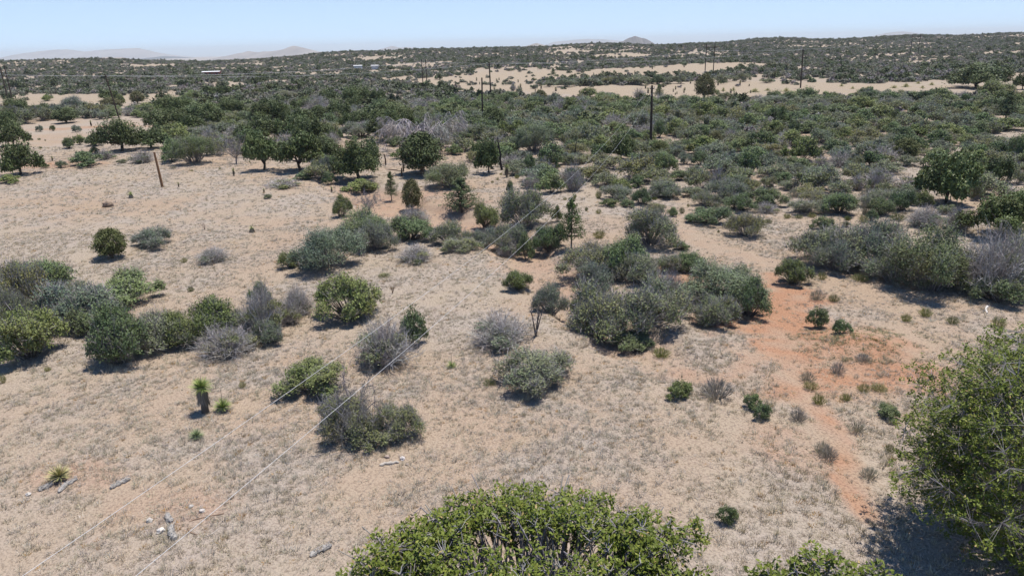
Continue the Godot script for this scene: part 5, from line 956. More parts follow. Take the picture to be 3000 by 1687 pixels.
const MORE := [["s", -112.8, -165, 1.7, 1.5], ["g", -110.4, -183.5, 2, 2.5], ["g", -62.8, -186.6, 1.4, 1.3], ["g", 10, -130.4, 1.3, 1.2], ["g", -19.5, -168.2, 2, 2], ["s", 56.4, -119.8, 1.3, 1.4], ["s", 90.2, -150.3, 1.6, 2], ["s", 25.6, -169.8, 1.8, 2.1], ["s", -8.1, -194.9, 1.3, 1.4], ["g", -63.1, -183, 2.1, 1.8], ["s", -126.1, -187.9, 1.9, 2.3], ["g", 106.4, -182.7, 1.7, 1.7], ["s", 4.2, -169.3, 2.1, 1.8], ["g", 89.7, -188.2, 1.7, 1.5], ["g", -64.9, -169.9, 1.4, 1.6], ["g", 67.5, -151.2, 1.5, 1.8], ["s", 92.4, -181.4, 1.5, 1.6], ["g", -57.8, -129.3, 1.5, 1.4], ["s", 103.7, -161.9, 1.8, 2], ["s", -39.7, -165.7, 1.4, 1.2], ["s", -49.3, -118.7, 1.3, 1.3], ["s", 13.3, -149.5, 1.3, 1.4], ["g", 3.5, -138.5, 1.5, 1.4], ["g", -14.7, -153.8, 1.6, 1.8], ["s", 90.3, -137.2, 1.5, 1.4], ["s", 21.7, -192.5, 1.3, 1.2], ["g", -13.8, -187, 1.9, 2.4], ["g", -63, -150.6, 1.4, 1.2], ["g", 14.2, -173.8, 1.8, 2.2], ["g", -24.9, -163.3, 1.3, 1.1], ["s", 109.6, -184.9, 1.6, 1.5], ["g", -7.7, -118.7, 1.5, 1.4], ["s", -111.4, -198.6, 2, 1.8], ["s", 60.7, -162.3, 1.4, 1.5], ["g", -73.3, -169.6, 1.4, 1.4], ["s", 46.9, -162.2, 1.2, 1.4], ["g", -1.9, -197.8, 1.8, 2.1], ["s", 33.2, -177.4, 1.3, 1.2], ["s", 51.4, -167.3, 1.6, 1.7], ["s", 69.2, -108.8, 1, 0.9], ["g", -11.5, -146.2, 1.4, 1.4], ["g", -64.2, -190.8, 1.7, 2.1], ["s", -35.2, -158, 1.6, 1.4], ["s", -41.9, -111.8, 1.2, 1.2], ["s", -124.3, -172.4, 1.8, 2.1], ["s", -75.9, -197.8, 1.6, 1.7], ["s", 96.5, -155.7, 1.7, 1.8], ["g", -29.6, -150.2, 1.3, 1.2], ["s", -117.9, -197, 2, 2.4], ["g", -79.5, -197.4, 1.4, 1.5], ["s", 40.7, -172.6, 1.8, 1.9], ["g", -51.6, -164.4, 1.5, 1.7], ["g", -28.2, -157.2, 2, 1.7], ["g", -7.5, -189.1, 1.5, 1.9], ["g", -52.6, -170.8, 1.9, 2.1], ["s", 67.7, -135.7, 1.3, 1.1], ["s", 84.6, -115.5, 1.3, 1.5], ["s", 90.1, -174.4, 2, 2], ["g", -14.5, -171.4, 1.8, 1.9], ["s", 66.5, -167.5, 2.1, 1.9], ["s", -123, -195, 2, 1.9], ["g", 38.6, -159.1, 1.2, 1.2], ["s", 10.7, -133.6, 1.3, 1.2], ["g", -24.5, -169.8, 1.6, 2], ["g", -43.5, -199.7, 2.2, 2], ["s", -126, -191.6, 1.7, 1.8], ["g", -93.2, -183.7, 1.7, 1.8], ["g", 1.1, -114, 1, 1], ["g", -49.9, -166.4, 1.2, 1.1], ["g", 26.5, -108.1, 1, 1], ["s", 14.4, -107.6, 1.2, 1.3], ["g", -79.6, -194.1, 1.3, 1.5], ["g", -111.3, -194.5, 2, 2.1], ["g", 82.2, -163.9, 1.6, 1.6], ["g", 72.7, -185.2, 2.2, 2.2], ["s", -55.8, -121, 1.3, 1.6], ["g", 58.5, -85.3, 1.2, 1], ["g", -0.5, -170.3, 2, 1.8], ["s", 56.6, -179.5, 2, 2], ["s", 61, -139.4, 1.4, 1.4], ["g", -79.3, -189.2, 1.6, 1.8], ["g", -102.3, -185.1, 1.5, 1.5], ["g", 67.3, -180.2, 1.5, 1.6], ["g", 62.2, -156.2, 1.5, 1.7], ["g", -40.3, -170.1, 1.5, 1.7], ["s", -8, -163.1, 1.5, 1.9], ["s", -89.4, -184.6, 1.9, 2.2], ["s", 85.4, -139.4, 1.5, 1.5], ["s", 3.4, -198.3, 2.4, 2.1], ["s", 5.9, -144, 1.5, 1.5], ["s", 34, -157.6, 1.3, 1.4], ["s", -35.9, -113.2, 1.4, 1.4], ["g", 113.8, -163.9, 1.9, 1.7], ["g", -75.6, -164.2, 1.2, 1], ["s", 83.6, -112.6, 1, 0.9], ["g", -4.1, -186.8, 1.7, 1.8], ["g", 29.8, -183.9, 1.8, 2.1], ["g", 111.7, -168.7, 1.3, 1.4], ["s", -5.6, -149.9, 1.4, 1.3], ["g", 3.9, -126.5, 1.2, 1.6], ["g", -141.2, -198.7, 2.2, 2.7], ["g", -70.2, -187.8, 1.4, 1.3], ["g", -3.8, -105.4, 1.3, 1.2], ["s", -134.7, -190.3, 1.6, 2], ["g", 60.2, -177.7, 1.3, 1.2], ["g", -1.2, -160.2, 1.5, 1.6], ["s", 85.3, -171.2, 1.5, 1.3], ["s", -25.5, -173.8, 1.3, 1.5], ["g", 85.9, -144.3, 1.4, 1.7], ["g", 56.8, -112, 1.1, 1.2], ["g", -46.1, -178.4, 1.6, 1.7], ["s", 96.7, -191.8, 1.3, 1.3], ["g", -17.8, -118.8, 1.3, 1.1], ["g", 51.9, -119.1, 1.1, 1.3], ["s", -12.7, -132.6, 1.3, 1.3], ["s", 100.4, -179.4, 1.8, 1.6], ["s", 4.1, -149.4, 1.7, 1.7], ["s", 6.1, -126.3, 1.4, 1.4], ["g", 1.2, -148.7, 1.4, 1.6], ["s", 25.5, -185, 1.5, 1.5], ["g", 39.6, -95.4, 1.1, 1], ["s", -50.4, -177.7, 1.7, 1.5], ["g", 25.1, -191, 1.8, 1.8], ["g", -42.2, -166.4, 2.1, 1.9], ["g", -98.8, -181.3, 2.2, 2.2], ["s", -32.8, -177.9, 1.9, 1.9], ["s", -34.3, -154.8, 1.6, 1.4], ["g", 109.2, -189, 1.6, 1.3], ["g", 54, -155.7, 1.8, 2], ["g", 81.5, -184.2, 1.3, 1.5], ["g", -115.9, -160.1, 1.3, 1.6], ["s", 69.8, -105.2, 1.1, 1.2], ["g", 11.5, -163.5, 1.3, 1.3], ["g", -64.9, -135.8, 1.4, 1.6], ["g", -70.1, -167.1, 1.9, 1.9], ["g", -46.1, -194, 2.4, 2.1], ["g", -60.5, -128.7, 1.6, 1.5], ["s", -1.8, -194.9, 1.4, 1.4], ["g", 14.2, -140, 1.5, 1.3], ["g", -14.2, -168, 2.1, 2.1], ["g", -126.2, -178.3, 1.7, 1.4], ["s", 76, -140.5, 1.3, 1.2], ["s", 67, -106.2, 1, 1], ["g", -60.8, -167.2, 1.9, 1.8], ["g", 10.3, -127.3, 1.3, 1.3], ["s", -12.3, -141.3, 1.6, 1.5], ["s", 84.8, -125.8, 1.3, 1.2], ["g", 92.8, -145.3, 1.5, 1.3], ["g", -77, -170.8, 1.5, 1.6], ["g", 109.2, -181.7, 1.4, 1.3], ["g", 41.8, -175.5, 2.1, 2.1], ["g", -47.3, -172.9, 1.4, 1.3], ["s", -22.4, -182.2, 2, 2.1], ["g", 44.5, -108.3, 1, 0.9], ["g", -41.8, -194.4, 1.4, 1.6], ["g", -104.2, -192.7, 2.2, 2.1], ["s", -131.7, -187.1, 1.7, 2.1], ["g", -12.1, -113.9, 1.2, 1.4], ["s", -102.7, -189.8, 2, 2.1], ["s", 35.7, -93.7, 1.1, 1.1], ["g", -63.1, -173.7, 1.5, 1.4], ["s", 41.4, -169, 1.9, 2.2], ["g", -27.8, -172.2, 1.8, 2.2], ["s", 70, -131.7, 1.4, 1.2], ["s", -35.8, -168.2, 1.5, 1.5], ["g", -33.1, -161.2, 1.8, 1.8], ["g", -71.7, -199, 1.6, 1.5], ["g", 17.3, -192.5, 1.6, 1.7], ["s", -26.7, -195.4, 1.5, 1.9], ["s", 29.3, -187.1, 1.3, 1.2], ["s", 72.5, -115.3, 1.2, 1.5], ["s", 70.7, -153.5, 1.8, 1.6], ["s", 89, -184, 1.8, 2.1], ["g", 60.8, -112.2, 1.2, 1.3], ["s", 36, -139.9, 1.4, 1.5], ["s", -14.2, -194.9, 1.5, 1.5], ["g", 69.3, -173.4, 1.6, 1.5], ["s", 13, -93.1, 1.1, 1.1], ["g", 86.2, -183.4, 1.4, 1.5], ["s", 50.1, -163.1, 1.7, 2.1], ["g", -111.8, -190.8, 1.3, 1.3], ["g", 30.7, -170.7, 1.3, 1.4], ["g", -66.5, -183.2, 1.5, 1.3], ["s", -40.6, -181, 1.3, 1.5], ["g", -114.4, -183.5, 2, 2], ["g", 56.2, -168.4, 1.7, 1.5], ["s", -6.9, -180.2, 1.4, 1.2], ["g", 2, -154.9, 1.5, 1.3], ["g", 84.1, -183.8, 1.3, 1.5], ["g", -86.3, -198.8, 2.2, 2.6], ["g", 63, -163.1, 1.3, 1.6], ["g", -73, -192.5, 1.2, 1.4], ["g", 14.6, -197.8, 1.3, 1.5], ["g", 103.5, -185.7, 1.7, 1.6], ["g", -67.7, -171, 1.7, 1.6], ["s", -106.7, -196.8, 2.1, 2.2], ["g", 49.9, -115.7, 1.1, 1.1], ["g", 49.5, -181, 1.2, 1.1], ["s", -37.1, -198.4, 2, 1.8], ["g", -71.3, -179.5, 1.9, 1.7], ["g", 48.1, -142.2, 1.4, 1.4], ["s", 100.1, -143.4, 1.3, 1.2], ["g", -86.1, -187.2, 1.6, 1.9], ["s", 55.2, -143.5, 1.5, 1.6], ["s", -83.4, -195.2, 1.9, 2.3], ["g", -121.6, -192, 1.6, 1.5], ["g", 30.8, -100.1, 1.3, 1.3], ["s", 39.6, -143.7, 1.2, 1.3], ["g", 26.7, -188.2, 1.2, 1.3], ["g", -55.9, -144.6, 1.3, 1.2], ["s", 69.5, -101.3, 1.1, 1], ["s", -31.1, -169.5, 1.5, 1.8], ["g", -54.9, -180.2, 2.2, 1.9], ["s", 49, -144.3, 1.7, 1.7], ["g", -17.8, -177.8, 1.7, 1.5], ["g", 80.6, -151.2, 1.4, 1.7], ["g", -35.7, -137.7, 1.5, 1.9], ["g", -27, -105.9, 1.1, 1.1], ["s", 83.1, -157.8, 1.8, 1.9], ["g", -21.2, -199.3, 2.1, 2.6], ["g", -17.9, -194.8, 1.3, 1.5], ["g", 67.9, -185.7, 2, 2.5], ["s", 55.4, -87.1, 1, 1], ["s", 85.3, -129.1, 1.6, 1.5], ["g", 100.6, -175.4, 1.3, 1.6], ["s", 82.8, -181, 1.2, 1.4], ["g", -47.3, -160.9, 1.6, 1.9], ["s", -49.1, -169, 1.5, 1.7], ["s", -17.5, -187.8, 1.5, 1.8], ["s", 88.5, -152.5, 1.7, 1.8], ["s", -114.5, -162.1, 1.6, 1.5], ["s", -1.2, -167, 1.6, 1.9], ["g", 82.8, -172, 1.6, 1.4], ["s", 101, -173.1, 1.4, 1.7], ["g", -8.1, -105.7, 1.3, 1.3], ["g", -100.1, -197.6, 1.6, 1.9], ["s", -81.7, -191.5, 2, 1.9], ["s", -76.5, -186.4, 1.7, 1.5], ["s", -36.8, -184, 1.2, 1.2], ["g", 27.1, -145.2, 1.6, 1.8], ["s", -68.6, -196, 2.3, 2.2], ["s", -24.9, -165.7, 1.4, 1.7], ["g", -4.6, -163.2, 2, 1.8], ["s", 51.1, -179.4, 1.8, 2], ["s", 0.8, -139.5, 1.2, 1.5], ["s", 19.9, -177.4, 1.5, 1.7], ["g", -135, -187.8, 1.3, 1.2], ["g", 64, -179.6, 1.5, 1.3], ["s", 94, -177.5, 1.4, 1.5], ["s", -28, -189.8, 1.9, 2], ["g", 19.2, -123.6, 1.4, 1.5], ["s", -60.6, -192.1, 2.1, 1.9], ["s", -48.6, -139.2, 1.6, 1.5], ["g", -1.2, -180.9, 1.4, 1.4], ["s", -11, -199.3, 1.5, 1.7], ["s", 52.8, -114.8, 1.3, 1.3], ["g", -71.6, -155.5, 1.3, 1.2], ["g", -58.6, -185.6, 1.7, 1.5], ["s", 83.1, -185.7, 1.5, 1.5], ["s", 34.9, -110.6, 1.1, 1.3], ["s", -9.5, -177.9, 1.4, 1.3], ["g", 48.2, -151.1, 1.7, 1.7], ["g", 44.8, -117.1, 1.4, 1.3], ["s", 49.4, -102.8, 1.1, 1.4], ["g", -18.1, -152.5, 1.6, 1.7], ["g", -57.9, -182.8, 1.9, 2.1], ["s", 8.7, -167.3, 1.3, 1.3], ["g", 57.3, -132.6, 1.5, 1.7], ["s", -80.2, -177.8, 1.2, 1.1], ["g", 47, -173.8, 1.9, 2.1], ["g", 35.1, -87.4, 1.1, 1.1], ["g", -69.4, -190.6, 1.4, 1.3], ["g", -6.1, -154.7, 1.4, 1.7], ["s", 71.1, -178.1, 1.3, 1.6], ["g", -70.8, -192.9, 1.4, 1.7], ["g", 22.1, -166.5, 1.7, 2.1], ["s", 80.8, -170.1, 1.7, 1.6], ["g", -11.2, -171.9, 1.3, 1.5], ["g", 35.8, -161.9, 1.2, 1.1], ["s", 8, -198, 1.7, 1.6], ["g", -18.3, -171.5, 1.5, 1.4], ["g", 14.7, -183.1, 1.5, 1.5], ["s", 77.7, -150.7, 1.8, 1.7], ["g", -117.1, -188.1, 1.5, 1.6], ["s", 10.1, -177.2, 2, 1.8], ["s", -11.6, -184, 1.6, 1.6], ["s", 103.6, -191.5, 1.8, 1.7], ["s", -73.7, -195, 1.7, 1.8], ["g", -76.5, -194.8, 2, 1.9], ["g", -18, -158.2, 1.3, 1.5], ["s", 75.2, -122.9, 1.2, 1.2], ["g", 11.2, -108.1, 1.3, 1.2], ["g", -31.2, -110.9, 1.4, 1.4], ["g", 43.3, -156.2, 1.7, 1.5], ["s", 10.8, -196.1, 1.3, 1.5], ["g", -137, -198.6, 1.8, 1.7], ["g", 113.4, -175, 1.9, 2.3], ["g", 25.5, -196.7, 1.9, 2.3], ["g", 29.7, -143.1, 1.5, 1.6], ["s", -9.6, -192.4, 1.6, 1.6], ["s", 54.4, -92.9, 1, 0.9], ["s", 106.5, -164.5, 1.3, 1.6], ["s", 106.4, -152.5, 1.3, 1.5], ["s", 97.9, -152.1, 1.6, 1.8], ["g", -16.1, -112.6, 1.1, 1.3], ["g", 2.7, -116.2, 1.4, 1.2], ["g", -15.7, -165.6, 1.7, 2.1], ["g", 14.5, -164.6, 1.3, 1.4], ["g", -7.1, -184.3, 1.7, 1.5], ["g", 50, -176, 2, 2.1], ["s", 2.4, -195.2, 1.8, 1.8], ["g", 74.2, -175, 2, 2], ["g", 16.2, -113.5, 1.2, 1.2], ["s", 77.5, -118.2, 1.1, 1.3], ["s", 58.7, -156.1, 1.7, 1.8], ["s", -49.9, -171.5, 1.3, 1.5], ["s", -59.6, -195.9, 1.6, 1.8], ["s", 1.7, -172.8, 1.3, 1.5], ["s", -53.5, -144.5, 1.7, 1.8], ["g", 0.4, -111.8, 1.3, 1.3], ["s", 71.2, -107.1, 1.1, 0.9], ["g", 46, -166.6, 1.8, 1.7], ["s", 79, -130.8, 1.6, 1.5], ["s", 87.6, -175.3, 1.4, 1.4], ["s", 5, -119.8, 1, 0.9], ["s", -33.1, -174.2, 1.5, 1.6], ["s", 25.6, -150.1, 1.4, 1.5], ["s", -130.4, -181.4, 1.5, 1.3], ["s", 62.9, -160, 1.5, 1.3], ["g", -13.6, -174.9, 1.9, 1.9], ["s", -61.1, -189.1, 1.5, 1.3], ["s", 56.6, -162.7, 1.7, 2.1], ["s", -65.4, -150.1, 1.2, 1], ["s", 16.6, -152, 1.7, 1.8], ["s", 59.8, -149.5, 1.3, 1.5], ["s", -80.3, -185.8, 1.2, 1.4], ["s", 33.4, -108.6, 1.1, 1], ["s", -25.2, -197.9, 1.4, 1.5], ["g", 82.1, -174.2, 1.2, 1.4], ["s", -13.9, -164, 1.4, 1.2], ["g", 56.2, -156.9, 1.3, 1.4], ["s", -30.5, -179.9, 1.5, 1.5], ["g", -1.8, -172.5, 1.3, 1.4], ["g", -10.9, -152.2, 1.2, 1.3], ["g", 104.7, -174, 1.3, 1.6], ["s", 99.8, -183, 1.8, 1.9], ["g", -138.7, -190.8, 2.1, 1.9], ["g", -36.6, -170.7, 1.8, 1.6], ["g", 34.9, -184.4, 1.6, 2], ["g", 76.3, -183.6, 1.6, 1.4], ["g", 22.1, -138.1, 1.2, 1.2], ["s", -44.7, -163.7, 1.6, 1.5], ["g", -19.2, -182.4, 2, 1.8], ["s", 91.4, -168, 1.7, 2.1], ["s", 17.9, -117, 1, 1.2], ["s", -69.4, -164.6, 1.4, 1.7], ["g", 18.5, -106.9, 1.2, 1.3], ["g", -111.3, -152.4, 1.7, 1.6], ["s", 10.1, -125.4, 1.2, 1], ["s", 92.7, -138.4, 1.6, 1.6], ["s", -3, -108.3, 1, 1], ["s", 62.7, -141.2, 1.3, 1.4], ["s", 57.3, -115.6, 1.3, 1.5], ["s", 45.3, -176.5, 1.5, 1.7], ["s", 20.5, -105.5, 1.2, 1.4], ["g", -42.7, -142.7, 1.6, 1.5], ["g", -93.5, -186.1, 1.3, 1.2], ["s", 14.8, -117.6, 1.3, 1.4], ["s", -63.5, -156.9, 1.7, 1.6], ["s", 82.6, -129.7, 1.3, 1.6], ["g", 97.5, -159.2, 1.8, 2.1], ["s", -114, -168.8, 1.4, 1.4], ["g", 80.4, -179.7, 1.2, 1.5], ["s", 11.9, -118.6, 1.3, 1.6], ["g", 111.4, -171.6, 1.5, 1.6], ["g", -44.6, -189.7, 1.4, 1.4], ["g", -6, -199.8, 2.3, 2.3], ["g", -11.4, -134.2, 1.4, 1.3], ["g", -1.8, -186.7, 1.3, 1.4], ["g", -14.9, -114.5, 1.1, 0.9], ["s", -39.6, -123.1, 1.2, 1.4], ["g", 17.4, -138.2, 1.7, 1.6], ["s", -113.9, -195.6, 1.2, 1.3], ["g", 52.3, -135.6, 1.3, 1.4], ["g", 22.9, -186, 1.5, 1.6], ["s", 53.8, -159.8, 1.4, 1.3], ["g", -51.5, -146.9, 1.3, 1.4], ["g", -48.4, -114, 1.3, 1.3], ["g", 53.3, -174.5, 1.7, 1.5], ["g", 32.6, -94.6, 1.2, 1.2], ["g", 25.9, -85.6, 1.1, 1], ["g", -108.3, -194.2, 1.8, 1.7], ["s", 93.2, -174.1, 1.6, 1.8], ["g", 80.9, -182, 1.5, 1.7], ["g", 35.7, -105.8, 1.1, 1.3], ["s", -64.7, -194.6, 1.9, 2], ["g", 74, -137.9, 1.4, 1.3], ["g", -111.3, -187.4, 1.2, 1.5], ["s", -55.4, -152.1, 1.4, 1.4], ["g", -110.7, -159.3, 1.4, 1.8], ["g", 18.3, -165.2, 1.4, 1.4], ["s", 73.5, -147.4, 1.3, 1.4], ["s", 1.6, -110.5, 1, 1.2], ["g", 58.3, -170.9, 1.2, 1.3], ["s", -13.5, -119.8, 1.1, 1.3], ["g", -24.6, -149.2, 1.3, 1.2], ["s", -11.2, -119.2, 1.3, 1.3], ["g", -64.9, -166.8, 1.8, 1.9], ["s", -13.2, -139, 1.4, 1.3], ["g", 10.1, -86.3, 1, 1], ["g", -20.1, -186, 1.5, 1.4], ["g", 30.5, -164.6, 2.1, 1.9], ["s", 7.2, -101.5, 1, 1.2], ["s", 70.7, -143.7, 1.6, 1.4], ["g", -33.6, -127.9, 1.3, 1.5], ["s", -56.9, -196.4, 1.5, 1.9], ["g", 30.9, -158.5, 1.9, 2]]

# ---------------------------------------------------------------- mesh helper
class Geo:
	var v := PackedVector3Array()
	var n := PackedVector3Array()
	var c := PackedColorArray()
	func tri(a: Vector3, b: Vector3, d: Vector3, col: Color) -> void:
		var m := (d - a).cross(b - a)
		if m.length_squared() < 1e-14:
			return
		m = m.normalized()
		v.append(a); v.append(b); v.append(d)
		n.append(m); n.append(m); n.append(m)
		c.append(col); c.append(col); c.append(col)
	func leaf(p: Vector3, dir: Vector3, side: Vector3, l: float, w: float, col: Color) -> void:
		var m := p + dir * (l * 0.45)
		var t := p + dir * l
		tri(p, m + side * w, t, col)
		tri(p, t, m - side * w, col)
	func blade(p: Vector3, q: Vector3, w: float, col: Color, turn: float) -> void:
		var d := (q - p).normalized()
		var s := d.cross(Vector3.UP if absf(d.y) < 0.9 else Vector3.RIGHT).normalized().rotated(d, turn) * w
		tri(p - s, p + s, q, col)
	func tube(pts: Array, rad: Array, sides: int, col: Color) -> void:
		var rings := []
		for i in pts.size():
			var p: Vector3 = pts[i]
			var d: Vector3 = (pts[mini(i + 1, pts.size() - 1)] - pts[maxi(i - 1, 0)])
			d = d.normalized() if d.length() > 1e-6 else Vector3.UP
			var a := d.cross(Vector3.RIGHT if absf(d.x) < 0.8 else Vector3.FORWARD).normalized()
			var b := d.cross(a)
			var ring := PackedVector3Array()
			for k in sides:
				var t := TAU * k / sides
				ring.append(a * cos(t) + b * sin(t))
			rings.append(ring)
		for i in pts.size() - 1:
			for k in sides:
				var k2 := (k + 1) % sides
				var n00: Vector3 = rings[i][k]
				var n01: Vector3 = rings[i][k2]
				var n10: Vector3 = rings[i + 1][k]
				var n11: Vector3 = rings[i + 1][k2]
				var p00: Vector3 = pts[i] + n00 * rad[i]
				var p01: Vector3 = pts[i] + n01 * rad[i]
				var p10: Vector3 = pts[i + 1] + n10 * rad[i + 1]
				var p11: Vector3 = pts[i + 1] + n11 * rad[i + 1]
				v.append(p00); v.append(p10); v.append(p11)
				n.append(n00); n.append(n10); n.append(n11)
				v.append(p00); v.append(p11); v.append(p01)
				n.append(n00); n.append(n11); n.append(n01)
				for q in 6:
					c.append(col)
		# closing caps
		for e in [0, pts.size() - 1]:
			if rad[e] > 0.004:
				for k in sides:
					tri(pts[e], pts[e] + rings[e][k] * rad[e], pts[e] + rings[e][(k + 1) % sides] * rad[e], col)
	func box(at: Vector3, size: Vector3, col: Color, basis := Basis()) -> void:
		var h := size * 0.5
		var q := []
		for i in 8:
			q.append(at + basis * Vector3(h.x if i & 1 else -h.x, h.y if i & 2 else -h.y, h.z if i & 4 else -h.z))
		for f in [[0, 1, 3, 2], [5, 4, 6, 7], [4, 0, 2, 6], [1, 5, 7, 3], [2, 3, 7, 6], [4, 5, 1, 0]]:
			tri(q[f[0]], q[f[1]], q[f[2]], col)
			tri(q[f[0]], q[f[2]], q[f[3]], col)
	func done() -> ArrayMesh:
		var a := []
		a.resize(Mesh.ARRAY_MAX)
		a[Mesh.ARRAY_VERTEX] = v
		a[Mesh.ARRAY_NORMAL] = n
		a[Mesh.ARRAY_COLOR] = c
		var m := ArrayMesh.new()
		m.add_surface_from_arrays(Mesh.PRIMITIVE_TRIANGLES, a)
		return m

var rng := RandomNumberGenerator.new()
var patchy := FastNoiseLite.new()
var sprig := FastNoiseLite.new()
var counts := {}
var M := {}

func rnd(a: float, b: float) -> float:
	return rng.randf_range(a, b)

func ball() -> Vector3:
	var y := rnd(-1, 1)
	var t := rnd(0, TAU)
	var r := sqrt(1.0 - y * y)
	return Vector3(r * cos(t), y, r * sin(t))

func sst(a: float, b: float, x: float) -> float:
	var t := clampf((x - a) / (b - a), 0.0, 1.0)
	return t * t * (3.0 - 2.0 * t)

# ---------------------------------------------------------------- terrain
func wash_depth(x: float, z: float) -> float:
	if z > -24.0 or z < -95.0 or x < -30.0 or x > 18.0:
		return 0.0
	var dep := 0.0
	var w := 0.35 * sin(x * 1.9 + z * 0.7) + 0.25 * sin(z * 2.7 - x * 1.1)
	for i in WASH.size() - 1:
		var a: Array = WASH[i]
		var b: Array = WASH[i + 1]
		var vx: float = b[0] - a[0]
		var vz: float = b[1] - a[1]
		var t := clampf(((x - a[0]) * vx + (z - a[1]) * vz) / (vx * vx + vz * vz), 0.0, 1.0)
		var q := Vector2(x - a[0] - vx * t, z - a[1] - vz * t).length()
		var hw: float = lerpf(a[3], b[3], t)
		dep = maxf(dep, lerpf(a[2], b[2], t) * (1.0 - sst(hw * 0.4, hw * 1.05, q + w)))
	return dep

func ground(x: float, z: float) -> float:
	var d := -z
	var h := 0.22 * sin(x * 0.071 + 1.3) * sin(d * 0.053 + 0.4) + 0.10 * sin(x * 0.23 + d * 0.17 + 0.7) + 0.05 * sin(x * 0.61 - d * 0.53)
	var far := sst(150, 420, d)
	if far > 0.0:
		h += far * (1.6 * sin(x * 0.021 + d * 0.013) + 1.2 * sin(x * 0.037 - d * 0.026 + 2.0))
	h -= wash_depth(x, z)
	h += 0.55 * exp(-(pow((x - MOUND[0]) / 2.6, 2) + pow((z - MOUND[1]) / 1.7, 2)))
	if d > 150.0:
		for k in HILLS:
			var u := pow((x - k[0]) / k[2], 2) + pow((z - k[1]) / k[3], 2)
			if u < 9.0:
				h += k[4] * exp(-u)
	h -= 75.0 * sst(1300, 3600, Vector2(x, z).length())
	return h

func near_line(line: Array, x: float, z: float) -> float:
	var best := 1e9
	for i in line.size() - 1:
		var a: Array = line[i]
		var b: Array = line[i + 1]
		var vx: float = b[0] - a[0]
		var vz: float = b[1] - a[1]
		var t := clampf(((x - a[0]) * vx + (z - a[1]) * vz) / (vx * vx + vz * vz), 0.0, 1.0)
		best = minf(best, Vector2(x - a[0] - vx * t, z - a[1] - vz * t).length())
	return best

# x: how bare the soil is, y: how red it is, z: bank of the wash
func soil(x: float, z: float) -> Vector3:
	var bare := 0.0
	var red := 0.0
	var wob := patchy.get_noise_2d(x * 9.0, z * 9.0) * 0.9
	if z > -110.0:
		for i in TRAILS.size():
			var t: Array = TRAILS[i]
			var q := near_line(t[1], x, z) + wob * 0.35
			var on := 1.0 - sst(t[0] * 0.45, t[0], q)
			bare = maxf(bare, on)
			red = maxf(red, on * t[2])
	for p in PATCHES:
		var u := sqrt(pow((x - p[0]) / p[2], 2) + pow((z - p[1]) / p[3], 2)) + wob * 0.45
		var on := 1.0 - sst(0.55, 1.05, u)
		bare = maxf(bare, on * p[5])
		red = maxf(red, on * p[4])
	var w := wash_depth(x, z)
	if w > 0.02:
		bare = maxf(bare, minf(1.0, w * 1.4) * 0.85)
		red = maxf(red, minf(1.0, w * 1.2) * 0.35)
	return Vector3(bare, red, w)

func inside(P: PackedVector2Array, x: float, z: float) -> bool:
	return Geometry2D.is_point_in_polygon(Vector2(x, z), P)

# ---------------------------------------------------------------- materials
func lin(r: float, g: float, b: float) -> Color:
	return Color(r, g, b).linear_to_srgb()

func mat(called: String, r: float, g: float, b: float, rough := 0.8, back := 0.0, spec := 0.3) -> StandardMaterial3D:
	var m := StandardMaterial3D.new()
	m.resource_name = called
	m.albedo_color = lin(r, g, b)
	m.roughness = rough
	m.metallic_specular = spec
	m.vertex_color_use_as_albedo = true
	m.cull_mode = BaseMaterial3D.CULL_DISABLED
	if back > 0.0:
		m.backlight_enabled = true
		m.backlight = lin(r * back, g * back, b * back * 0.7)
	return m

func noise_tex(freq: float, lo: Color, mid: Color, hi: Color, sd: int, size := 512, kind := FastNoiseLite.TYPE_SIMPLEX_SMOOTH) -> NoiseTexture2D:
	var f := FastNoiseLite.new()
	f.noise_type = kind
	f.seed = sd
	f.frequency = freq
	f.fractal_octaves = 4
	var g := Gradient.new()
	g.offsets = PackedFloat32Array([0.15, 0.5, 0.85])
	g.colors = PackedColorArray([lo, mid, hi])
	var t := NoiseTexture2D.new()
	t.width = size
	t.height = size
	t.seamless = true
	t.noise = f
	t.color_ramp = g
	return t

func relief_tex(freq: float, sd: int, size := 512) -> NoiseTexture2D:
	var f := FastNoiseLite.new()
	f.seed = sd
	f.frequency = freq
	f.fractal_octaves = 4
	var t := NoiseTexture2D.new()
	t.width = size
	t.height = size
	t.seamless = true
	t.noise = f
	return t

# ---------------------------------------------------------------- scene bookkeeping
func numbered(called: String) -> String:
	counts[called] = counts.get(called, 0) + 1
	return called if counts[called] == 1 else "%s_%03d" % [called, counts[called] - 1]

func thing(called: String, label: String, category: String, at := Vector3.ZERO, group := "") -> Node3D:
	var o := Node3D.new()
	o.name = numbered(called)
	o.position = at
	o.set_meta("label", label)
	o.set_meta("category", category)
	if group:
		o.set_meta("group", group)
	add_child(o)
	return o

func part(called: String, m: Mesh, material: Material, parent: Node3D) -> MeshInstance3D:
	var o := MeshInstance3D.new()
	o.name = called
	o.mesh = m
	o.material_override = material
	parent.add_child(o, true)
	return o

func setting(called: String, m: Mesh, material: Material, kind := "structure") -> MeshInstance3D:
	var o := MeshInstance3D.new()
	o.name = numbered(called)
	o.mesh = m
	o.material_override = material
	o.set_meta("kind", kind)
	add_child(o)
	return o

# ---------------------------------------------------------------- plant shapes (unit size: radius 1, height 1)
func jit(col: Color, amount: float) -> Color:
	var k := 1.0 + rnd(-amount, amount)
	return Color(col.r * k * (1.0 + rnd(-0.06, 0.06)), col.g * k, col.b * k * (1.0 + rnd(-0.1, 0.1)))

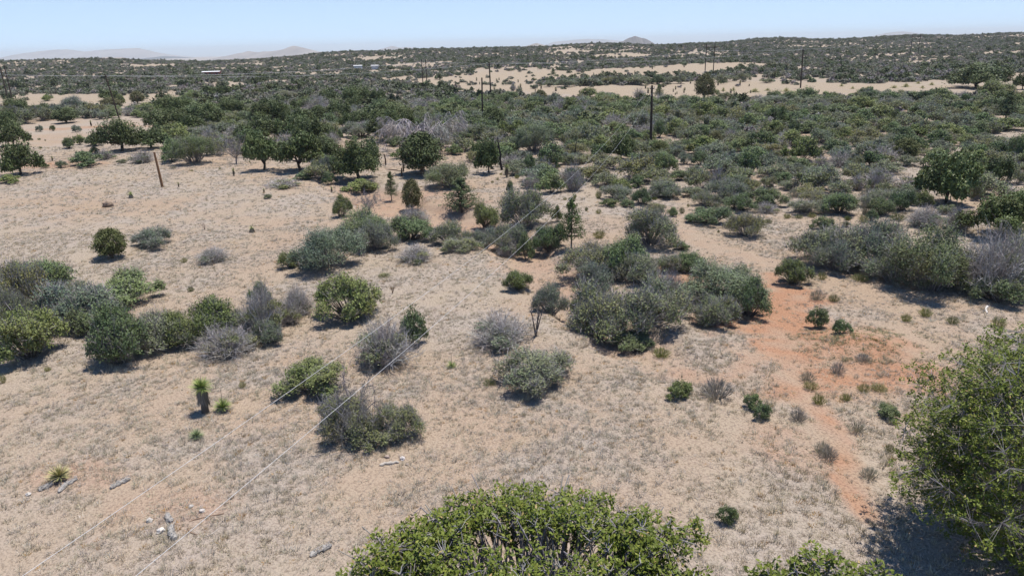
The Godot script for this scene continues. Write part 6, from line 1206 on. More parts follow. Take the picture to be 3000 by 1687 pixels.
func lobes(count: int, low: float, spread: float, open := true) -> Array:
	var out := []
	var turn := rnd(0, TAU)
	var long := rnd(0, TAU)
	var gap := rnd(0, TAU)
	for i in count:
		var far := sqrt((i + 0.5) / count) * rnd(0.82, 1.15)
		var a := turn + i * 2.4 + rnd(-0.6, 0.6)
		var r := far * spread
		var size := lerpf(0.42, 0.26, far) * rnd(0.7, 1.3)
		var top := lerpf(1.0, 0.58, far * far) * rnd(0.72, 1.12)
		if absf(angle_difference(a, gap)) < 0.55:
			r *= 0.55
			top *= 0.8
		var off := Vector3(cos(a) * r, 0, sin(a) * r)
		off += Vector3(cos(long), 0, sin(long)) * (off.dot(Vector3(cos(long), 0, sin(long))) * 0.22)
		var k := rnd(0.72, 1.25)
		out.append([off, size, clampf(top, 0.3, 1.12), maxf(low * rnd(0.3, 1.4), top - (rnd(0.42, 0.8) if open else 1.2)), Color(k * rnd(0.92, 1.14), k, k * rnd(0.85, 1.15))])
	return out

# a point in the skin of one of the lobes, and the way out of it
func in_lobe(L: Array, skin: float) -> Array:
	var l: Array = L[rng.randi() % L.size()]
	var d := ball()
	if d.y < -0.35:
		d.y = -d.y
		d = d.normalized()
	var k: float = lerpf(1.0, pow(rng.randf(), 0.4), skin)
	k *= 0.92 + 0.62 * sprig.get_noise_3dv(d * 2.3 + l[0] * 9.0)
	var size: float = l[1]
	var mid: float = lerpf(l[3], l[2], 0.5)
	var half: float = (l[2] - l[3]) * 0.5
	return [l[0] + Vector3(d.x * size * k, mid + d.y * half * k, d.z * size * k), d, l[4] if l.size() > 4 else Color(1, 1, 1)]

func leafy(L: Array, count: int, size: float, cols: Array, grain: float, gap: float, up: float, double := false) -> Geo:
	var g := Geo.new()
	var made := 0
	var tries := 0
	while made < count and tries < count * 4:
		tries += 1
		var s := in_lobe(L, 0.85)
		var p: Vector3 = s[0]
		if sprig.get_noise_3dv(p * grain) < gap:
			continue
		made += 1
		p += ball() * 0.03
		var face: Vector3 = (s[1] * 0.45 + ball() * 0.75 + Vector3.UP * (0.45 + up * 0.5)).normalized()
		var dir := face.cross(ball()).normalized()
		dir = (dir + s[1] * 0.25).normalized()
		var side := face.cross(dir).normalized()
		var pick := rng.randf()
		var col: Color = (cols[0] if pick < 0.5 else (cols[1] if pick < 0.85 else cols[2])) * s[2]
		var z := size * rnd(0.65, 1.4)
		if double:
			g.leaf(p, dir, side, z * 1.25, z * 0.34, jit(col, 0.22))
		else:
			g.tri(p - side * z * 0.42, p + side * z * 0.42, p + dir * z, jit(col, 0.22))
	return g

func bent(a: Vector3, b: Vector3, lift: float, parts: int) -> Array:
	var out := []
	var m := a.lerp(b, 0.5) + Vector3(rnd(-0.05, 0.05), lift, rnd(-0.05, 0.05))
	for i in parts + 1:
		var t := float(i) / parts
		out.append(a.lerp(m, t).lerp(m.lerp(b, t), t))
	return out

func taper(n: int, r0: float, r1: float) -> Array:
	var out := []
	for i in n:
		out.append(lerpf(r0, r1, float(i) / (n - 1)))
	return out

func stems(L: Array, count: int, thick: float, col: Color) -> Geo:
	var g := Geo.new()
	for i in count:
		var s := in_lobe(L, 0.6)
		var b: Vector3 = s[0]
		var a := Vector3(b.x * 0.12 + rnd(-0.06, 0.06), -0.06, b.z * 0.12 + rnd(-0.06, 0.06))
		var r := thick * rnd(0.6, 1.2)
		g.tube(bent(a, b, 0.12, 4), taper(5, r, r * 0.22), 4, jit(col, 0.2))
	return g

# dry twigs standing out of the crown
func twigs(g: Geo, L: Array, count: int, long: float, w: float, col: Color) -> void:
	for i in count:
		var s := in_lobe(L, 0.35)
		var p: Vector3 = s[0]
		var d: Vector3 = (s[1] * 0.9 + Vector3.UP * 0.45 + ball() * 0.6).normalized()
		var q := p + d * long * rnd(0.5, 1.2)
		var c := jit(col, 0.25)
		g.blade(p - d * long * 0.5, q, w, c, rnd(0, PI))
		if i % 2 == 0:
			g.blade(p, p + (d + ball() * 0.9).normalized() * long * 0.6, w * 0.8, c, rnd(0, PI))

func bare_bush(count: int, side_twigs: int, w: float, col: Color) -> Geo:
	var g := Geo.new()
	var turn := rnd(0, TAU)
	var lump := []
	for i in 9:
		lump.append(rnd(0.55, 1.08))
	for i in count:
		var far := sqrt((i + rnd(0.2, 0.8)) / count)
		var a := turn + i * 2.39996
		var k: float = lump[int(fposmod(a, TAU) / TAU * 8.99)]
		var tip := Vector3(cos(a) * far * k, lerpf(1.02, 0.28, far * far) * rnd(0.68, 1.06) * lerpf(1.0, k, 0.5), sin(a) * far * k)
		var root := Vector3(tip.x * 0.2 + rnd(-0.08, 0.08), -0.05, tip.z * 0.2 + rnd(-0.08, 0.08))
		var line := bent(root, tip, 0.1, 5)
		var c := jit(col.lerp(Color(0.24, 0.19, 0.16) if i % 3 == 0 else Color(0.46, 0.435, 0.42), rnd(0.0, 0.7)), 0.2)
		g.tube(line, taper(6, w * (4.0 if i % 9 == 0 else 2.0), w * 0.6), 3, c)
		for s in side_twigs:
			var t := rnd(0.25, 1.0)
			var p: Vector3 = line[0].lerp(line[3], t) if t < 0.5 else line[2].lerp(line[5], t * 2.0 - 1.0)
			var d := (tip - root).normalized() * 0.6 + ball() * 0.75 + Vector3.UP * 0.25
			d = d.normalized()
			var q := p + d * rnd(0.12, 0.3)
			g.blade(p, q, w * 0.75, c, rnd(0, PI))
			for e in 2:
				g.blade(p.lerp(q, rnd(0.4, 0.9)), q + ball() * 0.12 + d * 0.05, w * 0.55, c, rnd(0, PI))
	return g

# trunk and limbs that reach into the lobes, then twigs to points in the crown
func tree_wood(L: Array, fork: float, trunk: float, limbs: int, fine: int, lean: Vector3, col: Color) -> Geo:
	var g := Geo.new()
	var top := Vector3(0, fork, 0) + lean
	g.tube([Vector3(0, -0.07, 0), Vector3(0, 0.02, 0), top * 0.5 + Vector3(rnd(-0.03, 0.03), 0, rnd(-0.03, 0.03)), top], [trunk * 1.5, trunk * 1.15, trunk * 0.95, trunk * 0.85], 7, col)
	var knots := []
	for i in limbs:
		var l: Array = L[i % L.size()]
		var to: Vector3 = l[0] + Vector3(rnd(-0.12, 0.12), lerpf(l[3], l[2], rnd(0.45, 0.85)), rnd(-0.12, 0.12))
		var from := top.lerp(Vector3(0, fork * 0.55, 0), rng.randf() * 0.7)
		var line := bent(from, to, -0.03 + rnd(-0.04, 0.04), 6)
		g.tube(line, taper(7, trunk * 0.55, trunk * 0.12), 5, jit(col, 0.12))
		for p in line.slice(2):
			knots.append(p)
	for i in fine:
		var s := in_lobe(L, 0.5)
		var p: Vector3 = s[0]
		var best: Vector3 = knots[0]
		for k in knots:
			if p.distance_squared_to(k) < p.distance_squared_to(best):
				best = k
		g.tube(bent(best, p, 0.03, 3), taper(4, trunk * 0.13, trunk * 0.03), 3, jit(col, 0.2))
	return g

func dead_wood(limbs: int, sub: int, fine: int, droop: float, trunk: float, col: Color) -> Geo:
	var g := Geo.new()
	var top := Vector3(rnd(-0.05, 0.05), 0.26, rnd(-0.05, 0.05))
	g.tube([Vector3(0, -0.05, 0), Vector3(0, 0.05, 0), top], [trunk * 1.4, trunk, trunk * 0.85], 7, col)
	for i in limbs:
		var a := TAU * i / limbs + rnd(-0.3, 0.3)
		var out := rnd(0.5, 0.95)
		var tip := Vector3(cos(a) * out, rnd(0.55, 1.0) * (1.15 - out * 0.4), sin(a) * out)
		var line := bent(top.lerp(Vector3(0, 0.12, 0), rng.randf()), tip, 0.1, 7)
		var c := jit(col, 0.15)
		g.tube(line, taper(8, trunk * 0.5, trunk * 0.09), 5, c)
		for s in sub:
			var p: Vector3 = line[2 + rng.randi() % 6]
			var d := (Vector3(p.x, 0.1, p.z) * 0.9 + ball() * 0.7)
			d.y += 0.2
			var q := p + d.normalized() * rnd(0.2, 0.42)
			var l2 := bent(p, q + Vector3.DOWN * droop * 0.12, 0.06, 4)
			g.tube(l2, taper(5, trunk * 0.16, trunk * 0.04), 3, c)
			for f in fine:
				var u: Vector3 = l2[1 + rng.randi() % 4]
				var e := u + (ball() * 0.8 + Vector3(q.x, 0, q.z) * 0.4 + Vector3.DOWN * droop).normalized() * rnd(0.08, 0.24)
				g.blade(u, e, 0.0065, c, rnd(0, PI))
				g.blade(u.lerp(e, 0.5), e + ball() * 0.09 + Vector3.DOWN * droop * 0.05, 0.005, c, rnd(0, PI))
	return g

func juniper(count: int, size: float, cols: Array) -> Array:
	var L := []
	for i in 26:
		var y := (i + 0.5) / 26.0
		var a := i * 2.4 + rnd(-0.3, 0.3)
		var w := sin(clampf(y * 0.86 + 0.14, 0, 1) * PI) * 0.62 + 0.05
		L.append([Vector3(cos(a) * w, 0, sin(a) * w), rnd(0.26, 0.4), minf(1.0, y * 0.74 + 0.34 + rnd(-0.05, 0.05)), maxf(0.0, y * 0.74 - 0.06)])
	var g := leafy(L, count, size, cols, 10.0, -0.12, 0.9)
	var w := Geo.new()
	w.tube([Vector3(0, -0.06, 0), Vector3(0.02, 0.2, 0), Vector3(0, 0.75, 0.02)], [0.1, 0.08, 0.02], 6, Color(0.16, 0.12, 0.09))
	for i in 20:
		var s := in_lobe(L, 0.5)
		w.tube(bent(Vector3(0, rnd(0.05, 0.3), 0), s[0], 0.03, 3), taper(4, 0.03, 0.006), 4, Color(0.16, 0.12, 0.09))
	return [g.done(), w.done()]

func conifer(layers: int, leaves: int, cols: Array, bare: float, width_low: float) -> Array:
	var g := Geo.new()
	var w := Geo.new()
	var bark := Color(0.10, 0.075, 0.055)
	w.tube([Vector3(0, -0.05, 0), Vector3(0.01, 0.4, 0), Vector3(0, 0.98, 0)], [0.05, 0.035, 0.008], 6, bark)
	for i in layers:
		var t := float(i) / (layers - 1)
		var y := lerpf(bare, 0.97, t)
		var out := lerpf(width_low, 0.12, pow(t, 1.2))
		var arms := int(lerpf(8, 4, t))
		for k in arms:
			var a := TAU * k / arms + i * 0.9 + rnd(-0.3, 0.3)
			var r := out * rnd(0.65, 1.15)
			var tip := Vector3(cos(a) * r, y + rnd(-0.05, 0.06), sin(a) * r)
			var from := Vector3(0, y - 0.03, 0)
			w.tube([from, tip], [0.012, 0.003], 3, bark)
			var each := leaves / (layers * arms)
			for j in each:
				var p := from.lerp(tip, sqrt(rng.randf()) * 1.06) + ball() * Vector3(0.09, 0.045, 0.09) * (0.5 + r)
				var face := (Vector3(cos(a) * 0.4, 0.9, sin(a) * 0.4) + ball() * 0.7).normalized()
				var dir := face.cross(ball()).normalized()
				var side := face.cross(dir).normalized()
				var z := rnd(0.03, 0.065)
				g.tri(p - side * z * 0.4, p + side * z * 0.4, p + dir * z, jit(cols[rng.randi() % cols.size()], 0.22))
	return [g.done(), w.done()]

func rosette(blades: int, long: float, w: float, cols: Array, low: float, at := Vector3.ZERO, arch := 0.0) -> Geo:
	var g := Geo.new()
	for i in blades:
		var y := lerpf(low, 1.0, (i + rng.randf()) / blades)
		var a := i * 2.39996 + rnd(-0.2, 0.2)
		var r := sqrt(maxf(0.0, 1.0 - y * y))
		var d := Vector3(cos(a) * r, y, sin(a) * r)
		var l := long * rnd(0.8, 1.1)
		var side := d.cross(Vector3.UP + ball() * 0.2).normalized() * w
		var c := jit(cols[rng.randi() % cols.size()], 0.2)
		if arch > 0.0:
			var m := at + d * l * 0.6
			var e := at + d * l + Vector3(d.x, -1.0, d.z) * arch * l * (1.1 - y)
			g.tri(at - side, at + side, m - side * 0.8, c)
			g.tri(at + side, m + side * 0.8, m - side * 0.8, c)
			g.tri(m - side * 0.8, m + side * 0.8, e, c)
		else:
			g.leaf(at, d, side / w, l, w, c)
	return g

func broom(count: int, cols: Array, w := 0.014) -> Geo:
	var g := Geo.new()
	for i in count:
		var far := sqrt(rng.randf())
		var a := rnd(0, TAU)
		var tip := Vector3(cos(a) * far, lerpf(1.0, 0.42, far * far) * rnd(0.75, 1.05), sin(a) * far)
		var root := Vector3(tip.x * 0.3 + rnd(-0.08, 0.08), -0.04, tip.z * 0.3 + rnd(-0.08, 0.08))
		var c := jit(cols[rng.randi() % cols.size()], 0.25)
		g.blade(root, tip, w, c, rnd(0, PI))
		g.blade(root.lerp(tip, 0.55), tip + ball() * 0.14, w * 0.9, c, rnd(0, PI))
		g.blade(root.lerp(tip, 0.7), tip + ball() * 0.16, w * 0.9, c, rnd(0, PI))
	return g

func tuft(blades: int, tall: float, wide: float, w: float, spread: float) -> Geo:
	var g := Geo.new()
	for i in blades:
		var a := rnd(0, TAU)
		var far := sqrt(rng.randf())
		var root := Vector3(cos(a), 0, sin(a)) * far * wide * 0.45
		root.y = -0.02
		var out := Vector3(cos(a + rnd(-0.7, 0.7)), 0, sin(a + rnd(-0.7, 0.7))) * spread * rnd(0.2, 1.0)
		var tip := root + out + Vector3.UP * tall * rnd(0.5, 1.1)
		var k := rnd(0.75, 1.2)
		g.blade(root, tip, w * rnd(0.7, 1.3), Color(k, k * rnd(0.95, 1.02), k * rnd(0.86, 1.0)), rnd(0, PI))
	return g

# ---------------------------------------------------------------- big pieces of the setting
func grid_lines(dense_from: float, dense_to: float, step: float, grow: float, low: float, high: float) -> PackedFloat32Array:
	var mid := PackedFloat32Array()
	var t := dense_from
	while t < dense_to:
		mid.append(t)
		t += step
	var s := step
	while t < high:
		mid.append(t)
		s *= grow
		t += s
	mid.append(high)
	var back := PackedFloat32Array()
	s = step
	t = dense_from - s
	while t > low:
		back.append(t)
		s *= grow
		t -= s
	back.append(low)
	back.reverse()
	back.append_array(mid)
	return back

func build_ground() -> void:
	var xs := grid_lines(-42, 42, 0.4, 1.035, -15000, 15000)
	var ds := grid_lines(10, 96, 0.4, 1.03, -400, 15500)
	var nx := xs.size()
	var nd := ds.size()
	var v := PackedVector3Array()
	var c := PackedColorArray()
	v.resize(nx * nd)
	c.resize(nx * nd)
	var tan_soil := Color(0.325, 0.245, 0.18)
	var pale := Color(0.33, 0.275, 0.217)
	var grey := Color(0.325, 0.278, 0.238)
	var red := Color(0.335, 0.19, 0.12)
	var straw := Color(0.315, 0.255, 0.19)
	for j in nd:
		for i in nx:
			var x := xs[i]
			var z := -ds[j]
			v[j * nx + i] = Vector3(x, ground(x, z), z)
			var a := patchy.get_noise_2d(x * 1.1, z * 1.1)
			var b := patchy.get_noise_2d(x * 4.0 + 50.0, z * 4.0)
			var e := patchy.get_noise_2d(x * 14.0, z * 14.0 + 90.0)
			var col := tan_soil.lerp(pale, clampf(0.45 + a * 0.9, 0, 1)).lerp(grey, clampf(0.3 + b * 1.1 + a * 0.5 + e * 0.5, 0, 0.85))
			var d := Vector2(x, z).length()
			if d < 420.0:
				var s := soil(x, z)
				col = col.lerp(tan_soil.lerp(pale, clampf(0.4 + e, 0, 1)), s.x * 0.8)
				col = col.lerp(red, clampf(s.y * (1.05 + e * 1.1 + b * 0.6), 0, 1))
			if d > 230.0:
				col = col.lerp(Color(0.305, 0.255, 0.20), 0.75)
			for P in MEADOWS:
				if inside(P, x + e * 14.0 + b * 10.0, z + e * 16.0 + b * 18.0):
					col = col.lerp(straw, 0.8 + e * 0.4)
					break
			c[j * nx + i] = col
	var idx := PackedInt32Array()
	for j in nd - 1:
		for i in nx - 1:
			var p := j * nx + i
			idx.append_array([p, p + nx, p + 1, p + 1, p + nx, p + nx + 1])
	var nrm := PackedVector3Array()
	nrm.resize(nx * nd)
	for j in nd:
		for i in nx:
			var l := v[j * nx + maxi(i - 1, 0)]
			var r := v[j * nx + mini(i + 1, nx - 1)]
			var u := v[maxi(j - 1, 0) * nx + i]
			var w := v[mini(j + 1, nd - 1) * nx + i]
			nrm[j * nx + i] = (r - l).cross(w - u).normalized()
	var arr := []
	arr.resize(Mesh.ARRAY_MAX)
	arr[Mesh.ARRAY_VERTEX] = v
	arr[Mesh.ARRAY_NORMAL] = nrm
	arr[Mesh.ARRAY_COLOR] = c
	arr[Mesh.ARRAY_INDEX] = idx
	var m := ArrayMesh.new()
	m.add_surface_from_arrays(Mesh.PRIMITIVE_TRIANGLES, arr)
	var g := StandardMaterial3D.new()
	g.resource_name = "sandy_soil"
	g.vertex_color_use_as_albedo = true
	g.roughness = 0.95
	g.metallic_specular = 0.15
	g.uv1_triplanar = true
	g.uv1_world_triplanar = true
	g.uv1_scale = Vector3(0.2, 0.2, 0.2)
	g.albedo_texture = noise_tex(0.03, lin(0.62, 0.60, 0.60), lin(0.95, 0.95, 0.95), lin(1.0, 1.0, 1.0), 3, 1024)
	g.heightmap_enabled = true
	g.heightmap_texture = relief_tex(0.04, 5, 1024)
	g.heightmap_scale = 5.0
	setting("ground", m, g)

func mountain(profile: Array, dist: float, deep: float, foot: float, col: Color, sd: int) -> void:
	var g := Geo.new()
	var rough := FastNoiseLite.new()
	rough.seed = sd
	rough.frequency = 0.9 / deep
	rough.fractal_octaves = 4
	var n := 70
	var rows := 19
	var grid := []
	var x0: float = profile[0][0]
	var x1: float = profile[-1][0]
	for j in rows:
		var t := lerpf(-1.0, 1.0, float(j) / (rows - 1))
		var line := []
		for i in n + 1:
			var x := lerpf(x0, x1, float(i) / n)
			var top := foot
			for k in profile.size() - 1:
				if x >= profile[k][0] and x <= profile[k + 1][0]:
					var u: float = (x - profile[k][0]) / (profile[k + 1][0] - profile[k][0])
					top = lerpf(profile[k][1], profile[k + 1][1], u)
			var tall := maxf(0.0, top - foot)
			var z := -dist + t * deep + rough.get_noise_2d(x, 70.0) * deep * 0.25
			var k2 := pow(maxf(0.0, 1.0 - absf(t)), 1.15)
			var rib := 1.0 + rough.get_noise_2d(x * 2.2, z * 0.8) * 0.5 * absf(t) * 2.0
			line.append(Vector3(x, foot - 4.0 + tall * clampf(k2 * rib, 0, 1) + tall * rough.get_noise_2d(x * 5.0, 9.0) * 0.05, z))
		grid.append(line)
	for j in rows - 1:
		for i in n:
			var k := 1.0 + rough.get_noise_2d(i * deep * 0.11, j * deep * 0.13) * 0.35
			var cc := Color(col.r * k, col.g * k, col.b * k)
			g.tri(grid[j][i], grid[j][i + 1], grid[j + 1][i], cc)
			g.tri(grid[j][i + 1], grid[j + 1][i + 1], grid[j + 1][i], cc)
	setting("mountain", g.done(), M.rock)

func scatter(called: String, owner: Node3D, m: Mesh, material: Material, where: Array, tint: PackedColorArray) -> void:
	var mm := MultiMesh.new()
	mm.transform_format = MultiMesh.TRANSFORM_3D
	mm.use_colors = true
	mm.mesh = m
	mm.instance_count = where.size()
	for i in where.size():
		mm.set_instance_transform(i, where[i])
		mm.set_instance_color(i, tint[i])
	var o := MultiMeshInstance3D.new()
	o.name = called
	o.multimesh = mm
	o.material_override = material
	o.set_meta("kind", "stuff")
	owner.add_child(o, true)

func stuff(called: String, label: String, category: String) -> Node3D:
	var o := thing(called, label, category)
	o.set_meta("kind", "stuff")
	return o

func spun(at: Vector3, sx: float, sy: float) -> Transform3D:
	return Transform3D(Basis(Vector3.UP, rnd(0, TAU)).scaled_local(Vector3(sx, sy, sx)), at)

func build_grass() -> void:
	var shapes := [tuft(20, 0.10, 0.18, 0.010, 0.11), tuft(24, 0.08, 0.24, 0.011, 0.13), tuft(18, 0.14, 0.16, 0.009, 0.12), tuft(28, 0.05, 0.28, 0.012, 0.13), tuft(16, 0.24, 0.14, 0.009, 0.16), tuft(30, 0.06, 0.28, 0.012, 0.14)]
	var spots := []
	var tints := []
	for s in shapes:
		spots.append([])
		tints.append(PackedColorArray())
	var grey := Color(0.425, 0.385, 0.35)
	var straw := Color(0.475, 0.40, 0.305)
	var pale := Color(0.51, 0.455, 0.385)
	var rust := Color(0.44, 0.265, 0.10)
	var dark := Color(0.33, 0.29, 0.26)
	for band in [[11.0, 34.0, 42000], [34.0, 62.0, 62000], [62.0, 125.0, 66000]]:
		for i in band[2]:
			var d := sqrt(rnd(band[0] * band[0], band[1] * band[1]))
			var x := rnd(-0.86, 0.86) * d
			var z := -d
			var s := soil(x, z)
			var a := patchy.get_noise_2d(x * 1.1, z * 1.1)
			var b := patchy.get_noise_2d(x * 4.0 + 50.0, z * 4.0)
			var e := patchy.get_noise_2d(x * 14.0, z * 14.0 + 90.0)
			if (rng.randf() < s.x * 0.9 and Vector2((x - MOUND[0]) / 4.2, (z - MOUND[1]) / 2.6).length() > 1.0) or rng.randf() > 0.74 + b * 0.85 + e * 0.9:
				continue
			var col := grey.lerp(pale, clampf(0.4 - b * 0.8 + rnd(-0.4, 0.4), 0, 1)).lerp(straw, clampf(0.3 + a * 0.9 + rnd(-0.3, 0.3), 0, 1))
			var k := rng.randi() % 4
			var pick := rng.randf()
			if pick < 0.03:
				col = rust
			elif pick < 0.10:
				col = dark
				k = 5
			elif pick < 0.19:
				k = 4
				col = pale
			var at_mound := Vector2((x - MOUND[0]) / 4.2, (z - MOUND[1]) / 2.6).length()
			if at_mound < 1.0 and rng.randf() < 0.75:
				col = Color(0.27, 0.265, 0.13).lerp(col, at_mound * 0.6)
			if x > 7.0 and x < 19.0 and z > -31.0 and z < -17.0 and rng.randf() < 0.05 + maxf(0.0, b) * 0.4:
				k = 4
				col = pale.lerp(straw, rng.randf())
			var z2 := rnd(0.6, 1.3) * (1.0 if d < 62.0 else 1.4)
			spots[k].append(spun(Vector3(x, ground(x, z), z), z2 * rnd(0.9, 1.2), z2))
			tints[k].append(jit(col, 0.16))
	# taller grass and litter caught round the feet of the shrubs
	for p in PLANTS:
		if not p[0] in "gswoj" or p[3] < 0.7 or Vector2(p[1], p[2]).length() > 75.0:
			continue
		for i in int(14 + p[3] * 10):
			var a := rnd(0, TAU)
			var r: float = p[3] * rnd(0.55, 1.3)
			var x: float = p[1] + cos(a) * r
			var z: float = p[2] + sin(a) * r
			var k: int = [4, 2, 2, 0, 5][rng.randi() % 5]
			var z2 := rnd(0.9, 1.7)
			spots[k].append(spun(Vector3(x, ground(x, z), z), z2, z2))
			tints[k].append(jit(straw.lerp(dark, rng.randf() * 0.8), 0.2))
	var o := stuff("dry_grass", "dry grey and straw bunch grass covering the open sandy ground", "grass")
	for k in shapes.size():
		scatter("grass_tufts", o, shapes[k].done(), M.grass, spots[k], tints[k])

func build_far_brush() -> void:
	var shapes := []
	var cols := [Color(1, 1, 1), Color(0.85, 0.85, 0.85), Color(1.1, 1.1, 1.1)]
	for i in 4:
		shapes.append(leafy(lobes(7, 0.02, 0.6), 260, 0.22, cols, 4.0, -0.25, 0.4))
	var spots := []
	var tints := []
	for s in shapes:
		spots.append([])
		tints.append(PackedColorArray())
	var green := Color(0.125, 0.15, 0.085)
	var dusty := Color(0.175, 0.18, 0.135)
	var twig := Color(0.23, 0.21, 0.20)
	var oak := Color(0.085, 0.105, 0.05)
	for band in [[120.0, 250.0, 9000, 0.0], [250.0, 480.0, 21000, 0.05], [480.0, 1250.0, 110000, 0.06]]:
		for i in band[2]:
			var d := sqrt(rnd(band[0] * band[0], band[1] * band[1]))
			var x := rnd(-0.88, 0.88) * d
			var z := -d
			var hold := false
			for P in MEADOWS:
				if inside(P, x, z):
					hold = true
					break
			if hold and rng.randf() > 0.03 + 0.5 * maxf(0.0, patchy.get_noise_2d(x * 1.7, z * 1.7) - 0.28):
				continue
			var a := patchy.get_noise_2d(x * 0.35, z * 0.35)
			var b := patchy.get_noise_2d(x * 1.3, z * 1.3)
			if rng.randf() > 1.0 - band[3] + a * 1.6 + b * 0.7:
				continue
			if d < 250.0:
				var busy := false
				for p in PLANTS:
					if p[3] > 0.9 and absf(p[1] - x) < p[3] * 1.3 and absf(p[2] - z) < p[3] * 1.3:
						busy = true
						break
				if busy or not in_thicket(x, z):
					continue
			var pick := rng.randf()
			var col := dusty if pick < 0.5 else (green if pick < 0.75 else (twig if pick < 0.93 else oak))
			var r := rnd(1.0, 2.1) * (1.6 if pick > 0.93 else 1.0)
			var k := rng.randi() % 4
			spots[k].append(spun(Vector3(x, ground(x, z) - 0.25, z), r, r * rnd(0.85, 1.25)))
			tints[k].append(jit(col, 0.25))
	var o := stuff("hillside_brush", "grey-green brush covering the far plain and hillsides as one mass", "brush")
	for k in shapes.size():
		scatter("brush_mass", o, shapes[k].done(), M.brush, spots[k], tints[k])

func in_thicket(x: float, z: float) -> bool:
	for P in THICKETS:
		if inside(P, x, z):
			return true
	return false

# ---------------------------------------------------------------- plants
const CALLED := {"g": ["green_shrub", "shrub", "green shrubs of the thicket"], "s": ["dusty_shrub", "shrub", "grey-green shrubs of the thicket"], "w": ["bare_shrub", "shrub", "leafless grey shrubs"], "o": ["oak_tree", "tree", "oaks"], "j": ["juniper_tree", "tree", "junipers"], "t": ["young_tree", "tree", "young trees"], "d": ["dead_tree", "tree", "dead trees"], "y": ["yucca_plant", "yucca", "yuccas"], "b": ["broomweed_clump", "plant", "broomweed clumps"], "c": ["bear_grass", "plant", "bear grass clumps"]}

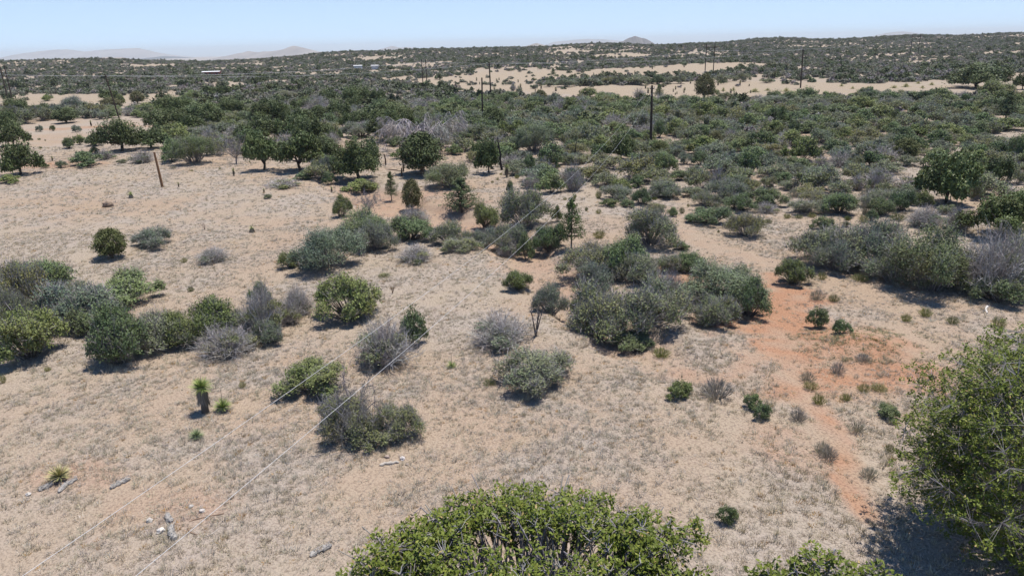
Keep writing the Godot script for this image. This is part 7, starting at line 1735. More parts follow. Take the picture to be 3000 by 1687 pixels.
func build_plants() -> void:
	var bark := Color(0.13, 0.115, 0.105)
	var grey_bark := Color(0.24, 0.22, 0.215)
	var twig_col := Color(0.335, 0.31, 0.295)
	var green := [Color(1, 1, 1), Color(0.8, 0.82, 0.75), Color(1.25, 1.2, 1.05)]
	var dusty := [Color(1, 1, 1), Color(0.8, 0.8, 0.82), Color(1.3, 1.22, 1.25)]
	var B := {}      # shapes by kind and nearness: [[crown, wood], ...]
	for near in 2:
		var n: int = [5600, 17000][near]
		var size: float = [0.07, 0.04][near]
		var wood: int = [26, 60][near]
		var G := []
		var S := []
		var W := []
		var O := []
		for i in [4, 5][near]:
			var L := lobes(13 + i % 5, 0.04, 0.76)
			var gs := stems(L, wood, 0.018, bark)
			twigs(gs, L, n / 16, 0.16, [0.009, 0.0055][near], Color(0.26, 0.235, 0.23))
			G.append([leafy(L, n, size, green, 7.5, -0.04, 0.35).done(), gs.done()])
			L = lobes(14 + i % 5, 0.03, 0.78)
			var st := stems(L, wood, 0.016, grey_bark)
			twigs(st, L, n / 7, 0.17, [0.009, 0.0055][near], twig_col)
			S.append([leafy(L, int(n * 0.78), size * 0.9, dusty, 8.0, 0.0, 0.35).done(), st.done()])
		for i in [3, 4][near]:
			var L := lobes(5, 0.02, 0.6)
			for l in L:
				l[2] = l[2] * 0.7
			W.append([leafy(L, int(n / 3.5), size * 0.9, dusty, 6.0, 0.05, 0.3).done(), bare_bush([70, 150][near], [14, 16][near], [0.010, 0.0062][near], twig_col).done()])
		for i in 3:
			var L := lobes(13, [0.24, 0.03, 0.07][i], 0.74, i == 0)
			O.append([leafy(L, [7000, 20000][near], [0.065, 0.04][near], green, 6.5, -0.06, 0.25).done(), tree_wood(L, 0.24, 0.05, 11, [40, 110][near], Vector3(rnd(-0.08, 0.08), 0, rnd(-0.08, 0.08)), Color(0.075, 0.06, 0.05)).done()])
		if near:
			var X := []
			for i in 4:
				var L := lobes(20 + i, 0.03, 0.8)
				var st := stems(L, 70, 0.014, grey_bark)
				twigs(st, L, 1700, 0.12, 0.0034, twig_col)
				X.append([leafy(L, 26000, 0.027, dusty, 9.0, -0.02, 0.35).done(), st.done()])
			B["X"] = X
		B[["g", "G"][near]] = G
		B[["s", "S"][near]] = S
		B[["w", "W"][near]] = W
		B[["o", "O"][near]] = O
	B["j"] = [juniper(9000, 0.06, green), juniper(9000, 0.06, green)]
	B["t"] = [conifer(13, 4500, green, 0.22, 0.85), conifer(10, 3600, green, 0.3, 0.8)]
	B["d"] = [[null, dead_wood(9, 9, 26, 0.9, 0.045, twig_col).done()], [null, dead_wood(8, 8, 14, 0.0, 0.05, Color(0.22, 0.20, 0.195)).done()]]
	var yg := [Color(0.19, 0.23, 0.085), Color(0.30, 0.32, 0.13), Color(0.11, 0.14, 0.05)]
	B["y"] = [[rosette(80, 0.42, 0.018, yg, -0.3, Vector3(0, 0.62, 0)).done(), yucca_stem().done()]]
	B["b"] = []
	for c in [[Color(0.27, 0.28, 0.075), Color(0.19, 0.21, 0.07)], [Color(0.19, 0.20, 0.075), Color(0.15, 0.17, 0.07)], [Color(0.34, 0.31, 0.13), Color(0.22, 0.23, 0.09)]]:
		B["b"].append([broom(170, c).done(), null])
	B["small"] = []
	for c in [[Color(0.33, 0.30, 0.26), Color(0.24, 0.22, 0.19)], [Color(0.27, 0.26, 0.19), Color(0.36, 0.32, 0.26)], [Color(0.44, 0.39, 0.29), Color(0.28, 0.26, 0.20)]]:
		B["small"].append([null, broom(150, c, 0.016).done()])
	var straw := [Color(0.40, 0.36, 0.19), Color(0.33, 0.30, 0.15), Color(0.24, 0.24, 0.11)]
	B["c"] = [[rosette(170, 1.0, 0.02, straw, 0.05, Vector3.ZERO, 0.55).done(), null]]
	for p in PLANTS:
		var kind: String = p[0]
		var x: float = p[1]
		var z: float = p[2]
		var r: float = p[3]
		var h: float = p[4]
		var tint: int = p[5]
		var far := Vector2(x, z).length()
		var key := kind
		if kind in "gswo" and (far < 74.0 or (r > 2.9 and far < 260.0)):
			key = kind.to_upper()
		if kind in "gs" and r < 0.8:
			key = kind
		elif kind in "gs" and r > 2.3 and far < 120.0:
			key = "X"
		var set_of: Array = B[key]
		var pick: Array = set_of[rng.randi() % set_of.size()]
		if kind == "b":
			pick = set_of[tint]
		if kind == "w" and r < 0.75:
			pick = B["small"][rng.randi() % 3]
		if kind == "o":
			pick = set_of[0 if "twin field oaks with" in p[6] else 1 + rng.randi() % 2]
		if kind == "d":
			pick = set_of[0 if r > 3.0 else 1]
		if kind == "t":
			pick = set_of[0 if r > 1.3 else 1]
		var info: Array = CALLED[kind]
		var o := thing(info[0], p[6], info[1], Vector3(x, ground(x, z) - 0.03, z), info[2])
		o.rotation.y = rnd(0, TAU)
		var wide := r * ((1.2 if far < 60.0 else 1.24) if kind in "gsw" else (1.3 if kind == "o" else (1.4 if kind == "t" else 1.15)))
		if kind == "y":
			wide = maxf(r, h * 0.35) * 2.2
		o.scale = Vector3(wide, h * ((1.14 if far < 60.0 else 1.14) if kind in "gsw" else 1.14), wide * rnd(0.9, 1.05))
		var names := ["foliage", "stems"] if kind in "gswybc" else ["crown", "trunk"]
		var leaves: Material = M.plain
		if M.has("leaf_" + kind):
			leaves = M["leaf_" + kind][0 if kind == "g" and r < 0.8 else tint]
			if kind in "gs":
				leaves = M["vary_" + kind][tint * 3 + rng.randi() % 3]
		if pick[0] != null:
			part(names[0], pick[0], leaves, o)
		if pick[1] != null:
			part(names[1], pick[1], M.wood, o)

	# the rest of the thicket, past the 300 of a kind that show largest
	var o := stuff("thicket_brush", "rest of the green and dusty brush filling the middle thicket", "brush")
	for kind in ["g", "s"]:
		for v in B[kind].size():
			for tint in 2:
				var where := []
				var cols := PackedColorArray()
				for i in MORE.size():
					var p: Array = MORE[i]
					if (p[0] == kind or (kind == "s" and p[0] != "g")) and i % B[kind].size() == v and (i / 4) % 2 == tint:
						where.append(Transform3D(Basis(Vector3.UP, i * 1.7).scaled_local(Vector3(p[3] * 1.24, p[4] * 1.14, p[3] * 1.24)), Vector3(p[1], ground(p[1], p[2]) - 0.03, p[2])))
						cols.append(Color(1, 1, 1))
				if where.size():
					scatter("foliage_mass", o, B[kind][v][0], M["leaf_" + kind][tint], where, cols)
					scatter("stem_mass", o, B[kind][v][1], M.wood, where, cols)

func yucca_stem() -> Geo:
	var g := Geo.new()
	g.tube([Vector3(0, -0.05, 0), Vector3(0, 0.25, 0), Vector3(0.01, 0.64, 0)], [0.10, 0.10, 0.08], 7, Color(0.12, 0.10, 0.08))
	for i in 90:
		var a := i * 2.4
		var y := rnd(0.3, 0.66)
		var p := Vector3(cos(a) * 0.08, y, sin(a) * 0.08)
		g.blade(p, p + Vector3(cos(a) * 0.13, -0.2, sin(a) * 0.13), 0.02, jit(Color(0.20, 0.165, 0.12), 0.25), PI * 0.5)
	return g

# an oak close to the viewer, in real metres, leaf by leaf
func near_oak(label: String, foot: Vector3, mid: Vector3, size: Vector3, tips: int, each: int, leaf_long: float, limbs: int, cols: Array, material: Material, litter: float, low: float, clump: float) -> void:
	var o := thing("oak_tree", label, "tree", foot, "oaks")
	var up := mid - foot
	var wood := Geo.new()
	var crown := Geo.new()
	var bark := Color(0.16, 0.145, 0.14)
	var fork := Vector3(up.x * 0.7, up.y - size.y * 0.95, up.z * 0.7)
	wood.tube([Vector3(0, -0.3, 0), Vector3(0, 0.1, 0), fork * 0.5 + Vector3(0.12, 0, -0.1), fork], [0.27, 0.22, 0.17, 0.14], 10, Color(0.10, 0.085, 0.075))
	var knots := []
	var hubs := []
	for i in limbs:
		var y := lerpf(low, 0.95, (i + 0.5) / limbs)
		var a := i * 2.39996 + rnd(-0.25, 0.25)
		var ring := sqrt(maxf(0.0, 1.0 - y * y)) * rnd(0.55, 0.86)
		var hub := up + Vector3(cos(a) * ring * size.x, y * size.y * rnd(0.62, 0.82), sin(a) * ring * size.z)
		hubs.append(hub)
		var line := bent(fork.lerp(fork * 0.8, rng.randf()), hub, size.y * 0.12, 8)
		wood.tube(line, taper(9, 0.075, 0.016), 6, jit(bark, 0.12))
		for q in line.slice(3):
			knots.append(q)
		for s in 5:
			var e: Vector3 = hub + Vector3(rnd(-1, 1) * size.x, rnd(-0.5, 0.6) * size.y, rnd(-1, 1) * size.z) * 0.26
			var l2 := bent(line[5], e, 0.05, 5)
			wood.tube(l2, taper(6, 0.022, 0.007), 4, jit(Color(0.24, 0.22, 0.215), 0.15))
			for q in l2.slice(2):
				knots.append(q)
	for i in tips:
		var hub: Vector3 = hubs[rng.randi() % hubs.size()]
		var d := ball() * Vector3(size.x, size.y * 0.8, size.z) * 0.36 * pow(rng.randf(), 0.45) * clump
		var p := hub + d
		var best: Vector3 = knots[0]
		for k in knots:
			if p.distance_squared_to(k) < p.distance_squared_to(best):
				best = k
		wood.tube(bent(best, p, 0.03, 2), [0.006, 0.005, 0.0025], 3, jit(Color(0.27, 0.25, 0.25), 0.2))
		if rng.randf() < litter:
			continue
		var axis: Vector3 = ((p - best).normalized() * 0.6 + Vector3.UP * 0.8 + ball() * 0.4).normalized()
		for j in each:
			var face := (axis * 0.5 + Vector3.UP * 0.5 + ball() * 0.75).normalized()
			var dir := (face.cross(ball()).normalized() + axis * 0.35).normalized()
			var side := face.cross(dir).normalized()
			var pick := rng.randf()
			var col: Color = cols[0] if pick < 0.55 else (cols[1] if pick < 0.88 else (cols[2] if pick < 0.98 else Color(0.33, 0.24, 0.11)))
			crown.leaf(p + ball() * leaf_long * 0.8, dir, side, leaf_long * rnd(0.7, 1.25), leaf_long * 0.24, jit(col, 0.2))
	part("crown", crown.done(), material, o)
	part("trunk", wood.done(), M.wood, o)

# ---------------------------------------------------------------- poles, wires and small things
func pole(label: String, base: Vector3, top: Vector3, r: float, col: Color, arm: float) -> void:
	var o := thing("power_pole", label, "pole", base, "single wooden poles")
	var t := top - base
	var g := Geo.new()
	g.tube([Vector3(0, -0.4, 0), t * 0.33, t * 0.66, t], [r * 1.2, r * 1.1, r, r * 0.85], 9, col)
	part("shaft", g.done(), M.timber, o)
	if arm > 0.0:
		var c := Geo.new()
		c.box(t + Vector3(0, -0.45, 0.1), Vector3(arm * 2.0, 0.11, 0.1), col)
		part("crossarm", c.done(), M.timber, o)
		for s in [-1, 1]:
			var i := Geo.new()
			i.tube([t + Vector3(s * arm * 0.9, -0.39, 0.1), t + Vector3(s * arm * 0.9, -0.25, 0.1), t + Vector3(s * arm * 0.9, -0.15, 0.1)], [0.035, 0.07, 0.03], 7, Color(0.45, 0.47, 0.46))
			part("insulator", i.done(), M.plain, o)

func h_frame(label: String, a: Vector3, b: Vector3, tall: float, col: Color) -> void:
	var o := thing("transmission_frame", label, "pylon", a.lerp(b, 0.5), "twin-pole transmission frames")
	var ha := (a - b) * 0.5
	for s in [1.0, -1.0]:
		var g := Geo.new()
		g.tube([ha * s + Vector3(0, -0.5, 0), ha * s + Vector3(0, tall, 0)], [0.24, 0.16], 8, col)
		part("pole", g.done(), M.timber, o)
	var across := ha.normalized()
	var c := Geo.new()
	c.tube([across * (ha.length() + 1.6) + Vector3(0, tall - 1.5, 0), across * -(ha.length() + 1.6) + Vector3(0, tall - 1.5, 0)], [0.13, 0.13], 6, col)
	part("crossarm", c.done(), M.timber, o)
	for s in [1.0, -1.0]:
		var g := Geo.new()
		g.tube([ha * s + Vector3(0, tall - 1.7, 0), ha * -s + Vector3(0, tall - 4.2, 0)], [0.07, 0.07], 5, col)
		part("brace", g.done(), M.timber, o)
	for k in [-1.0, 0.0, 1.0]:
		var g := Geo.new()
		var q: Vector3 = across * k * (ha.length() + 1.4)
		g.tube([q + Vector3(0, tall - 1.6, 0), q + Vector3(0, tall - 2.7, 0)], [0.09, 0.09], 6, Color(0.35, 0.36, 0.35))
		part("insulator", g.done(), M.plain, o)

func wire(label: String, a: Vector3, b: Vector3, sag: float, r: float, material: Material, group: String, parts := 40) -> void:
	var pts := []
	for i in parts + 1:
		var t := float(i) / parts
		pts.append(a.lerp(b, t) + Vector3.DOWN * sag * 4.0 * t * (1.0 - t) - a)
	var g := Geo.new()
	g.tube(pts, taper(parts + 1, r, r), 5, Color(1, 1, 1))
	var o := thing("overhead_wire", label, "wire", a, group)
	part("strand", g.done(), material, o)

func log_of(called: String, label: String, category: String, a: Vector3, b: Vector3, r: float, col: Color, shaggy: bool, group := "") -> void:
	var o := thing(called, label, category, Vector3(a.x, ground(a.x, a.z), a.z), group)
	var d := Vector3(b.x - a.x, ground(b.x, b.z) - ground(a.x, a.z), b.z - a.z)
	var g := Geo.new()
	var pts := []
	var rad := []
	var side := d.cross(Vector3.UP).normalized()
	var off := rnd(-0.12, 0.12) * d.length()
	for i in 8:
		var t := i / 7.0
		pts.append(d * t + Vector3(0, r * rnd(0.25, 0.6), 0) + side * (sin(t * PI) * off + rnd(-0.35, 0.35) * r))
		rad.append(r * rnd(0.62, 1.25) * (0.6 if i in [0, 7] else 1.0))
	g.tube(pts, rad, 9, col)
	if shaggy:
		for i in 130:
			var t := rng.randf()
			var n := (side * rnd(-1, 1) + Vector3.UP * rnd(0.1, 1)).normalized()
			var p: Vector3 = d * t + Vector3(0, r * 0.75, 0) + side * sin(t * PI) * off + n * r
			g.blade(p, p + d.normalized() * r * rnd(0.4, 0.9) + n * r * 0.15, r * 0.1, jit(col, 0.25), rnd(0, PI))
	part("stem", g.done(), M.wood, o)

func rock(label: String, at: Vector3, size: Vector3, col: Color) -> void:
	var o := thing("rock", label, "rock", Vector3(at.x, ground(at.x, at.z), at.z), "loose rocks")
	var g := Geo.new()
	var f := FastNoiseLite.new()
	f.seed = rng.randi() % 1000
	f.frequency = 0.9
	var rows := 7
	var cols := 11
	var q := []
	for j in rows + 1:
		for i in cols:
			var la := PI * (float(j) / rows - 0.5)
			var lo := TAU * i / cols
			var d := Vector3(cos(la) * cos(lo), sin(la), cos(la) * sin(lo))
			q.append(d * size * (1.0 + f.get_noise_3dv(d * 1.6) * 0.6) + Vector3(0, size.y * 0.45, 0))
	for j in rows:
		for i in cols:
			var a := j * cols + i
			var b := j * cols + (i + 1) % cols
			g.tri(q[a], q[a + cols], q[b], jit(col, 0.12))
			g.tri(q[b], q[a + cols], q[b + cols], jit(col, 0.12))
	part("stone", g.done(), M.rock, o)

func snag(label: String, at: Vector3, tall: float, r: float, lean: Vector3, arms: int, col: Color) -> void:
	var o := thing("burnt_snag", label, "tree", Vector3(at.x, ground(at.x, at.z), at.z), "standing dead trunks")
	var g := Geo.new()
	var pts := []
	var rad := []
	for i in 9:
		var t := i / 8.0
		pts.append(Vector3(rnd(-1, 1) * r * 0.7, tall * t - 0.1, rnd(-1, 1) * r * 0.7) + lean * t)
		rad.append(r * lerpf(1.2, 0.45, t) * rnd(0.8, 1.15))
	g.tube(pts, rad, 7, col)
	part("trunk", g.done(), M.wood, o)
	for i in arms:
		var b := Geo.new()
		var p: Vector3 = pts[2 + i % 6]
		b.tube(bent(p, p + Vector3(rnd(-1, 1), rnd(0.0, 0.9), rnd(-1, 1)).normalized() * tall * 0.32, 0.05, 4), taper(5, r * 0.4, r * 0.1), 5, col)
		part("branch", b.done(), M.wood, o)

func sapling(called: String, label: String, category: String, at: Vector3, tall: float, wide: float, col: Color, twig: int) -> void:
	var o := thing(called, label, category, Vector3(at.x, ground(at.x, at.z), at.z))
	var g := Geo.new()
	for i in 6:
		var a := i * 1.1 + rnd(-0.3, 0.3)
		var tip := Vector3(cos(a) * wide * rnd(0.3, 1), tall * rnd(0.6, 1.0), sin(a) * wide * rnd(0.3, 1))
		var line := bent(Vector3(0, -0.05, 0), tip, tall * 0.12, 6)
		g.tube(line, taper(7, tall * 0.022, tall * 0.006), 5, col)
		for k in twig:
			var p: Vector3 = line[2 + rng.randi() % 5]
			g.blade(p, p + (ball() + Vector3.UP * 0.6).normalized() * tall * rnd(0.1, 0.24), tall * 0.008, col, rnd(0, PI))
	part("branches", g.done(), M.wood, o)

func yucca(label: String, at: Vector3, trunk: float, r: float, cols: Array, spike: float, leaves := 110) -> void:
	var o := thing("yucca_plant", label, "yucca", Vector3(at.x, ground(at.x, at.z), at.z), "yuccas")
	part("leaf_head", rosette(leaves, r, r * 0.035, cols, -0.35 if trunk > 0.2 else 0.0, Vector3(0, trunk, 0)).done(), M.plain, o)
	if trunk > 0.2:
		var g := Geo.new()
		g.tube([Vector3(0, -0.1, 0), Vector3(0.02, trunk * 0.5, 0), Vector3(0, trunk, 0)], [0.17, 0.14, 0.13], 9, Color(0.10, 0.085, 0.07))
		part("trunk", g.done(), M.wood, o)
		var k := Geo.new()
		for i in 260:
			var a := i * 2.4
			var y := trunk * rnd(0.5, 1.05)
			var p := Vector3(cos(a) * 0.12, y, sin(a) * 0.12)
			k.blade(p, p + Vector3(cos(a) * 0.15, -0.36, sin(a) * 0.15), 0.02, jit(Color(0.22, 0.19, 0.15), 0.25), PI * 0.5)
		part("dead_leaf_skirt", k.done(), M.plain, o)
	if spike > 0.0:
		var s := Geo.new()
		s.tube([Vector3(0, trunk, 0), Vector3(0.04, trunk + spike, 0)], [0.014, 0.008], 5, Color(0.2, 0.17, 0.13))
		part("flower_stalk", s.done(), M.wood, o)

func building(called: String, label: String, at: Vector3, turn: float, size: Vector3, wall: Color, roof: Color, door: bool) -> void:
	var o := thing(called, label, "building", Vector3(at.x, ground(at.x, at.z), at.z), "far buildings")
	o.rotation.y = turn
	var g := Geo.new()
	g.box(Vector3(0, size.y * 0.5 - 0.3, 0), size + Vector3(0, 0.6, 0), wall)
	part("wall", g.done(), M.plain, o)
	var r := Geo.new()
	var h := size * 0.5 + Vector3(0.4, 0, 0.4)
	var e := size.y + 0.02
	var a := [Vector3(-h.x, e, -h.z), Vector3(h.x, e, -h.z), Vector3(h.x, e, h.z), Vector3(-h.x, e, h.z), Vector3(-h.x, e + 0.4, 0), Vector3(h.x, e + 0.4, 0)]
	r.tri(a[0], a[4], a[1], roof); r.tri(a[1], a[4], a[5], roof)
	r.tri(a[3], a[2], a[4], roof); r.tri(a[2], a[5], a[4], roof)
	r.tri(a[0], a[3], a[4], wall); r.tri(a[1], a[5], a[2], wall)
	r.tri(a[0], a[1], a[2], wall); r.tri(a[0], a[2], a[3], wall)
	part("roof", r.done(), M.plain, o)
	if door:
		var d := Geo.new()
		d.box(Vector3(size.x * 0.2, 1.0, size.z * 0.5 + 0.02), Vector3(1.0, 2.0, 0.08), Color(0.2, 0.12, 0.1))
		part("door", d.done(), M.plain, o)
		for k in [-0.3, -0.05, 0.38]:
			var w := Geo.new()
			w.box(Vector3(size.x * k, 1.5, size.z * 0.5 + 0.02), Vector3(1.1, 0.9, 0.06), Color(0.05, 0.06, 0.07))
			part("window", w.done(), M.plain, o)

func post(label: String, at: Vector3, tall: float, lean: Vector3) -> void:
	var o := thing("fence_post", label, "post", Vector3(at.x, ground(at.x, at.z), at.z), "old fence posts")
	var g := Geo.new()
	g.tube([Vector3(0, -0.2, 0), Vector3(0.02, tall * 0.5, 0), Vector3(0, tall, 0) + lean], [0.11, 0.1, 0.085], 7, Color(0.10, 0.07, 0.05))
	part("shaft", g.done(), M.timber, o)

func _ready() -> void:
	# camera
	var cam := Camera3D.new()
	cam.name = "camera"
	cam.position = Vector3(0, 15, 0)
	cam.rotation_degrees = Vector3(-18.9, 0, -1.36)
	cam.fov = 44.15
	cam.near = 0.1
	cam.far = 40000.0
	add_child(cam)
	# sky and air
	var sky := ProceduralSkyMaterial.new()
	sky.sky_top_color = lin(0.05, 0.15, 0.40)
	sky.sky_horizon_color = lin(0.49, 0.655, 0.83)
	sky.sky_curve = 0.16
	sky.ground_horizon_color = lin(0.45, 0.52, 0.60)
	sky.ground_bottom_color = lin(0.30, 0.24, 0.18)
	sky.sun_angle_max = 1.0
	var env := Environment.new()
	env.background_mode = Environment.BG_SKY
	env.sky = Sky.new()
	env.sky.sky_material = sky
	env.tonemap_mode = Environment.TONE_MAPPER_LINEAR
	env.tonemap_exposure = 1.4
	env.fog_enabled = true
	env.fog_density = 0.00008
	env.fog_light_color = lin(0.94, 0.975, 1.0)
	env.sdfgi_enabled = true
	env.ssao_enabled = true
	env.ssil_enabled = true
	var we := WorldEnvironment.new()
	we.name = "world"
	we.environment = env
	add_child(we)
	# the sun: high, ahead and to the right
	var sun := DirectionalLight3D.new()
	sun.name = "sun"
	sun.light_energy = 1.6
	sun.light_color = Color(1.0, 0.975, 0.935)
	sun.light_angular_distance = 0.5
	sun.shadow_enabled = true
	sun.look_at_from_position(Vector3.ZERO, Vector3(-0.21, -1.0, 0.15))
	add_child(sun)

	rng.seed = 20260
	patchy.seed = 11
	patchy.frequency = 0.035
	patchy.fractal_octaves = 3
	sprig.seed = 5
	sprig.frequency = 1.0
	sprig.fractal_octaves = 2
	# materials
	M.plain = mat("plain", 1, 1, 1, 0.75)
	M.wood = mat("bark", 1, 1, 1, 0.9)
	M.timber = mat("weathered_timber", 1, 1, 1, 0.9)
	M.rock = mat("stone", 1, 1, 1, 0.95)
	M.grass = mat("dry_grass", 1, 1, 1, 0.9, 0.25)
	M.brush = mat("brush_leaf", 1, 1, 1, 0.8)
	M.leaf_g = [mat("leaf_bright", 0.185, 0.225, 0.095, 0.6, 0.35), mat("leaf_green", 0.16, 0.195, 0.088, 0.6, 0.35), mat("leaf_deep", 0.12, 0.155, 0.062, 0.6, 0.35)]
	M.leaf_s = [mat("leaf_grey_green", 0.19, 0.212, 0.118, 0.7, 0.3), mat("leaf_olive", 0.19, 0.20, 0.092, 0.7, 0.3), mat("leaf_blue_grey", 0.172, 0.202, 0.128, 0.7, 0.3)]
	M.leaf_w = M.leaf_s
	for kind in ["g", "s"]:
		M["vary_" + kind] = []
		for m in M["leaf_" + kind]:
			for k in [Vector3(1, 1, 1), Vector3(1.09, 1.03, 0.86), Vector3(0.80, 0.88, 0.9)]:
				var c: Color = m.albedo_color.srgb_to_linear()
				M["vary_" + kind].append(mat(m.resource_name + "_plant", c.r * k.x, c.g * k.y, c.b * k.z, m.roughness, 0.35))
	M.leaf_o = [mat("oak_dark", 0.085, 0.108, 0.04, 0.5, 0.3), mat("oak_green", 0.105, 0.135, 0.05, 0.5, 0.3), mat("oak_broad", 0.095, 0.118, 0.045, 0.5, 0.3)]
	M.leaf_j = [mat("juniper_dark", 0.08, 0.10, 0.04, 0.6, 0.2), mat("juniper_olive", 0.11, 0.12, 0.045, 0.6, 0.2), mat("juniper_brown", 0.125, 0.12, 0.055, 0.6, 0.2)]
	M.leaf_t = [mat("pine_a", 0.09, 0.115, 0.045, 0.6, 0.25), mat("pine_b", 0.085, 0.11, 0.05, 0.6, 0.25), mat("pine_c", 0.105, 0.145, 0.05, 0.6, 0.25)]
	M.near_leaf = mat("oak_leaf", 1, 1, 1, 0.55, 0.0, 0.3)
	M.near_leaf.backlight_enabled = true
	M.near_leaf.backlight = lin(0.10, 0.15, 0.02)
	M.wire = mat("bright_wire", 0.5, 0.5, 0.51, 0.35)
	M.dark_wire = mat("dark_wire", 0.03, 0.03, 0.035, 0.6)

	build_ground()
	for m in MOUNTAINS:
		mountain(m[0], m[1], m[2], m[3], Color(m[4][0], m[4][1], m[4][2]), m[5])
	build_far_brush()
	build_plants()
	build_near()
	build_lines()
	build_small()
	build_grass()

func build_near() -> void:
	var bright := [Color(0.125, 0.152, 0.027), Color(0.09, 0.115, 0.021), Color(0.18, 0.20, 0.042)]
	near_oak("bright green oak crown filling the bottom centre, seen from above", Vector3(0.3, ground(0.3, -6.4), -6.4), Vector3(0.18, 8.38, -7.35), Vector3(2.82, 1.15, 2.1), 4400, 13, 0.068, 54, bright, M.near_leaf, 0.28, -0.35, 0.54)
	near_oak("small leafy oak top poking in at the bottom edge right of centre", Vector3(2.9, ground(2.9, -5.2), -5.2), Vector3(3.1, 9.35, -5.6), Vector3(1.12, 0.9, 0.8), 1000, 12, 0.06, 16, bright, M.near_leaf, 0.2, -0.3, 0.8)
	near_oak("big shaded dark oak filling the lower right corner", Vector3(14.8, ground(14.8, -16.4), -16.4), Vector3(15.25, 3.7, -17.2), Vector3(4.4, 3.9, 4.6), 9500, 15, 0.095, 76, bright, M.near_leaf, 0.08, -0.9, 0.85)

func build_lines() -> void:
	var dark := Color(0.055, 0.042, 0.035)
	var brown := Color(0.21, 0.115, 0.06)
	for p in POLES:
		pole(p[0], Vector3(p[1][0], p[1][1], p[1][2]), Vector3(p[2][0], p[2][1], p[2][2]), p[3], brown if p[4] == 1 else dark, p[5])
	for f in FRAMES:
		h_frame(f[0], Vector3(f[1][0], ground(f[1][0], f[1][1]), f[1][1]), Vector3(f[2][0], ground(f[2][0], f[2][1]), f[2][1]), f[3], dark)
	for w in WIRES:
		wire(w[0], Vector3(w[1][0], w[1][1], w[1][2]), Vector3(w[2][0], w[2][1], w[2][2]), w[3], w[4], M.dark_wire if w[5] == 1 else M.wire, w[6])

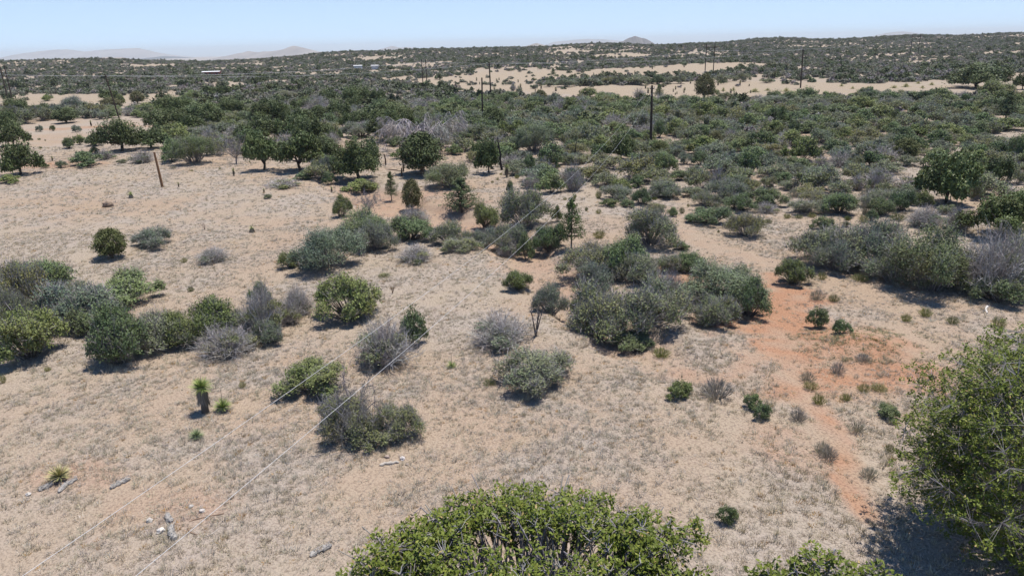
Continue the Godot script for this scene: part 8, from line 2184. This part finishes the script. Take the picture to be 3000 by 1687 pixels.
func build_small() -> void:
	var green := [Color(0.20, 0.26, 0.08), Color(0.14, 0.19, 0.055), Color(0.30, 0.33, 0.12)]
	var yellow := [Color(0.38, 0.35, 0.16), Color(0.30, 0.29, 0.12), Color(0.44, 0.38, 0.21)]
	yucca("trunked yucca with a dark dead-leaf skirt in the left foreground", Vector3(-13.46, 0, -27.53), 1.2, 0.56, green, 0.0, 190)
	yucca("low green yucca rosette close beside the trunked yucca", Vector3(-12.75, 0, -27.7), 0.14, 0.5, green, 0.9, 150)
	yucca("small dusty yucca tuft below the trunked yucca", Vector3(-13.0, 0, -25.5), 0.05, 0.42, [Color(0.20, 0.24, 0.12), Color(0.16, 0.20, 0.10)], 0.0, 90)
	yucca("yellow drooping yucca above its own fallen grey stems", Vector3(-16.95, 0, -22.75), 0.15, 0.52, yellow, 0.0, 170)
	yucca("small green rosette with a dry flower stalk in the centre field", Vector3(-3.07, 0, -31.7), 0.05, 0.34, green, 0.75, 80)
	yucca("tiny yucca with a bright head in the tan left field", Vector3(-22.75, 0, -60.8), 0.35, 0.32, green, 0.0, 70)
	yucca("stubby yucca beside a dark stump in the far left field", Vector3(-41.36, 0, -76.8), 0.4, 0.4, green, 0.0, 80)
	var ash := Color(0.42, 0.40, 0.38)
	for l in LOGS:
		log_of(l[0], l[1], l[2], Vector3(l[3][0], 0, l[3][1]), Vector3(l[4][0], 0, l[4][1]), l[5], Color(l[6][0], l[6][1], l[6][2]), l[7] == 1, l[8])
	for r in ROCKS:
		rock(r[0], Vector3(r[1][0], 0, r[1][1]), Vector3(r[2], r[2] * 0.7, r[2] * 0.9), Color(r[3][0], r[3][1], r[3][2]))
	snag("burnt snag with a crooked black trunk standing behind the tall yucca", Vector3(-1.0, 0, -91.0), 4.2, 0.16, Vector3(-0.25, 0, 0), 4, Color(0.035, 0.03, 0.028))
	snag("short leaning black snag left of the burnt snag", Vector3(-2.1, 0, -92.0), 2.6, 0.14, Vector3(-1.1, 0, 0), 2, Color(0.04, 0.034, 0.03))
	snag("thin black stub standing in the thicket left of the near power pole", Vector3(9.2, 0, -99.0), 2.6, 0.1, Vector3(0.1, 0, 0), 1, Color(0.035, 0.03, 0.028))
	sapling("dead_sapling", "thin dead sapling with dark crooked twigs beside the grey dome shrub", "sapling", Vector3(1.2, 0, -35.0), 2.0, 0.75, Color(0.13, 0.115, 0.11), 16)
	sapling("cholla_cactus", "small brown branching cholla in the centre field", "cactus", Vector3(-7.71, 0, -43.2), 0.7, 0.3, Color(0.17, 0.11, 0.08), 10)
	sapling("dead_sapling", "tiny dead twig bush in the tan left field", "sapling", Vector3(-27.3, 0, -61.8), 0.7, 0.3, Color(0.2, 0.14, 0.11), 8)
	post("dark fence post at the left edge of the big round juniper", Vector3(-13.5, 0, -90.6), 1.9, Vector3.ZERO)
	post("short fence post in front of the big round juniper's left side", Vector3(-13.3, 0, -87.5), 1.0, Vector3(0.05, 0, 0))
	post("leaning fence post between the big oak and the round juniper", Vector3(-16.6, 0, -95.8), 1.5, Vector3(-0.12, 0, 0))
	building("ranch_house", "long low red house with a white roof on the far left plain", Vector3(-174.9, 0, -440), 0.15, Vector3(9.5, 2.4, 5.0), Color(0.30, 0.09, 0.07), Color(0.55, 0.55, 0.56), true)
	building("white_shed", "small white shed among dark trees on the far plain", Vector3(-105, 0, -525), 0.1, Vector3(5.5, 2.6, 4.0), Color(0.5, 0.5, 0.5), Color(0.5, 0.5, 0.5), false)
	building("white_shed", "second white shed, right of the other among the dark trees", Vector3(-93.3, 0, -527), -0.1, Vector3(4.6, 2.6, 3.5), Color(0.5, 0.5, 0.49), Color(0.5, 0.5, 0.5), false)
	# yuccas dotted over the far meadow
	var proto := rosette(26, 0.5, 0.05, [Color(0.10, 0.105, 0.05), Color(0.16, 0.15, 0.07)], -0.5, Vector3(0, 0.45, 0))
	proto.tube([Vector3(0, -0.1, 0), Vector3(0, 0.45, 0)], [0.16, 0.13], 5, Color(0.09, 0.07, 0.055))
	var shape := proto.done()
	var made := 0
	while made < 70:
		var x := rnd(-40, 95)
		var z := rnd(-390, -205)
		if not inside(MEADOWS[0], x, z):
			continue
		made += 1
		var o := MeshInstance3D.new()
		o.name = numbered("meadow_yucca")
		o.mesh = shape
		o.material_override = M.plain
		o.position = Vector3(x, ground(x, z), z)
		var k := rnd(0.9, 2.0)
		o.scale = Vector3(k, k * rnd(0.8, 1.2), k)
		o.set_meta("label", "tiny dark yucca dotted across the far tan meadow")
		o.set_meta("category", "yucca")
		o.set_meta("group", "yuccas dotted over the far meadow")
		add_child(o)
